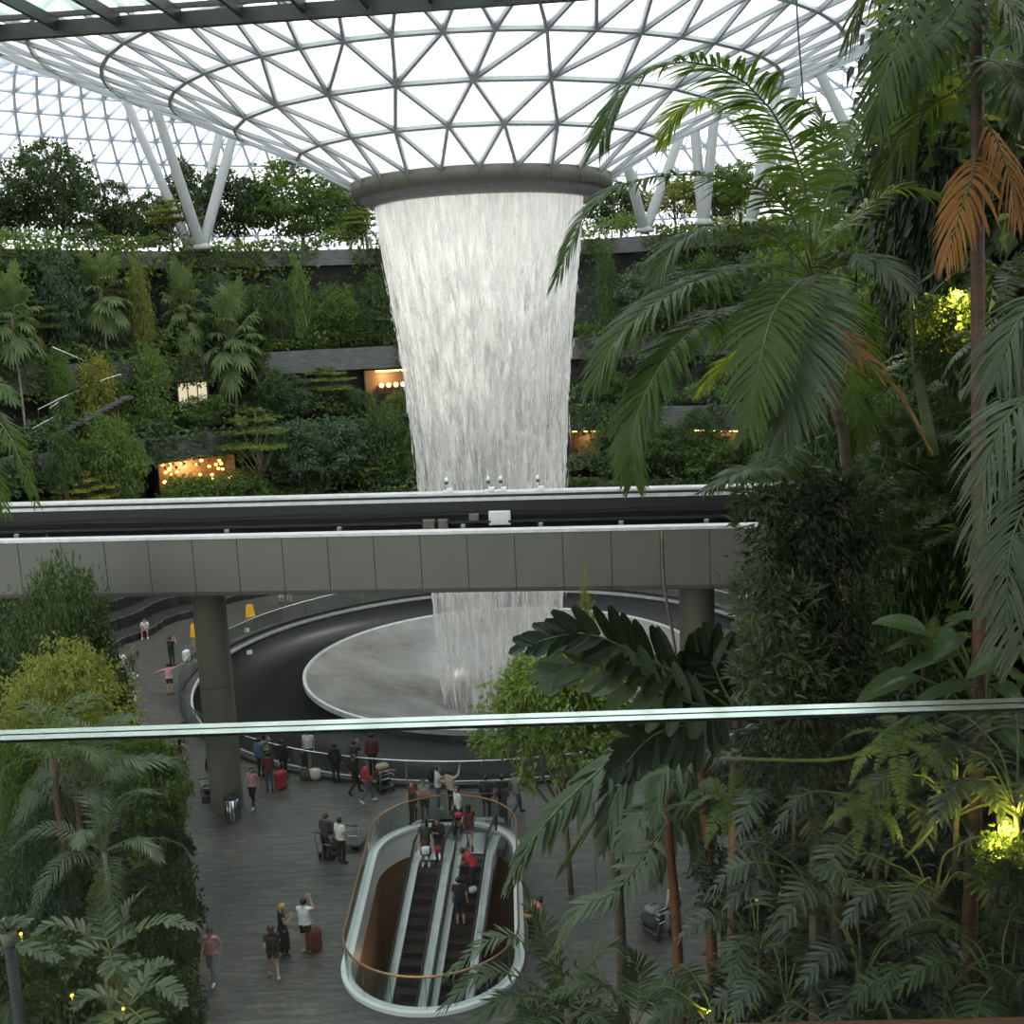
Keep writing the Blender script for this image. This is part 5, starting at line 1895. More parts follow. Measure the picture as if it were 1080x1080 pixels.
T(352, 300, 60, 2, 'round', 'mid', 'mid green bushy tree below the grey top parapet', seed=1)
T(398, 290, 50, 2, 'column', 'dark', 'dark upright tree on the upper terrace beside the waterfall', seed=2)
T(408, 318, 40, 2, 'umbrella', 'mid', 'small layered tree touching the waterfall on the upper terrace', seed=3)
T(384, 345, 46, 2, 'umbrella', 'mid', 'low layered tree on the grey band left of the waterfall', seed=1)
T(60, 262, 66, 2, 'round', 'blue', 'blue green bushy tree left of the biggest fan palm', seed=1, dr=1)
T(36, 318, 70, 2, 'umbrella', 'dark', 'dark layered tree low on the upper left terrace', seed=2)
T(640, 262, 30, 2, 'column', 'dark', 'narrow dark tree just right of the waterfall top', 'bark_pale', seed=1)
T(690, 270, 80, 2, 'round', 'blue', 'blue green tree behind the long arching frond', seed=2)
T(750, 268, 90, 2, 'round', 'dark', 'dark tree behind the middle fronds of the big palm', seed=3)
T(810, 262, 90, 2, 'round', 'blue', 'dark bluish tree hidden behind the palm crown', seed=1)
# --- second ledge
T(240, 330, 94, 1, 'fanpalm', 'fan', 'lower fan palm with wide grey green crown and pale trunk', 'bark_pale', seed=2, name='fan_palm', sink=5, cat='palm')
T(90, 378, 54, 1, 'column', 'gold', 'golden yellow leaved tree at the left of the terraces', seed=2)
T(52, 376, 34, 1, 'column', 'mid', 'small upright shrub tree left of the golden tree', seed=1)
T(150, 372, 54, 1, 'column', 'mid', 'green climbing tree beside the stair rail', seed=3)
T(112, 400, 40, 1, 'loose', 'mid', 'thin pale trunked tree beside the golden tree', 'bark_pale', seed=2, sink=2)
T(200, 417, 60, 1, 'round', 'mid', 'bushy green tree below the pale lit window', seed=2)
T(272, 388, 60, 1, 'round', 'dark', 'dark bushy tree right of the lower fan palm', seed=1)
T(300, 396, 56, 1, 'round', 'blue', 'blue green tree with broad leaves on the middle terrace', seed=3)
T(336, 388, 66, 1, 'umbrella', 'bright', 'flat bright green layered tree below the lit restaurant', seed=2)
T(362, 408, 50, 1, 'round', 'dark', 'dark bushy tree directly below the lit restaurant', seed=2)
T(414, 414, 40, 1, 'column', 'mid', 'upright green tree at the left edge of the waterfall', seed=1)
T(330, 352, 34, 2, 'shrub', 'bright', 'round bright green shrub on the grey band left of the restaurant', name='garden_shrub', seed=1, cat='shrub')
T(640, 392, 60, 1, 'round', 'dark', 'dark tree right of the waterfall on the middle terrace', seed=1)
T(690, 400, 60, 1, 'column', 'blue', 'bluish feathery tree left of the right grey band', seed=2)
T(735, 432, 60, 0, 'round', 'dark', 'dark tree before the right grey band', seed=3)
# --- first ledge
T(258, 432, 76, 0, 'umbrella', 'bright', 'layered yellow green tree right of the warm lit shop', 'bark_pale', seed=1)
T(90, 440, 60, 0, 'round', 'mid', 'bushy green tree in the lower left above the bridge', seed=3)
T(108, 440, 56, 0, 'round', 'mid', 'bushy tree just left of the warm lit shop', seed=2)
T(46, 452, 50, 0, 'loose', 'dark', 'thin dark tree at the lower left by the grey slab', 'bark_pale', seed=3)
T(176, 496, 60, 0, 'shrub', 'mid', 'green shrub in front of the warm lit shop', name='garden_shrub', seed=2, cat='shrub')
T(300, 444, 84, 0, 'round', 'blue', 'dark blue green tree at the middle of the lower terrace', seed=1)
T(345, 440, 80, 0, 'loose', 'blue', 'bluish loose tree left of the waterfall on the lower terrace', seed=3)
T(300, 474, 66, 0, 'umbrella', 'bright', 'low layered bright tree just above the bridge, left one', seed=3)
T(385, 484, 60, 0, 'umbrella', 'bright', 'low layered bright tree just above the bridge, nearest the waterfall', seed=2)
T(392, 430, 62, 0, 'column', 'dark', 'tall dark leafy tree hugging the left edge of the waterfall', seed=1)
T(424, 452, 36, 0, 'loose', 'mid', 'thin green tree showing through the left edge of the waterfall', seed=2)
T(235, 492, 60, 0, 'shrub', 'mid', 'leafy shrub above the bridge right of the shop', name='garden_shrub', seed=3, cat='shrub')
T(62, 500, 80, 0, 'umbrella', 'gold', 'low golden spreading shrub above the bridge at the left', seed=2, name='garden_shrub', cat='shrub')
T(640, 450, 64, 0, 'column', 'dark', 'upright dark tree right of the waterfall above the bridge', seed=3)
T(690, 448, 76, 0, 'round', 'dark', 'dark bushy tree above the bridge below the long frond', seed=2)
T(750, 462, 70, 0, 'round', 'mid', 'green bushy tree above the right end of the bridge', seed=1)
T(800, 455, 70, 0, 'round', 'dark', 'dark bushy tree above the bridge hidden by palm leaves', seed=2)

# --- dense uncountable greenery on and over the ledges
BARE = [(284, 372, 3), (636, 692, 3), (262, 428, 2), (60, 100, 2), (140, 236, 1), (24, 60, 1), (276, 300, 1), (700, 786, 1), (596, 640, 2), (640, 690, 2)]
HED = [(0, 'mass of dark shrubs filling the lowest terrace ledge', 14500, ('dark', 'mid', 'blue', 'mid')), (1, 'mass of shrubs filling the second terrace ledge', 14500, ('dark', 'mid', 'blue', 'dark')),
       (2, 'mass of shrubs and creepers filling the third terrace ledge', 16000, ('dark', 'mid', 'mid', 'blue')), (3, 'low planting along the front of the top terrace', 18000, ('dark', 'mid', 'bright', 'mid'))]
for i, lb, k, mats in HED:
    r0, zb, zt = TER[i]
    a = np.radians(rng.uniform(0, 188, k))
    t = rng.random(k)
    hgt = 1.1 + 1.5 * np.clip(noise3(np.stack([a * 17, a * 5 + i, a * 0 + i * 2], 1)) + .25, 0, 1)
    if i == 3:
        hgt = 1.0 + .9 * (hgt - 1.1)
    over = rng.random(k) < .42
    rr1 = r0 + .2 + 3.0 * t
    z1 = zt - .2 + hgt * np.sqrt(1 - (t - .35) ** 2) * (.4 + .6 * rng.random(k))
    clump = noise3(np.stack([a * 23, a * 9 + 2 * i, 0 * a + i], 1)) > (-.02 if i < 3 else -.1)
    drop = rng.random(k) ** 1.6 * (2.4 if i < 3 else 3.5)
    rr2 = r0 - .12 - .25 * rng.random(k)
    rr_ = np.where(over & clump, rr2, rr1)
    z_ = np.where(over & clump, zt + .2 - drop, z1)
    pos = np.stack([TC[0] + rr_ * np.cos(a), TC[1] + rr_ * np.sin(a), z_], 1)
    # planting stays low before the shopfronts
    for s0, s1, ii in ((146, 238, 0), (376, 432, 1), (176, 214, 1), (720, 790, 0)):
        if ii == i:
            pa = [math.atan2(*(ray_circle(s, r0) - TC)[::-1]) for s in (s0, s1)]
            hit = (a < max(pa)) & (a > min(pa))
            pos[hit, 2] = np.minimum(pos[hit, 2], zt + .25 + .3 * rng.random(hit.sum()))
    out = np.stack([-np.cos(a), -np.sin(a), .4 + 0 * a], 1)
    # trailing plants hide each stone band except where the photo leaves it bare
    kb = 7000
    ab = np.radians(rng.uniform(0, 188, kb))
    zb_ = rng.uniform(zb - .5, zt + .4, kb)
    rb_ = r0 - .1 - .35 * rng.random(kb)
    ok = noise3(np.stack([ab * 14, zb_ * .25, 0 * ab + i], 1)) > -.75
    for s0, s1, ii in BARE:
        if ii == i:
            pa = [math.atan2(*(ray_circle(s, r0) - TC)[::-1]) for s in (s0, s1)]
            ok &= ~((ab < max(pa)) & (ab > min(pa)))
    pos = np.concatenate([pos, np.stack([TC[0] + rb_ * np.cos(ab), TC[1] + rb_ * np.sin(ab), zb_], 1)[ok]])
    out = np.concatenate([out, np.stack([-np.cos(ab), -np.sin(ab), .3 + 0 * ab], 1)[ok]])
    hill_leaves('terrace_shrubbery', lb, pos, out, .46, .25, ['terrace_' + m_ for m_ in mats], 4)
# creepers on the walls below each band
for i, lb, k in ((1, 'creeper foliage over the wall behind the lowest ledge', 3500), (2, 'creeper foliage over the wall behind the second ledge', 4500), (3, 'green wall of creepers below the grey top parapet', 11000)):
    r0, zb, zt = TER[i]
    a = np.radians(rng.uniform(0, 188, k))
    z_ = rng.uniform(LZ[i - 1], zb + (.2 if i < 3 else -.4), k)
    rr_ = r0 + 2.45 - .35 * rng.random(k) if i < 3 else r0 + .9 - 1.0 * rng.random(k) * np.clip((zb - z_) / 4, .1, 1)
    if i == 3:
        rr_ = r0 + 1.6 - 2.6 * np.clip((zb - z_) / 7, 0, 1) - .4 * rng.random(k)
    pos = np.stack([TC[0] + rr_ * np.cos(a), TC[1] + rr_ * np.sin(a), z_], 1)
    keep = noise3(pos * .5) > -.35
    if i < 3:
        # keep shop fronts clear
        for s0, s1, ii in ((148, 236, 1), (176, 214, 2), (368, 430, 2), (716, 790, 1)):
            if ii == i:
                pa = [math.atan2(*(ray_circle(s, r0) - TC)[::-1]) for s in (s0, s1)]
                keep &= ~((a < max(pa)) & (a > min(pa)))
    out = np.stack([-np.cos(a), -np.sin(a), .2 + 0 * a], 1)
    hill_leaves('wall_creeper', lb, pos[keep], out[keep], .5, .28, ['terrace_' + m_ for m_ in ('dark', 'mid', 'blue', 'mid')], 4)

# --- lit shopfronts under the bands
AMB = lampmat('amber_lamp', (1.0, .42, .08), 9)
WARM = lampmat('warm_strip', (1.0, .62, .18), 6)
PALE = lampmat('pale_lit_glass', (1.0, .86, .58), .8)


def shop(px0, px1, ledge, ztop, zbot, label, style):
    R = TER[ledge][0] + .42
    A, B = ray_circle(px0, R), ray_circle(px1, R)
    mid = (A + B) / 2
    d = nrm(B - A)
    ln = np.linalg.norm(B - A)
    rz = math.atan2(d[1], d[0])
    r = empty('shopfront', (mid[0], mid[1], zbot), rz)
    tag(r, label, 'shop')
    h = ztop - zbot
    MB().box((0, 1.9, h / 2), (ln, .1, h)).build('back_wall', M['tan'], r)
    MB().box((0, .9, h - .03), (ln, 2.0, .06)).build('soffit', M['slate'], r)
    MB().box((0, .9, .03), (ln, 2.0, .06)).build('shop_floor', M['brown_floor'], r)
    for s in (-1, 1):
        MB().bbox((s * ln / 2, .9, h / 2), (.12, 2.0, h), b=.02).build('side_wall', M['slate'], r)
    MB().box((0, .55, .55), (ln * .6, .6, 1.0)).build('counter', M['brown_floor'], r)
    if style == 'amber':
        for k in range(26):
            x = (rng.random() - .42) * ln * .9
            MB().ellipsoid((x, .5 + 1.1 * rng.random(), h * (.35 + .55 * rng.random())), (.13, .13, .10), 10, 7).build('lantern', AMB, r, True)
        for k in range(5):
            MB().bbox((ln * (.1 + .07 * k), .3, .8 + .2 * (k % 2)), (.25, .2, .5), b=.04).build('red_display', cloth('red'), r)
        e = 260
    elif style == 'strip':
        MB().bbox((ln * .12, .05, h - .16), (ln * .74, .12, .14), b=.02).build('strip_light', WARM, r)
        for k in range(4):
            MB().ellipsoid((ln * (-.12 + .16 * k), .4, h * .55), (.2, .2, .2), 12, 8).build('globe_lamp', WARM, r, True)
            MB().bbox((ln * (-.12 + .16 * k), 1.5, h * .4), (.5, .3, .8), b=.05).build('shelf', M['brown_floor'], r)
        e = 160
    elif style == 'window':
        MB().box((0, .06, h * .5), (ln * .96, .04, h * .9)).build('lit_glazing', PALE, r)
        fr = MB()
        for k in range(4):
            fr.box((-ln * .48 + k * ln * .32, .02, h * .5), (.07, .07, h * .92))
        fr.build('mullion', M['steel_dark'], r)
        e = 30
    else:
        for k in range(3):
            MB().bbox((ln * (-.3 + .3 * k), .1, h - .15), (ln * .2, .1, .09), b=.02).build('strip_light', WARM, r)
        e = 60
    l = bpy.data.lights.new('shop_lamp', 'POINT')
    l.energy = e
    l.color = (1, .6, .25)
    l.shadow_soft_size = .4
    lo = bpy.data.objects.new('shop_lamp', l)
    lo.location = (mid[0] - d[1] * .9, mid[1] + d[0] * .9, ztop - .7)
    C.objects.link(lo)


shop(150, 234, 1, 8.65, 5.6, 'shop glowing with amber lanterns under the grey band at the left', 'amber')
shop(380, 428, 2, 14.2, 11.2, 'lit restaurant with a yellow light strip left of the waterfall', 'strip')
shop(179, 212, 2, 14.2, 11.9, 'pale lit window behind shrubs left of the lower fan palm', 'window')
shop(722, 786, 1, 8.65, 5.8, 'dim shopfront with thin warm strips behind the fronds on the right', 'dim')
shop(596, 628, 1, 8.65, 5.4, 'dark shop entrance right of the waterfall foot', 'dim2')

# glass sided stair landing at the left of the terraces
st = empty('terrace_stair', (*ray_circle(110, 34.0), 10.2))
tag(st, 'terrace stair with pale sloping handrails at the left', 'stair')
def wp(px, py, R):
    q = ray_circle(px, R)
    return at_y(px, py, q[1])
for pts in ([(55, 366), (116, 392)], [(105, 402), (126, 395), (132, 396)], [(40, 432), (62, 421), (82, 412)], [(52, 431), (66, 421)], [(34, 452), (64, 436)]):
    q = [wp(x, y, 32.6) for x, y in pts]
    MB().tube(q, .035, 6).build('handrail', M['chrome'], st, True, True)
    for e in q:
        MB().tube([e, e - np.array([0, 0, 1.0])], .022, 6).build('post', M['steel_dark'], st, True, True)
a_, b_ = wp(60, 440, 33.2), wp(132, 402, 33.2)
mb = MB()
for k in range(14):
    c = a_ + (b_ - a_) * (k / 13)
    mb.bbox((c[0], c[1], c[2] - 1.2), (.5, 1.4, .24), b=.02)
mb.build('flight', M['slate_pale'], st, False, True)

# top terrace railing
tr_ = empty('terrace_railing', (TC[0] - 15, 94, PLAT))
tag(tr_, 'thin steel railing along the front of the top terrace', 'railing')
for z in (.35, .7, 1.05):
    MB().lathe([(40.0 + .025 * math.cos(t), PLAT + z + .025 * math.sin(t)) for t in np.linspace(0, 2 * PI, 7)], (TC[0], TC[1], 0), 90, math.radians(20), math.radians(170)).build('rail', M['steel_white'], tr_, True, True)
for k in range(70):
    a = math.radians(20 + 150 * k / 69)
    MB().tube([(TC[0] + 40 * math.cos(a), TC[1] + 40 * math.sin(a), PLAT - .1), (TC[0] + 40 * math.cos(a), TC[1] + 40 * math.sin(a), PLAT + 1.05)], .03, 6).build('post', M['steel_white'], tr_, False, True)

# white balloon arch dimly seen through the falling water
q = at_y(553, 478, 88.5)
ar = empty('balloon_arch', (q[0], 88.5, LZ[0]))
tag(ar, 'white ball arch dimly visible through the lower waterfall', 'decoration')
bm = MB()
for k in range(30):
    a = -.5 + (PI + 1.0) * k / 29
    bm.ellipsoid((1.5 * math.cos(a) + rng.normal(0, .06), rng.normal(0, .12), q[2] - LZ[0] + 1.5 * math.sin(a) + rng.normal(0, .06)), (.30,) * 3, 10, 7)
bm.build('ball_cluster', M['white'], ar, True)
MB().tube([(-1.3, 0, 0), (-1.35, 0, q[2] - LZ[0] - .6)], .05, 6).build('leg', M['chrome'], ar)
MB().tube([(1.3, 0, 0), (1.35, 0, q[2] - LZ[0] - .6)], .05, 6).build('leg', M['chrome'], ar)

# ================================================================== LEFT FOREGROUND PLANTING
bedl = MB()
bedl.prism([(-15.0, 46), (-12.5, 37), (-10.7, 30), (-9.5, 24), (-9.3, 17), (-24, 17), (-34, 46)], 0, .55)
tag(bedl.build('ground_planter', [M['soil']]), kind='structure')
tag(MB().prism([(-14.85, 46), (-12.33, 37), (-10.53, 30), (-9.33, 24), (-9.13, 17), (-9.3, 17), (-9.5, 24), (-10.7, 30), (-12.5, 37), (-15.0, 46)], 0, .6).build('trim_planter_kerb', M['slate_pale']), kind='structure')


k = 9000
y = rng.uniform(17.5, 45, k)
xr = np.interp(y, [17, 24, 30, 37, 46], [-9.5, -9.7, -10.9, -12.7, -15.2])
x = xr - 14 * rng.random(k) ** 1.2
hill_leaves('bed_undergrowth', 'low dark undergrowth covering the left planting bed', np.stack([x, y, .55 + .9 * rng.random(k) ** 2], 1), np.tile(np.array([[.3, -.3, .6]]), (k, 1)), .42, .2, ('dark', 'mid', 'silhouette', 'dark'), 4)


def dome_mesh(key, leaf, seed, flat=.38, leafL=.042):
    global rng
    if key in TREES:
        return TREES[key]
    keep = rng
    rng = np.random.default_rng(seed)
    cr, tr = MB(), MB()
    bl = [((0, 0, .74), (.42, .42, .16))]
    for k in range(10):
        a = k * 2 * PI / 10
        bl.append(((.33 * math.cos(a), .33 * math.sin(a), .60 + .12 * rng.random()), (.18, .18, .09)))
        bl.append(((.16 * math.cos(a + .4), .16 * math.sin(a + .4), .80 + .08 * rng.random()), (.16, .16, .08)))
    P, O = blob_points(bl, 330, 34, .16, .6)
    leaf_cloud(cr, P, O * np.array([1, 1, .5]), leafL, leafL * .5, 0, droop=.1, flat=.35)
    limbs(tr, (0, 0, 0), [(0, 0, .85)] + [(b[0][0] * .9, b[0][1] * .9, b[0][2]) for b in bl[1::2]], .018, bow=.03)
    TREES[key] = (cr.mesh('dome_crown', [M[leaf]]), tr.mesh('dome_trunk', M['bark'], True))
    rng = keep
    return TREES[key]


def dome_tree(px, top, wpx, Y, zbase, leaf, label, seed=1, leafL=.042):
    cm, tm = dome_mesh(('dome', leaf, seed, leafL), leaf, seed, leafL=leafL)
    p = at_y(px, top, Y)
    r = empty('garden_tree', (p[0], Y, zbase), 1.0 * seed)
    w_ = wpx * Y / FOC
    r.scale = (w_, w_, p[2] - zbase)
    tag(r, label, 'tree')
    link('crown', cm, r)
    link('trunk', tm, r)


def px_tree(px, top, wpx, Y, zbase, kind, leaf, label, bark='bark', seed=0, name='garden_tree', cat='tree', fine=.55):
    p = at_y(px, top, Y)
    plant_tree(kind, leaf, bark, (p[0], Y, zbase), max(.8, p[2] - zbase), wpx * Y / FOC, label, name, None, seed, cat=cat, fine=fine)


px_tree(66, 590, 120, 35, .5, 'round', 'dark', 'dark whorled tree with pale leaf tips before the left end of the bridge', seed=7)
px_tree(20, 632, 110, 37, .5, 'round', 'dark', 'dark bushy tree behind the whorled one at the left edge', seed=8)
px_tree(96, 640, 60, 37, .5, 'round', 'dark', 'dark leafy tree at the right of the whorled one below the bridge', seed=9)
dome_tree(58, 664, 172, 32, .5, 'lime', 'wide dome of fine yellow green leaves left of the bridge column', 1, .026)
dome_tree(150, 770, 90, 31, .5, 'mid', 'mid green leafy dome beside the paving below the rail', 2, .05)
px_tree(10, 770, 80, 30, .5, 'round', 'mid', 'leafy mid green tree at the left edge just below the glass edge', seed=4)
px_tree(172, 850, 56, 33, .5, 'round', 'dark', 'rounded green shrub at the paving edge, upper one', seed=5, fine=.85, name='garden_shrub', cat='shrub')
px_tree(180, 905, 56, 29, .5, 'shrub', 'dark', 'leafy green shrub at the paving edge, middle one', seed=6, fine=.8, name='garden_shrub', cat='shrub')
px_tree(160, 940, 80, 27.5, .5, 'shrub', 'dark', 'dark leafy shrub behind the arching left palm frond', seed=7, name='garden_shrub', cat='shrub')
px_tree(185, 1020, 50, 25.5, .5, 'shrub', 'dark', 'green shrub at the paving edge, lowest one', seed=8, fine=.8, name='garden_shrub', cat='shrub')
px_tree(28, 850, 110, 26, .5, 'round', 'blue', 'blue green bushy tree low on the left behind the palm trunks', seed=3)
px_tree(70, 900, 120, 27, .5, 'round', 'dark', 'dark bushy tree low on the left between palms', seed=6)
px_tree(30, 960, 110, 23, .5, 'shrub', 'dark', 'dark shrub around the lamps at the lower left corner', seed=9, name='garden_shrub', cat='shrub')
px_tree(120, 985, 110, 23.5, .5, 'shrub', 'dark', 'dark shrub under the broad left palm', seed=5, name='garden_shrub', cat='shrub')


def px_palm(px, py, Y, zb, nf, flen, label, **k):
    p = at_y(px, py, Y)
    return feather_palm((p[0], Y, zb), p[2] - zb, nf, flen, label, **k)


px_palm(100, 830, 27, .5, 13, 2.1, 'feathery palm at the left just under the glass edge', mat='palm_grey', bark='bark', tr=.08, n=34, L=.50, w=.035, droop=.35, key='a', el=(70, -15))
px_palm(110, 898, 25, .5, 11, 2.0, 'feathery palm with thin pale trunk in the middle of the left planting', mat='palm_grey', bark='bark_pale', tr=.06, n=36, L=.45, w=.03, droop=.4, el=(55, -20))
px_palm(56, 800, 26, .5, 9, 1.9, 'palm with brown trunk at the far left below the glass edge', mat='palm', bark='bark_red', tr=.11, n=34, L=.5, w=.035, droop=.4, el=(60, -10))
px_palm(77, 806, 30, .5, 8, 1.9, 'thin palm just behind the brown trunk at the far left', mat='palm', bark='bark_red', tr=.09, n=34, L=.5, w=.035, droop=.4, el=(60, -10))


def free_palm(name, label, cat, base, fronds, mat, trunk=None, trunk_mat='bark', tr=.06, group=None, **kw):
    """a palm whose leaves are laid out one by one; points are (px, py, distance)"""
    base = np.array(base, float)
    r = empty(name, base)
    tag(r, label, cat, group)
    if trunk is not None:
        T_ = [at_y(*p) if len(p) == 3 and abs(p[0]) > 25 else np.array(p) for p in trunk]
        P = spline([base] + T_, 16)
        MB().tube(P, np.linspace(tr * 1.15, tr * .8, 16), 10).build('trunk', M[trunk_mat], r, True, True)
    for f in fronds:
        k = dict(kw)
        m = mat
        if isinstance(f, tuple):
            f, ex = f
            ex = dict(ex)
            m = ex.pop('mat', mat)
            k.update(ex)
        mb, rb = MB(), MB()
        frond(mb, [at_y(*p) for p in f], rib=rb, **k)
        fo = rb.build('frond', M['stem'], r, True, True)
        mb.build('leaflets', M[m], fo, False, True)
    return r


q = on_z(110, 1030, 3.0)
c = (116, 1004, 21)
free_palm('broad_leaf_palm', 'palm with broad ribbed leaves and a frond reaching right over the paving', 'palm', (at_y(*c)[0], 21, .5),
          [[c, (140, 985, 21.2), (172, 972, 21.0), (203, 978, 20.8)], [c, (108, 975, 21.3), (100, 945, 21.4), (104, 915, 21.2)], [c, (100, 1000, 20.8), (84, 1010, 20.4), (70, 1030, 20.2)],
           [c, (90, 985, 21.2), (60, 975, 21.0), (38, 985, 20.8)], [c, (125, 990, 21.4), (135, 960, 21.6), (150, 940, 21.6)], [c, (95, 1006, 20.6), (60, 1004, 20.2), (20, 1020, 20)], [c, (118, 1015, 20.6), (128, 1035, 20.3), (128, 1060, 20.2)]],
          'palm_grey', trunk=[(114, 1040, 21), c], trunk_mat='bark', tr=.07, n=15, L=.42, w=.11, droop=.18, vee=.35, rad=.02, a0=68, a1=35, fold=.16, prof=np.array([.5, 1, 1, .85, .25]))
c = (135, 1062, 19)
free_palm('broad_leaf_palm', 'pale leaved palm at the bottom edge of the left planting', 'palm', (at_y(*c)[0], 19, .5),
          [[c, (110, 1050, 19), (92, 1052, 18.8), (80, 1062, 18.6)], [c, (120, 1035, 19), (125, 1020, 19), (150, 1012, 19)], [c, (160, 1040, 19), (180, 1045, 18.8), (192, 1060, 18.6)],
           [c, (150, 1075, 18.6), (165, 1095, 18.4), (170, 1120, 18)], [c, (115, 1075, 18.6), (95, 1085, 18.4), (75, 1100, 18)], [c, (148, 1040, 19.4), (165, 1020, 19.6), (180, 1016, 19.8)]],
          'palm_grey', trunk=[(135, 1090, 19), c], tr=.06, n=13, L=.36, w=.10, droop=.15, vee=.3, rad=.018, a0=66, a1=35, fold=.16, prof=np.array([.5, 1, 1, .85, .25]))
c = (-30, 1010, 18)
free_palm('broad_leaf_palm', 'broad palm leaf entering from the left edge near the bottom', 'palm', (at_y(*c)[0], 18, .5),
          [[c, (0, 1000, 18), (30, 1000, 17.8), (62, 1012, 17.6)], [c, (-10, 1040, 17.8), (8, 1060, 17.6), (18, 1085, 17.4)], [c, (-10, 985, 18.2), (10, 975, 18.3), (30, 972, 18.3)]],
          'palm_grey', trunk=[(-30, 1050, 18), c], tr=.06, n=15, L=.36, w=.09, droop=.22, vee=.25, rad=.018, a0=66, a1=35, fold=.16, prof=np.array([.5, 1, 1, .85, .25]))
c = (-60, 420, 9)
free_palm('feather_palm', 'drooping palm fronds at the left frame edge above the bridge', 'palm', (at_y(-230, 420, 9)[0], 9, 0),
          [[c, (-20, 430, 9), (10, 460, 8.9), (38, 530, 8.8)], [c, (-30, 400, 9.1), (-6, 405, 9.1), (16, 425, 9)], [c, (-40, 460, 8.9), (-14, 490, 8.8), (6, 540, 8.7)]],
          'palm', trunk=[c], tr=.07, n=30, L=.22, w=.022, droop=.35, rad=.008)

# white potted plant at the left edge
p = at_y(2, 985, 17.0)
r = empty('potted_plant', (p[0], 17.2, p[2] - 1.3))
tag(r, 'white pot with dark spiky leaves on a black stand at the lower left edge', 'plant')
MB().lathe([(0, 1.3 - p[2]), (.25, 1.3 - p[2]), (.10, 1.5 - p[2]), (.09, 1.0), (0, 1.0)], (0, 0, 0), 20).build('stand', M['rubber'], r, True)
MB().lathe([(0, 1.0), (.11, 1.0), (.135, 1.25), (.125, 1.25), (.12, 1.2), (0, 1.2)], (0, 0, 0), 24).build('pot', M['concrete'], r, True)
lv = MB()
k = 34
a = rng.random(k) * 2 * PI
D = nrm(np.stack([np.cos(a), np.sin(a), .9 + .8 * rng.random(k)], 1))
strips(lv, np.tile(np.array([[0, 0, 1.2]]), (k, 1)), D, nrm(np.cross(D, (0, 0, 1.0))), .5, .03, .5)
lv.build('leaves', M['silhouette'], r)
# ================================================================== RIGHT GARDEN
ys = np.linspace(2.2, 36, 24)
gz = lambda Y: np.maximum(13.4 - .68 * (Y - 4.5), 0)
xl = lambda Y: np.where(Y < 24, .165 * Y + .7, .165 * 24 + .7 + (Y - 24) * .25)
G = []
for y in ys:
    x0 = xl(y)
    row = []
    for t in np.linspace(0, 1, 10):
        x = x0 + t * 14
        z = gz(y) + .22 * t * 14 + .3 * math.sin(3 * x + 2 * y) * (t > 0)
        row.append((x, y, z))
    G.append([(x0 - .05, y, -.3)] + row)
gr = MB().grid(np.array(G)[:, ::-1])
tag(gr.build('ground_slope', M['soil']), kind='structure')
wpts = [(5.2, 9.5), (6.3, 14), (8.2, 20), (10.6, 28), (13.6, 38), (15.5, 46)]
G = [[(x, y, 0) for x, y in wpts], [(x, y, 20.3) for x, y in wpts], [(x + 14, y, 20.6) for x, y in wpts]]
tag(MB().grid(np.array(G)[:, ::-1]).build('wall_right', M['slate']), kind='structure')


def wall_leaves(name, label, k, s0, s1, z0, z1, depth, L, W, mats, flare=.0):
    wp_ = np.array(wpts)
    sl_ = np.concatenate([[0], np.cumsum(np.hypot(*np.diff(wp_, axis=0).T))])
    s = s0 + (s1 - s0) * rng.random(k)
    x, y = np.interp(s, sl_, wp_[:, 0]), np.interp(s, sl_, wp_[:, 1])
    z = z0 + (z1 - z0) * rng.random(k)
    d = depth * rng.random(k) ** 1.3
    pos = np.stack([x - d * .94, y - d * .34, z], 1)
    keep = noise3(pos * 1.1) > -.6
    out = np.tile(np.array([[-.8, -.5, .1]]), (k, 1))
    return hill_leaves(name, label, pos[keep], out[keep], L, W, mats, len(mats))


wall_leaves('wall_creeper', 'dark creeper mass over the right garden wall behind the palms', 15000, 0, 28, 7, 20.6, 1.2, .30, .14, ('silhouette', 'dark', 'dark', 'mid'))
wall_leaves('wall_creeper', 'light leafy fringe along the top of the right garden wall', 4200, 0, 30, 19.6, 22.4, 2.0, .34, .13, ('dark', 'mid', 'lime'))
k = 15000
y = rng.uniform(3, 34, k)
x = xl(y) - .3 + 10 * rng.random(k) ** 1.4
z = gz(y) + .22 * (x - xl(y)) + rng.random(k) ** 2 * 1.3
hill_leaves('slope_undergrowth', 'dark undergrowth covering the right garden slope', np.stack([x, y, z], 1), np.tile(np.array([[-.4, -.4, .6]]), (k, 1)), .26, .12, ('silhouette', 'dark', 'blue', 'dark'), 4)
k = 2600
y = rng.uniform(4, 30, k)
x = xl(y) - .1 - .35 * rng.random(k)
z = gz(y) * rng.random(k) ** .5
hill_leaves('slope_creeper', 'creeper hanging down the side of the right garden slope', np.stack([x, y, z], 1), np.tile(np.array([[-.8, -.3, .1]]), (k, 1)), .3, .15, ('dark', 'mid', 'dark'), 3)

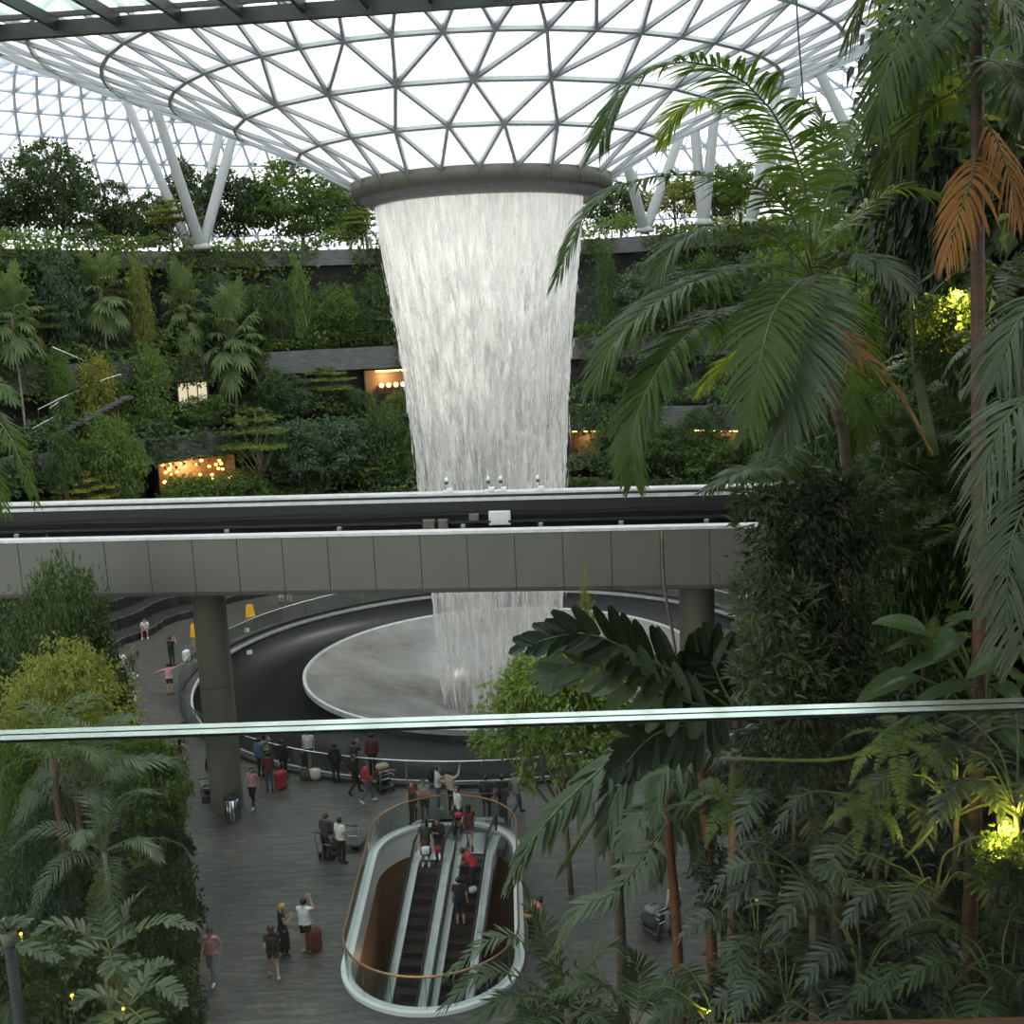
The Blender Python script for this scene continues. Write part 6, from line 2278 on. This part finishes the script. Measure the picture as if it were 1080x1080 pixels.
# dark and light trees closing the view on the right
px_tree(1100, -330, 360, 15, 13.5, 'round', 'silhouette', 'very dark tree crown filling the top right corner', seed=11)  # crown extended above the view to darken the reflection in the glass edge
px_tree(1062, 40, 280, 18, 13.0, 'round', 'silhouette', 'dark tree below the top right corner behind the tall palm stem', seed=12)
px_tree(1050, 120, 200, 20, 12.0, 'round', 'dark', 'loose dark tree left of the tall palm stem', seed=13)
px_tree(965, 232, 220, 23, 9.0, 'round', 'bright', 'airy yellow green tree behind the right fronds of the big palm', seed=14)
px_tree(890, 222, 200, 26, 8.0, 'round', 'mid', 'airy light green tree right behind the crown of the big palm', seed=15)
px_tree(1075, 200, 220, 14, 11.0, 'round', 'mid', 'loose green tree at the right edge behind the tall stem', seed=16)
px_tree(950, 300, 230, 17, 10.0, 'round', 'dark', 'dark bushy tree in the shade left of the yellow lamp', seed=17)
px_tree(860, 330, 130, 19, 8.0, 'round', 'dark', 'dark bushy tree directly behind the big palm fronds', seed=18)
px_tree(990, 400, 160, 13, 9.0, 'round', 'dark', 'dark bushy tree below the yellow lamp on the right', seed=19)
px_tree(900, 470, 150, 16, 6.5, 'round', 'dark', 'dark bushy tree behind the vine covered trunk', seed=20)

# vine covered trunk
c0 = at_y(862, 760, 8.9)
r = empty('vine_covered_tree', (c0[0], 8.9, gz(8.9)))
tag(r, 'tree trunk thickly wrapped in small dark vine leaves right of the bridge', 'tree')
top_ = at_y(866, 560, 8.9)
MB().tube([r.location, (c0[0], 8.9, c0[2]), top_], [.07, .06, .05], 10).build('trunk', M['bark'], r, True, True)
bl = []
for px, py, rad_, d in ((850, 530, 0.36, 8.76), (835, 560, 0.31, 8.69), (880, 560, 0.37, 8.97), (840, 610, 0.37, 8.76), (885, 620, 0.37, 8.97), (850, 670, 0.41, 8.83), (895, 690, 0.37, 8.97), (840, 720, 0.41, 8.76), (880, 760, 0.44, 8.9), (830, 780, 0.37, 8.69), (905, 540, 0.30, 8.97)):
    bl.append((at_y(px, py, d), (rad_, rad_, rad_)))
P, O = blob_points(bl, 360, 34, .2, .6)
vb = MB()
leaf_cloud(vb, P, O, .085, .03, 0)
vb.build('dark_leaves', M['vine'], r, False, True)
bl = []
for px, py, rad_, d in ((800, 530, 0.16, 8.54), (795, 555, 0.15, 8.54), (812, 590, 0.18, 8.47), (803, 640, 0.22, 8.47), (812, 680, 0.22, 8.40), (800, 715, 0.22, 8.40), (828, 640, 0.22, 8.40), (835, 700, 0.22, 8.40), (840, 735, 0.22, 8.40)):
    bl.append((at_y(px, py, d), (rad_,) * 3))
P, O = blob_points(bl, 110, 22, .25, .5)
vb = MB()
leaf_cloud(vb, P, O, .11, .03, 0, droop=.1)
vb.build('outer_sprays', M['palm_grey'], r, False, True)

# the big feather palm, leaf by leaf
c = (858, 292, 9.2)
C2 = (856, 268, 9.2)
base = at_y(880, 560, 9.4)
free_palm('feather_palm', 'big feather palm whose arching fronds cross in front of the waterfall', 'palm', (base[0], 9.4, gz(9.4)), [
    ([C2, (848, 190, 9.1), (815, 118, 8.9), (762, 72, 8.7), (700, 68, 8.5), (655, 100, 8.4), (632, 150, 8.3)], dict(n=89, L=.56, w=.031)),
    ([c, (835, 225, 9.0), (786, 192, 8.8), (719, 184, 8.6), (662, 194, 8.4), (618, 224, 8.3), (588, 292, 8.2)], dict(n=87, L=.44, w=.031)),
    ([C2, (825, 175, 9.6), (790, 125, 9.9), (745, 105, 10.2), (715, 118, 10.4), (700, 150, 10.5)], dict(mat='palm_lit', n=52, L=.42)),
    ([c, (820, 250, 9.0), (765, 238, 8.8), (715, 256, 8.6), (690, 300, 8.5)], dict(n=60, L=.46)),
    ([c, (810, 282, 8.8), (762, 288, 8.5), (704, 312, 8.2), (655, 352, 8.0), (628, 402, 7.9)], dict(n=81, L=.52, w=.031)),
    ([c, (812, 318, 8.7), (757, 332, 8.3), (715, 362, 8.0), (684, 408, 7.8), (668, 455, 7.7), (668, 505, 7.6)], dict(n=81, L=.40, w=.031)),
    ([c, (830, 340, 9.6), (795, 366, 9.9), (765, 386, 10.1), (742, 410, 10.2)], dict(mat='palm_lit', n=43, L=.40, w=.031)),
    ([c, (852, 300, 8.4), (846, 345, 7.9), (838, 400, 7.6), (826, 460, 7.5)], dict(n=78, L=.50, w=.031, mat='palm_grey')),
    ([c, (840, 300, 8.3), (815, 330, 7.8), (800, 390, 7.5), (790, 450, 7.4)], dict(n=63, L=.42, mat='palm')),
    ([(862, 300, 9.2), (890, 270, 8.9), (925, 275, 8.6), (950, 300, 8.4)], dict(n=52, L=.40, mat='palm_grey')),
    ([(858, 330, 9.2), (880, 350, 8.9), (910, 378, 8.7), (945, 410, 8.6), (978, 470, 8.5)], dict(n=43, L=.30, mat='dead', rad=.03)),
    ([C2, (880, 190, 9.3), (905, 130, 9.4), (930, 105, 9.5), (955, 110, 9.5)], dict(n=58, L=.40)),
    ([C2, (865, 200, 9.6), (872, 150, 9.9), (860, 110, 10.0)], dict(n=52, L=.36)),
    ([C2, (900, 230, 9.3), (940, 200, 9.3), (985, 205, 9.2), (1010, 230, 9.1)], dict(n=58, L=.40)),
    ([c, (850, 420, 9.0), (820, 486, 8.6), (785, 496, 8.3), (745, 516, 8.1)], dict(n=49, L=.34, w=.031, start=.4)),
    ([c, (885, 330, 9.5), (900, 400, 9.7), (905, 470, 9.8)], dict(n=58, L=.44)),
    ([c, (835, 310, 9.8), (790, 330, 10.2), (760, 360, 10.4)], dict(n=49, L=.44)),
], 'palm', trunk=[(893, 560, 9.9), (880, 420, 9.5), c], trunk_mat='bark', tr=.05, n=66, L=.45, w=.030, droop=.34, vee=.18, rad=.012)

# upright new spear leaf
r = empty('palm_shoot', at_y(990, 470, 10))
tag(r, 'upright closed green palm spear leaf left of the tall palm stem', 'plant')
MB().tube(spline([at_y(985, 480, 10), at_y(968, 390, 10), at_y(960, 300, 10)], 9), [.05, .055, .055, .05, .045, .04, .03, .02, .008], 8).build('spear', M['stem'], r, True, True)

# tall slender stem with hanging crown
base = at_y(1032, 480, 8)
free_palm('tall_palm', 'tall palm with slender red brown stem at the right, fronds hanging from above', 'palm', (base[0], 8.0, gz(8.0)), [
    [(1010, -60, 8), (985, -40, 7.8), (955, 20, 7.6), (932, 85, 7.5), (925, 130, 7.5)],
    [(1025, -20, 8), (1000, 20, 7.8), (975, 50, 7.6), (955, 95, 7.5)],
    [(1025, -30, 8), (1060, 0, 7.8), (1085, 50, 7.7), (1100, 110, 7.6)],
    [(1025, 40, 8), (985, 60, 8.2), (940, 100, 8.4), (910, 150, 8.5)],
    [(1025, 90, 8.2), (985, 110, 8.4), (950, 150, 8.6), (925, 200, 8.7)],
    ([(1030, 150, 8), (1025, 185, 7.8), (1012, 225, 7.7), (998, 275, 7.65)], dict(mat='dead', n=22, L=.26, droop=.8)),
    ([(1034, 120, 8), (1052, 150, 7.9), (1066, 190, 7.8), (1072, 230, 7.8)], dict(mat='dead', n=22, L=.26, droop=.8)),
    [(1030, 60, 7.9), (1058, 70, 7.6), (1080, 100, 7.4), (1095, 140, 7.3)],
    [(1005, -60, 8.5), (960, -50, 8.6), (920, -20, 8.7), (895, 40, 8.8)],
], 'palm_dark', trunk=[(1033, 700, 8), (1032, 480, 8), (1031, 240, 8), (1030, -60, 8)], trunk_mat='bark_red', tr=.052, n=38, L=.40, w=.028, droop=.45, vee=.1, rad=.010)

# long drooping fronds entering from the right edge
base = at_y(1180, 560, 5.2)
free_palm('drooping_palm', 'palm with long grey green leaflets drooping in from the right edge', 'palm', (base[0], 5.2, gz(5.2)), [
    [(1160, 380, 5.2), (1110, 400, 5.1), (1062, 440, 5.0), (1035, 500, 4.95)],
    [(1165, 460, 5.2), (1110, 490, 5.0), (1070, 560, 4.9), (1060, 640, 4.85)],
    [(1170, 540, 5.2), (1120, 560, 5.0), (1085, 620, 4.9), (1075, 690, 4.85)],
    [(1150, 300, 5.4), (1105, 310, 5.3), (1070, 345, 5.25), (1050, 400, 5.2)],
    [(1160, 400, 5.5), (1090, 440, 5.5), (1040, 520, 5.5), (1030, 580, 5.5)],
], 'palm_grey', trunk=[(1180, 430, 5.3)], tr=.08, n=26, L=.34, w=.026, droop=.55, vee=.1, rad=.010, fold=.14)

# broad ovate leaves
r = empty('broad_leaf_plant', at_y(1030, 760, 7.8))
tag(r, 'plant with large smooth oval leaves at the right just above the glass edge', 'plant')
root = at_y(1040, 770, 7.9)
for (b, t, wd_, nv) in (((978, 668), (926, 648), .20, (-.1, -.5, .8)), ((985, 674), (938, 677), .15, (0, .1, 1)), ((1012, 688), (948, 702), .18, (0, -.2, 1)), ((965, 712), (906, 732), .22, (-.2, -.4, .9)), ((1030, 722), (960, 734), .18, (0, -.1, 1)),
                        ((1046, 654), (1000, 646), .16, (0, -.2, 1)), ((1066, 690), (1022, 708), .20, (0, -.4, 1)), ((1010, 668), (988, 690), .18, (-.2, -.7, .7)), ((1050, 720), (1078, 745), .18, (0, -.3, 1)), ((990, 745), (955, 762), .16, (0, -.3, 1)), ((1060, 745), (1020, 765), .18, (0, -.3, 1)), ((1055, 770), (1085, 800), .2, (0, -.4, 1))):
    B_, T_ = at_y(*b, 7.8), at_y(*t, 7.55)
    mb = MB()
    L = np.linalg.norm(T_ - B_)
    leaf_blade(mb, B_, T_ - B_ + np.array([0, 0, .04]), nrm(nv), L * 1.05, wd_, .18, .14, heart=True)
    mb.tube(spline([root, (root + B_) / 2 + np.array([0, 0, .08]), B_], 7), .009, 6, 1)
    mb.build('leaf', [M['broad'], M['stem']], r, True, True)

for px, py, wq, Y, lb in ((800, 790, 120, 11.5, 'shade darkened shrub right of the orange stems below the glass edge'), (870, 850, 150, 10.5, 'shade darkened shrub behind the middle split leaf plants'), (960, 880, 150, 9.8, 'shade darkened shrub left of the lower right lamp'),
                          (1040, 760, 150, 9.6, 'shade darkened shrub behind the big oval leaves'), (880, 960, 150, 9.8, 'shade darkened shrub low in the middle of the right slope'), (790, 890, 110, 11.5, 'shade darkened shrub right of the orange stems low down'),
                          (970, 990, 150, 8.8, 'shade darkened shrub at the bottom right'), (800, 1010, 130, 10.4, 'shade darkened shrub at the bottom edge beside the orange stems'), (930, 720, 130, 11.5, 'shade darkened shrub left of the oval leaves')):
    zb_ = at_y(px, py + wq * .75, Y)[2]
    px_tree(px, py, wq, Y, zb_, 'shrub', 'silhouette', lb, name='garden_shrub', cat='shrub', seed=31 + px % 3, fine=.7)  # near-black leaves paint the deep shade between the plants

# split leaf philodendrons
def philodendron(px, py, Y, label, rz, sc_=1.0, mat='lobed', nl=9):
    r = empty('split_leaf_plant', at_y(px, py, Y) - np.array([0, 0, .45 * sc_]), rz)
    r.scale = (sc_,) * 3
    tag(r, label, 'plant')
    for v in range(3):
        key = ('phil', mat, v)
        if key not in FROND_CACHE:
            mb = MB()
            rise = (.55, .42, .3)[v]
            path = [(.42, 0, rise), (.62, 0, rise + .06), (.82, 0, rise - .02), (1.0, 0, rise - .2)]
            frond(mb, path, n=11, L=.25, w=.058, droop=.28, vee=.12, rad=.010, a0=100, a1=30, start=.02, rows=6, fold=.12, lprof=([0, .25, .6, 1], [.85, 1, .8, .45]), prof=np.array([1, .85, .75, .7, .55, .08]))
            leaf_blade(mb, (.40, 0, rise), (1, 0, -.05), (0, 0, 1), .56, .16, .3, .05)
            mb.tube(spline([(0, 0, -.1), (.22, 0, rise * .75), (.42, 0, rise)], 8), np.linspace(.014, .009, 8), 6, 1)
            FROND_CACHE[key] = mb.mesh('leaf', [M[mat], M['stem']])
    for k in range(nl):
        o = link('leaf', FROND_CACHE[('phil', mat, k % 3)], r)
        o.rotation_euler = (rng.normal(0, .2), rng.normal(.05, .22), k * 2.399)
    MB().tube([(0, 0, -.7), (0, 0, 0)], .03, 8).build('stem', M['bark'], r, True)


for (px, py, Y, lb, rz, s, m) in ((838, 800, 9.0, 'split leaf plant below the glass edge at the left of its group', .5, .72, 'lobed'), (925, 830, 8.4, 'split leaf plant with long lobes in the middle of the right slope', 1.5, .8, 'lobed'),
                                  (1010, 810, 7.6, 'split leaf plant with grey lobes near the right edge under the glass edge', 2.4, .72, 'lobed'), (860, 900, 8.4, 'split leaf plant left of the hanging root stem', 3.1, .78, 'lobed'),
                                  (985, 905, 7.6, 'split leaf plant just left of the lower yellow lamp', 4.0, .72, 'lobed'), (800, 960, 9.0, 'bluish split leaf plant low beside the orange stems', .9, .72, 'lobed'),
                                  (910, 985, 7.8, 'split leaf plant at the bottom middle of the right slope', 1.9, .72, 'lobed'), (830, 1010, 8.6, 'split leaf plant near the bottom edge right of the orange stems', 2.9, .7, 'lobed'),
                                  (1000, 1000, 7.0, 'split leaf plant under the lower yellow lamp', 5.2, .66, 'dark'), (1075, 800, 7.0, 'split leaf plant cut by the right edge', 1.2, .72, 'lobed'),
                                  (760, 1060, 9.0, 'dark split leaf plant at the bottom edge', .2, .76, 'dark'), (890, 1065, 7.6, 'split leaf plant at the bottom edge right of the middle', 3.6, .72, 'lobed'), (990, 1070, 6.8, 'split leaf plant at the bottom edge far right', 4.4, .7, 'dark'),
                                  (1060, 1010, 6.6, 'dark split leaf plant at the lower right corner', .8, .7, 'dark')):
    philodendron(px, py, Y, lb, rz, s, m)


def fern(px, py, Y, label, sc_=1.0, mat='fern', nf=11, tilt=(55, 5)):
    r = empty('fern', at_y(px, py, Y), rng.random() * 6)
    r.scale = (sc_,) * 3
    tag(r, label, 'fern')
    for v in range(2):
        key = ('fern', mat, v)
        if key not in FROND_CACHE:
            mb = MB()
            frond(mb, [(0, 0, 0), (.3, 0, .12), (.6, 0, .10 - .06 * v), (.85, 0, -.05 - .1 * v)], n=30, L=.14, w=.026, droop=.1, vee=.05, rad=.006, a0=85, a1=55, start=.1, lprof=([0, .15, .5, 1], [.5, .9, 1, .15]))
            FROND_CACHE[key] = mb.mesh('frond', [M[mat], M['stem']])
    for k in range(nf):
        o = link('frond', FROND_CACHE[('fern', mat, k % 2)], r)
        o.rotation_euler = (rng.normal(0, .2), -math.radians(tilt[0] + (tilt[1] - tilt[0]) * k / nf), k * 2.399)
    MB().ellipsoid((0, 0, -.02), (.025, .025, .045), 10, 7).build('crown', M['stem'], r, True)


fern(948, 780, 7.0, 'light green fern under the glass edge at the right', .55, tilt=(12, -60))
fern(915, 850, 7.2, 'small fern hanging beside the middle split leaf plant', .42, tilt=(12, -60))
fern(770, 840, 9.6, 'yellow green fern right of the orange stems', .6, 'fern', tilt=(20, -50))
fern(985, 690, 8.2, 'small fern between the large oval leaves', .45)
fern(800, 690, 11, 'spiky dark fern at the foot of the vine covered trunk', .8, 'palm')
fern(1062, 290, 8.4, 'fern hanging at the right edge above the yellow lamp', .7, 'palm_grey', tilt=(20, -50))
fern(1058, 360, 8.2, 'grey fern drooping at the right edge beside the yellow lamp', .6, 'palm_grey', tilt=(0, -70))
fern(900, 440, 11, 'dark fern below the brown dead frond', 1.2, 'palm')
fern(950, 480, 11, 'dark fern left of the tall stem, under the spear leaf', 1.2, 'dark')
fern(905, 560, 11, 'dark fern hanging in the shade right of the vine covered trunk', 1.3, 'palm')
fern(955, 600, 10.5, 'dark fern in deep shade above the oval leaves', 1.1, 'dark')
fern(1000, 540, 10.5, 'dark fern in deep shade left of the drooping palm', 1.1, 'dark')

# hanging aerial root stems
for pts, lb in (([(955, 905), (985, 870), (1010, 830)], 'pale aerial root slanting through the split leaf plants'), ([(760, 800), (890, 800), (935, 770), (960, 755)], 'green stem running up to the light fern')):
    r = empty('aerial_root', at_y(*pts[0], 7.4))
    tag(r, lb, 'root')
    MB().tube(spline([at_y(x, y, 7.4) for x, y in pts], 12), .012, 6).build('root', M['stem'], r, True, True)

# pleated leaf palm rising beside the escalators
c = (696, 784, 15)
base = at_y(662, 1078, 16)
free_palm('pleated_palm', 'palm with big pleated drooping leaves right of the escalators', 'palm', (base[0], 16, 0), [
    [c, (655, 796, 14.8), (606, 836, 14.6), (566, 880, 14.4), (536, 930, 14.3)],
    ([c, (676, 800, 14.5), (650, 838, 14.3), (636, 890, 14.2)], dict(n=13, L=.6)),
    ([c, (720, 800, 14.6), (740, 840, 14.4), (745, 890, 14.3)], dict(n=14, L=.55)),
    ([c, (668, 820, 15.2), (620, 872, 15.4), (590, 915, 15.5)], dict(n=11, L=.55)),
    ([c, (705, 830, 14.6), (700, 880, 14.4), (690, 930, 14.3)], dict(n=11, L=.45)),
], 'palm_grey', trunk=[(655, 1000, 16), (648, 900, 16), (662, 830, 15.6), c], trunk_mat='bark', tr=.085, n=17, L=.66, w=.17, droop=.42, vee=.15, rad=.03, a0=62, a1=18, fold=.2, rows=7,
    prof=np.array([.55, .95, 1, 1, .9, .6, .1]))

c = (778, 752, 10.5)  # fronds coloured near black to paint their silhouette against the light
base = at_y(770, 1000, 10.8)
free_palm('dark_wing_palm', 'palm with broad fronds darkened to silhouettes standing up before the pool', 'palm', (base[0], 10.8, gz(10.8) - .6), [
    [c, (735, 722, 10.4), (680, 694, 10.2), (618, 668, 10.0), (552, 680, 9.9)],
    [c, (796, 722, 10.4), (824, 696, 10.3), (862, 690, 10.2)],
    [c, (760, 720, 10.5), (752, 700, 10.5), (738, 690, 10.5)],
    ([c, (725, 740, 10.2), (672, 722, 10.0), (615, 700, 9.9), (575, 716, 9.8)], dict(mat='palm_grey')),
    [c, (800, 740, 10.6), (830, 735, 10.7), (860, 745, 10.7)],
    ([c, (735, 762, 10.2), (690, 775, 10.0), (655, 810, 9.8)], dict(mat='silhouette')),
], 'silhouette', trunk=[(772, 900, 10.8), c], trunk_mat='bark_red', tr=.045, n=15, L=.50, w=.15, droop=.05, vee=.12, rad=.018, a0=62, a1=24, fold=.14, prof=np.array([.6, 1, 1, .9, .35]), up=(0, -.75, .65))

# orange stemmed palms
base = at_y(722, 1090, 13)
free_palm('orange_stem_palm', 'palm with bright orange crownshaft, left one of the pair', 'palm', (base[0], 13, base[2] - 2), [
    [(704, 850, 13), (690, 815, 13), (672, 795, 13), (650, 790, 13)], [(704, 850, 13), (712, 815, 12.8), (728, 800, 12.6), (745, 812, 12.5)],
    [(704, 850, 13), (690, 850, 12.6), (668, 870, 12.4), (655, 900, 12.3)], [(704, 850, 13), (720, 850, 12.6), (735, 880, 12.4), (738, 920, 12.3)],
    ([(704, 868, 13), (680, 900, 12.7), (650, 940, 12.5), (612, 958, 12.4), (585, 1004, 12.3)], dict(n=20, L=.42, w=.08)),
    ([(704, 868, 13), (675, 920, 13.2), (650, 935, 13.3), (625, 955, 13.3)], dict(mat='silhouette', n=16, L=.34, w=.09)),
], 'palm_grey', trunk=[(714, 985, 13), (707, 900, 13), (703, 842, 13), (701, 826, 13)], trunk_mat='bark_orange', tr=.06, n=20, L=.36, w=.06, droop=.3, vee=.2, rad=.014, fold=.14)
base = at_y(754, 1090, 12.4)
free_palm('orange_stem_palm', 'palm with bright orange crownshaft, right one of the pair', 'palm', (base[0], 12.4, base[2] - 2), [
    [(736, 770, 12.4), (725, 730, 12.4), (712, 710, 12.4), (700, 705, 12.4)], [(736, 770, 12.4), (752, 740, 12.3), (775, 730, 12.2), (800, 745, 12.1)],
    [(736, 790, 12.4), (712, 800, 12.1), (695, 830, 12), (690, 870, 12)], [(736, 790, 12.4), (760, 800, 12.2), (780, 840, 12.1), (785, 890, 12.1)],
], 'palm_grey', trunk=[(749, 960, 12.4), (744, 860, 12.4), (737, 775, 12.4), (735, 748, 12.4)], trunk_mat='bark_orange', tr=.065, n=24, L=.4, w=.06, droop=.35, vee=.2, rad=.014, fold=.14)

# low palms at the bottom middle
c = (600, 1060, 15)
base = at_y(*c)
free_palm('clump_palm', 'low clump palm spreading grey leaves at the bottom middle by the escalators', 'palm', (base[0], 15, base[2] - 3), [
    [c, (560, 1000, 14.8), (520, 990, 14.6), (470, 1030, 14.4)], [c, (545, 1030, 14.6), (505, 1030, 14.4), (465, 1065, 14.2)], [c, (580, 1010, 15.2), (572, 975, 15.4), (555, 955, 15.5)],
    [c, (555, 1050, 14.4), (520, 1060, 14.2), (490, 1090, 14)], [c, (620, 1020, 15), (640, 1000, 15), (668, 1005, 15)], [c, (570, 1075, 14.2), (540, 1090, 14), (520, 1120, 13.8)],
    ([c, (590, 1010, 15), (600, 975, 15), (622, 952, 15)], dict(mat='palm_lit', n=20, L=.28)), ([c, (575, 1000, 14.9), (560, 960, 14.9), (548, 925, 14.9)], dict(mat='dark')), [c, (640, 1050, 14.6), (680, 1050, 14.4), (710, 1075, 14.2)],
    [c, (625, 1070, 14.4), (650, 1085, 14.2), (670, 1110, 14)],
], 'palm_grey', trunk=[c], tr=.09, n=24, L=.40, w=.05, droop=.25, vee=.22, rad=.016, fold=.14)
px_tree(600, 1010, 110, 15.6, base[2] - 3, 'shrub', 'dark', 'dark leafy shrub inside the clump palm at the bottom middle', seed=4, name='garden_shrub', cat='shrub')
c = (670, 1085, 12)
base = at_y(*c)
free_palm('clump_palm', 'low dark palm at the bottom edge right of the clump palm', 'palm', (base[0], 12, base[2] - 2), [
    [c, (650, 1050, 11.9), (620, 1035, 11.8), (585, 1050, 11.7)], [c, (690, 1045, 11.9), (720, 1035, 11.8), (752, 1050, 11.7)], [c, (675, 1045, 12.1), (672, 1020, 12.2), (660, 1000, 12.2)], [c, (710, 1070, 11.8), (740, 1080, 11.6), (770, 1100, 11.4)],
    [c, (800, 1040, 11.4), (880, 1028, 11.2), (960, 1050, 11)],
], 'dark', trunk=[c], tr=.07, n=26, L=.34, w=.035, droop=.25, vee=.2, rad=.012)

# small fine leaved tree before the pool
dome_tree(592, 668, 196, 33, 0, 'bright', 'small fine leaved tree with open light green crown in front of the pool', 3, .036)
px_tree(618, 612, 30, 32, 0, 'loose', 'lime', 'thin flowering sprig standing above the small tree in front of the pool', seed=21)

# dangling lines
for pts, Y, rad_, lb, nm in (([(838, -60), (841, 20), (848, 112)], 24, .018, 'thin black cable hanging from the roof beside the palm frond', 'hanging_cable'),
                             ([(698, 560), (701, 620), (709, 665), (716, 712)], 14, .022, 'thin dark vine stem slanting down before the bridge', 'hanging_vine')):
    r = empty(nm, at_y(*pts[0], Y))
    tag(r, lb, 'cable' if 'cable' in nm else 'vine')
    MB().tube(spline([at_y(x, y, Y) for x, y in pts], 14), rad_, 6).build('line', M['rubber'] if 'cable' in nm else M['bark'], r, True, True)
ext = bpy.data.objects['hanging_cable']
top_ = at_y(838, -60, 24)
MB().tube([top_, (top_[0], top_[1], roof_z(top_[0], top_[1]))], .018, 6).build('upper_line', M['rubber'], ext, True, True)

# yellow garden spotlights
YEL = lampmat('yellow_lamp_lens', (1.0, .74, .07), 7)
AMBL = lampmat('amber_lamp_lens', (1.0, .50, .06), 5)


def spot(px, py, Y, label, e, size=.10, mat=None, col=(1, .82, .12), drop=.6):
    p = at_y(px, py, Y)
    r = empty('garden_spotlight', p - np.array([0, 0, drop]))
    tag(r, label, 'lamp')
    MB().tube([p - np.array([0, 0, drop]), p - np.array([0, 0, .05])], .02, 6).build('spike', M['steel_dark'], r, True, True)
    d = nrm(np.array([0, 0, EYE]) - p + np.array([.5, 0, 2.0]))
    ho = MB().tube([p + d * -.12 , p], [size * .8, size * 1.05], 14).build('housing', M['steel_dark'], r, True, True)
    MB().tube([p - d * .005, p + d * .012], [size, size * .95], 16).build('lens', mat or YEL, ho, True, True)
    l = bpy.data.lights.new('garden_lamp', 'POINT')
    l.energy = e
    l.color = col
    l.shadow_soft_size = .06
    o = bpy.data.objects.new('garden_lamp', l)
    o.location = tuple(p + d * .14)
    C.objects.link(o)


def lamp_leaves(px, py, Y, wpx, leaf, label, seed):
    p = at_y(px, py, Y)
    hh = wpx * Y / FOC * 1.1
    plant_tree('shrub', leaf, 'bark', (p[0], Y, p[2] - hh * .6), hh, wpx * Y / FOC, label, 'garden_shrub', None, seed, cat='shrub', fine=.75)


lamp_leaves(1002, 340, 10.05, 90, 'dark', 'leafy twigs lit yellow around the lamp at the right', 41)
lamp_leaves(1064, 905, 6.8, 75, 'dark', 'leafy twigs lit yellow around the lower right lamp', 42)
lamp_leaves(24, 1020, 18.2, 90, 'dark', 'leafy twigs lit amber around the lower left lamps', 43)
spot(1010, 316, 10.4, 'bright yellow spotlight shining among leaves at the right', 70, .09)
spot(1004, 338, 10.2, 'second yellow spotlight just below the bright one at the right', 40, .08)
spot(1064, 876, 7.1, 'bright yellow spotlight near the lower right edge', 34, .07)
spot(1052, 896, 7.0, 'smaller yellow spotlight just under the lower right one', 18, .06)
spot(792, 915, 10.5, 'small yellow light glinting right of the orange stems', 6, .025)
spot(748, 1068, 9.0, 'tiny yellow light at the bottom edge', 3, .02)
spot(18, 1040, 18.5, 'amber spotlight at the lower left edge', 30, .04, AMBL, (1, .6, .12))
spot(22, 985, 19.5, 'amber glow light above the lower left spotlight', 20, .03, AMBL, (1, .68, .12))
spot(76, 1050, 20.0, 'amber spotlight right of the lower left one', 20, .035, AMBL, (1, .65, .12))
spot(130, 1064, 18.6, 'small yellow light under the pale leaved palm', 6, .025)
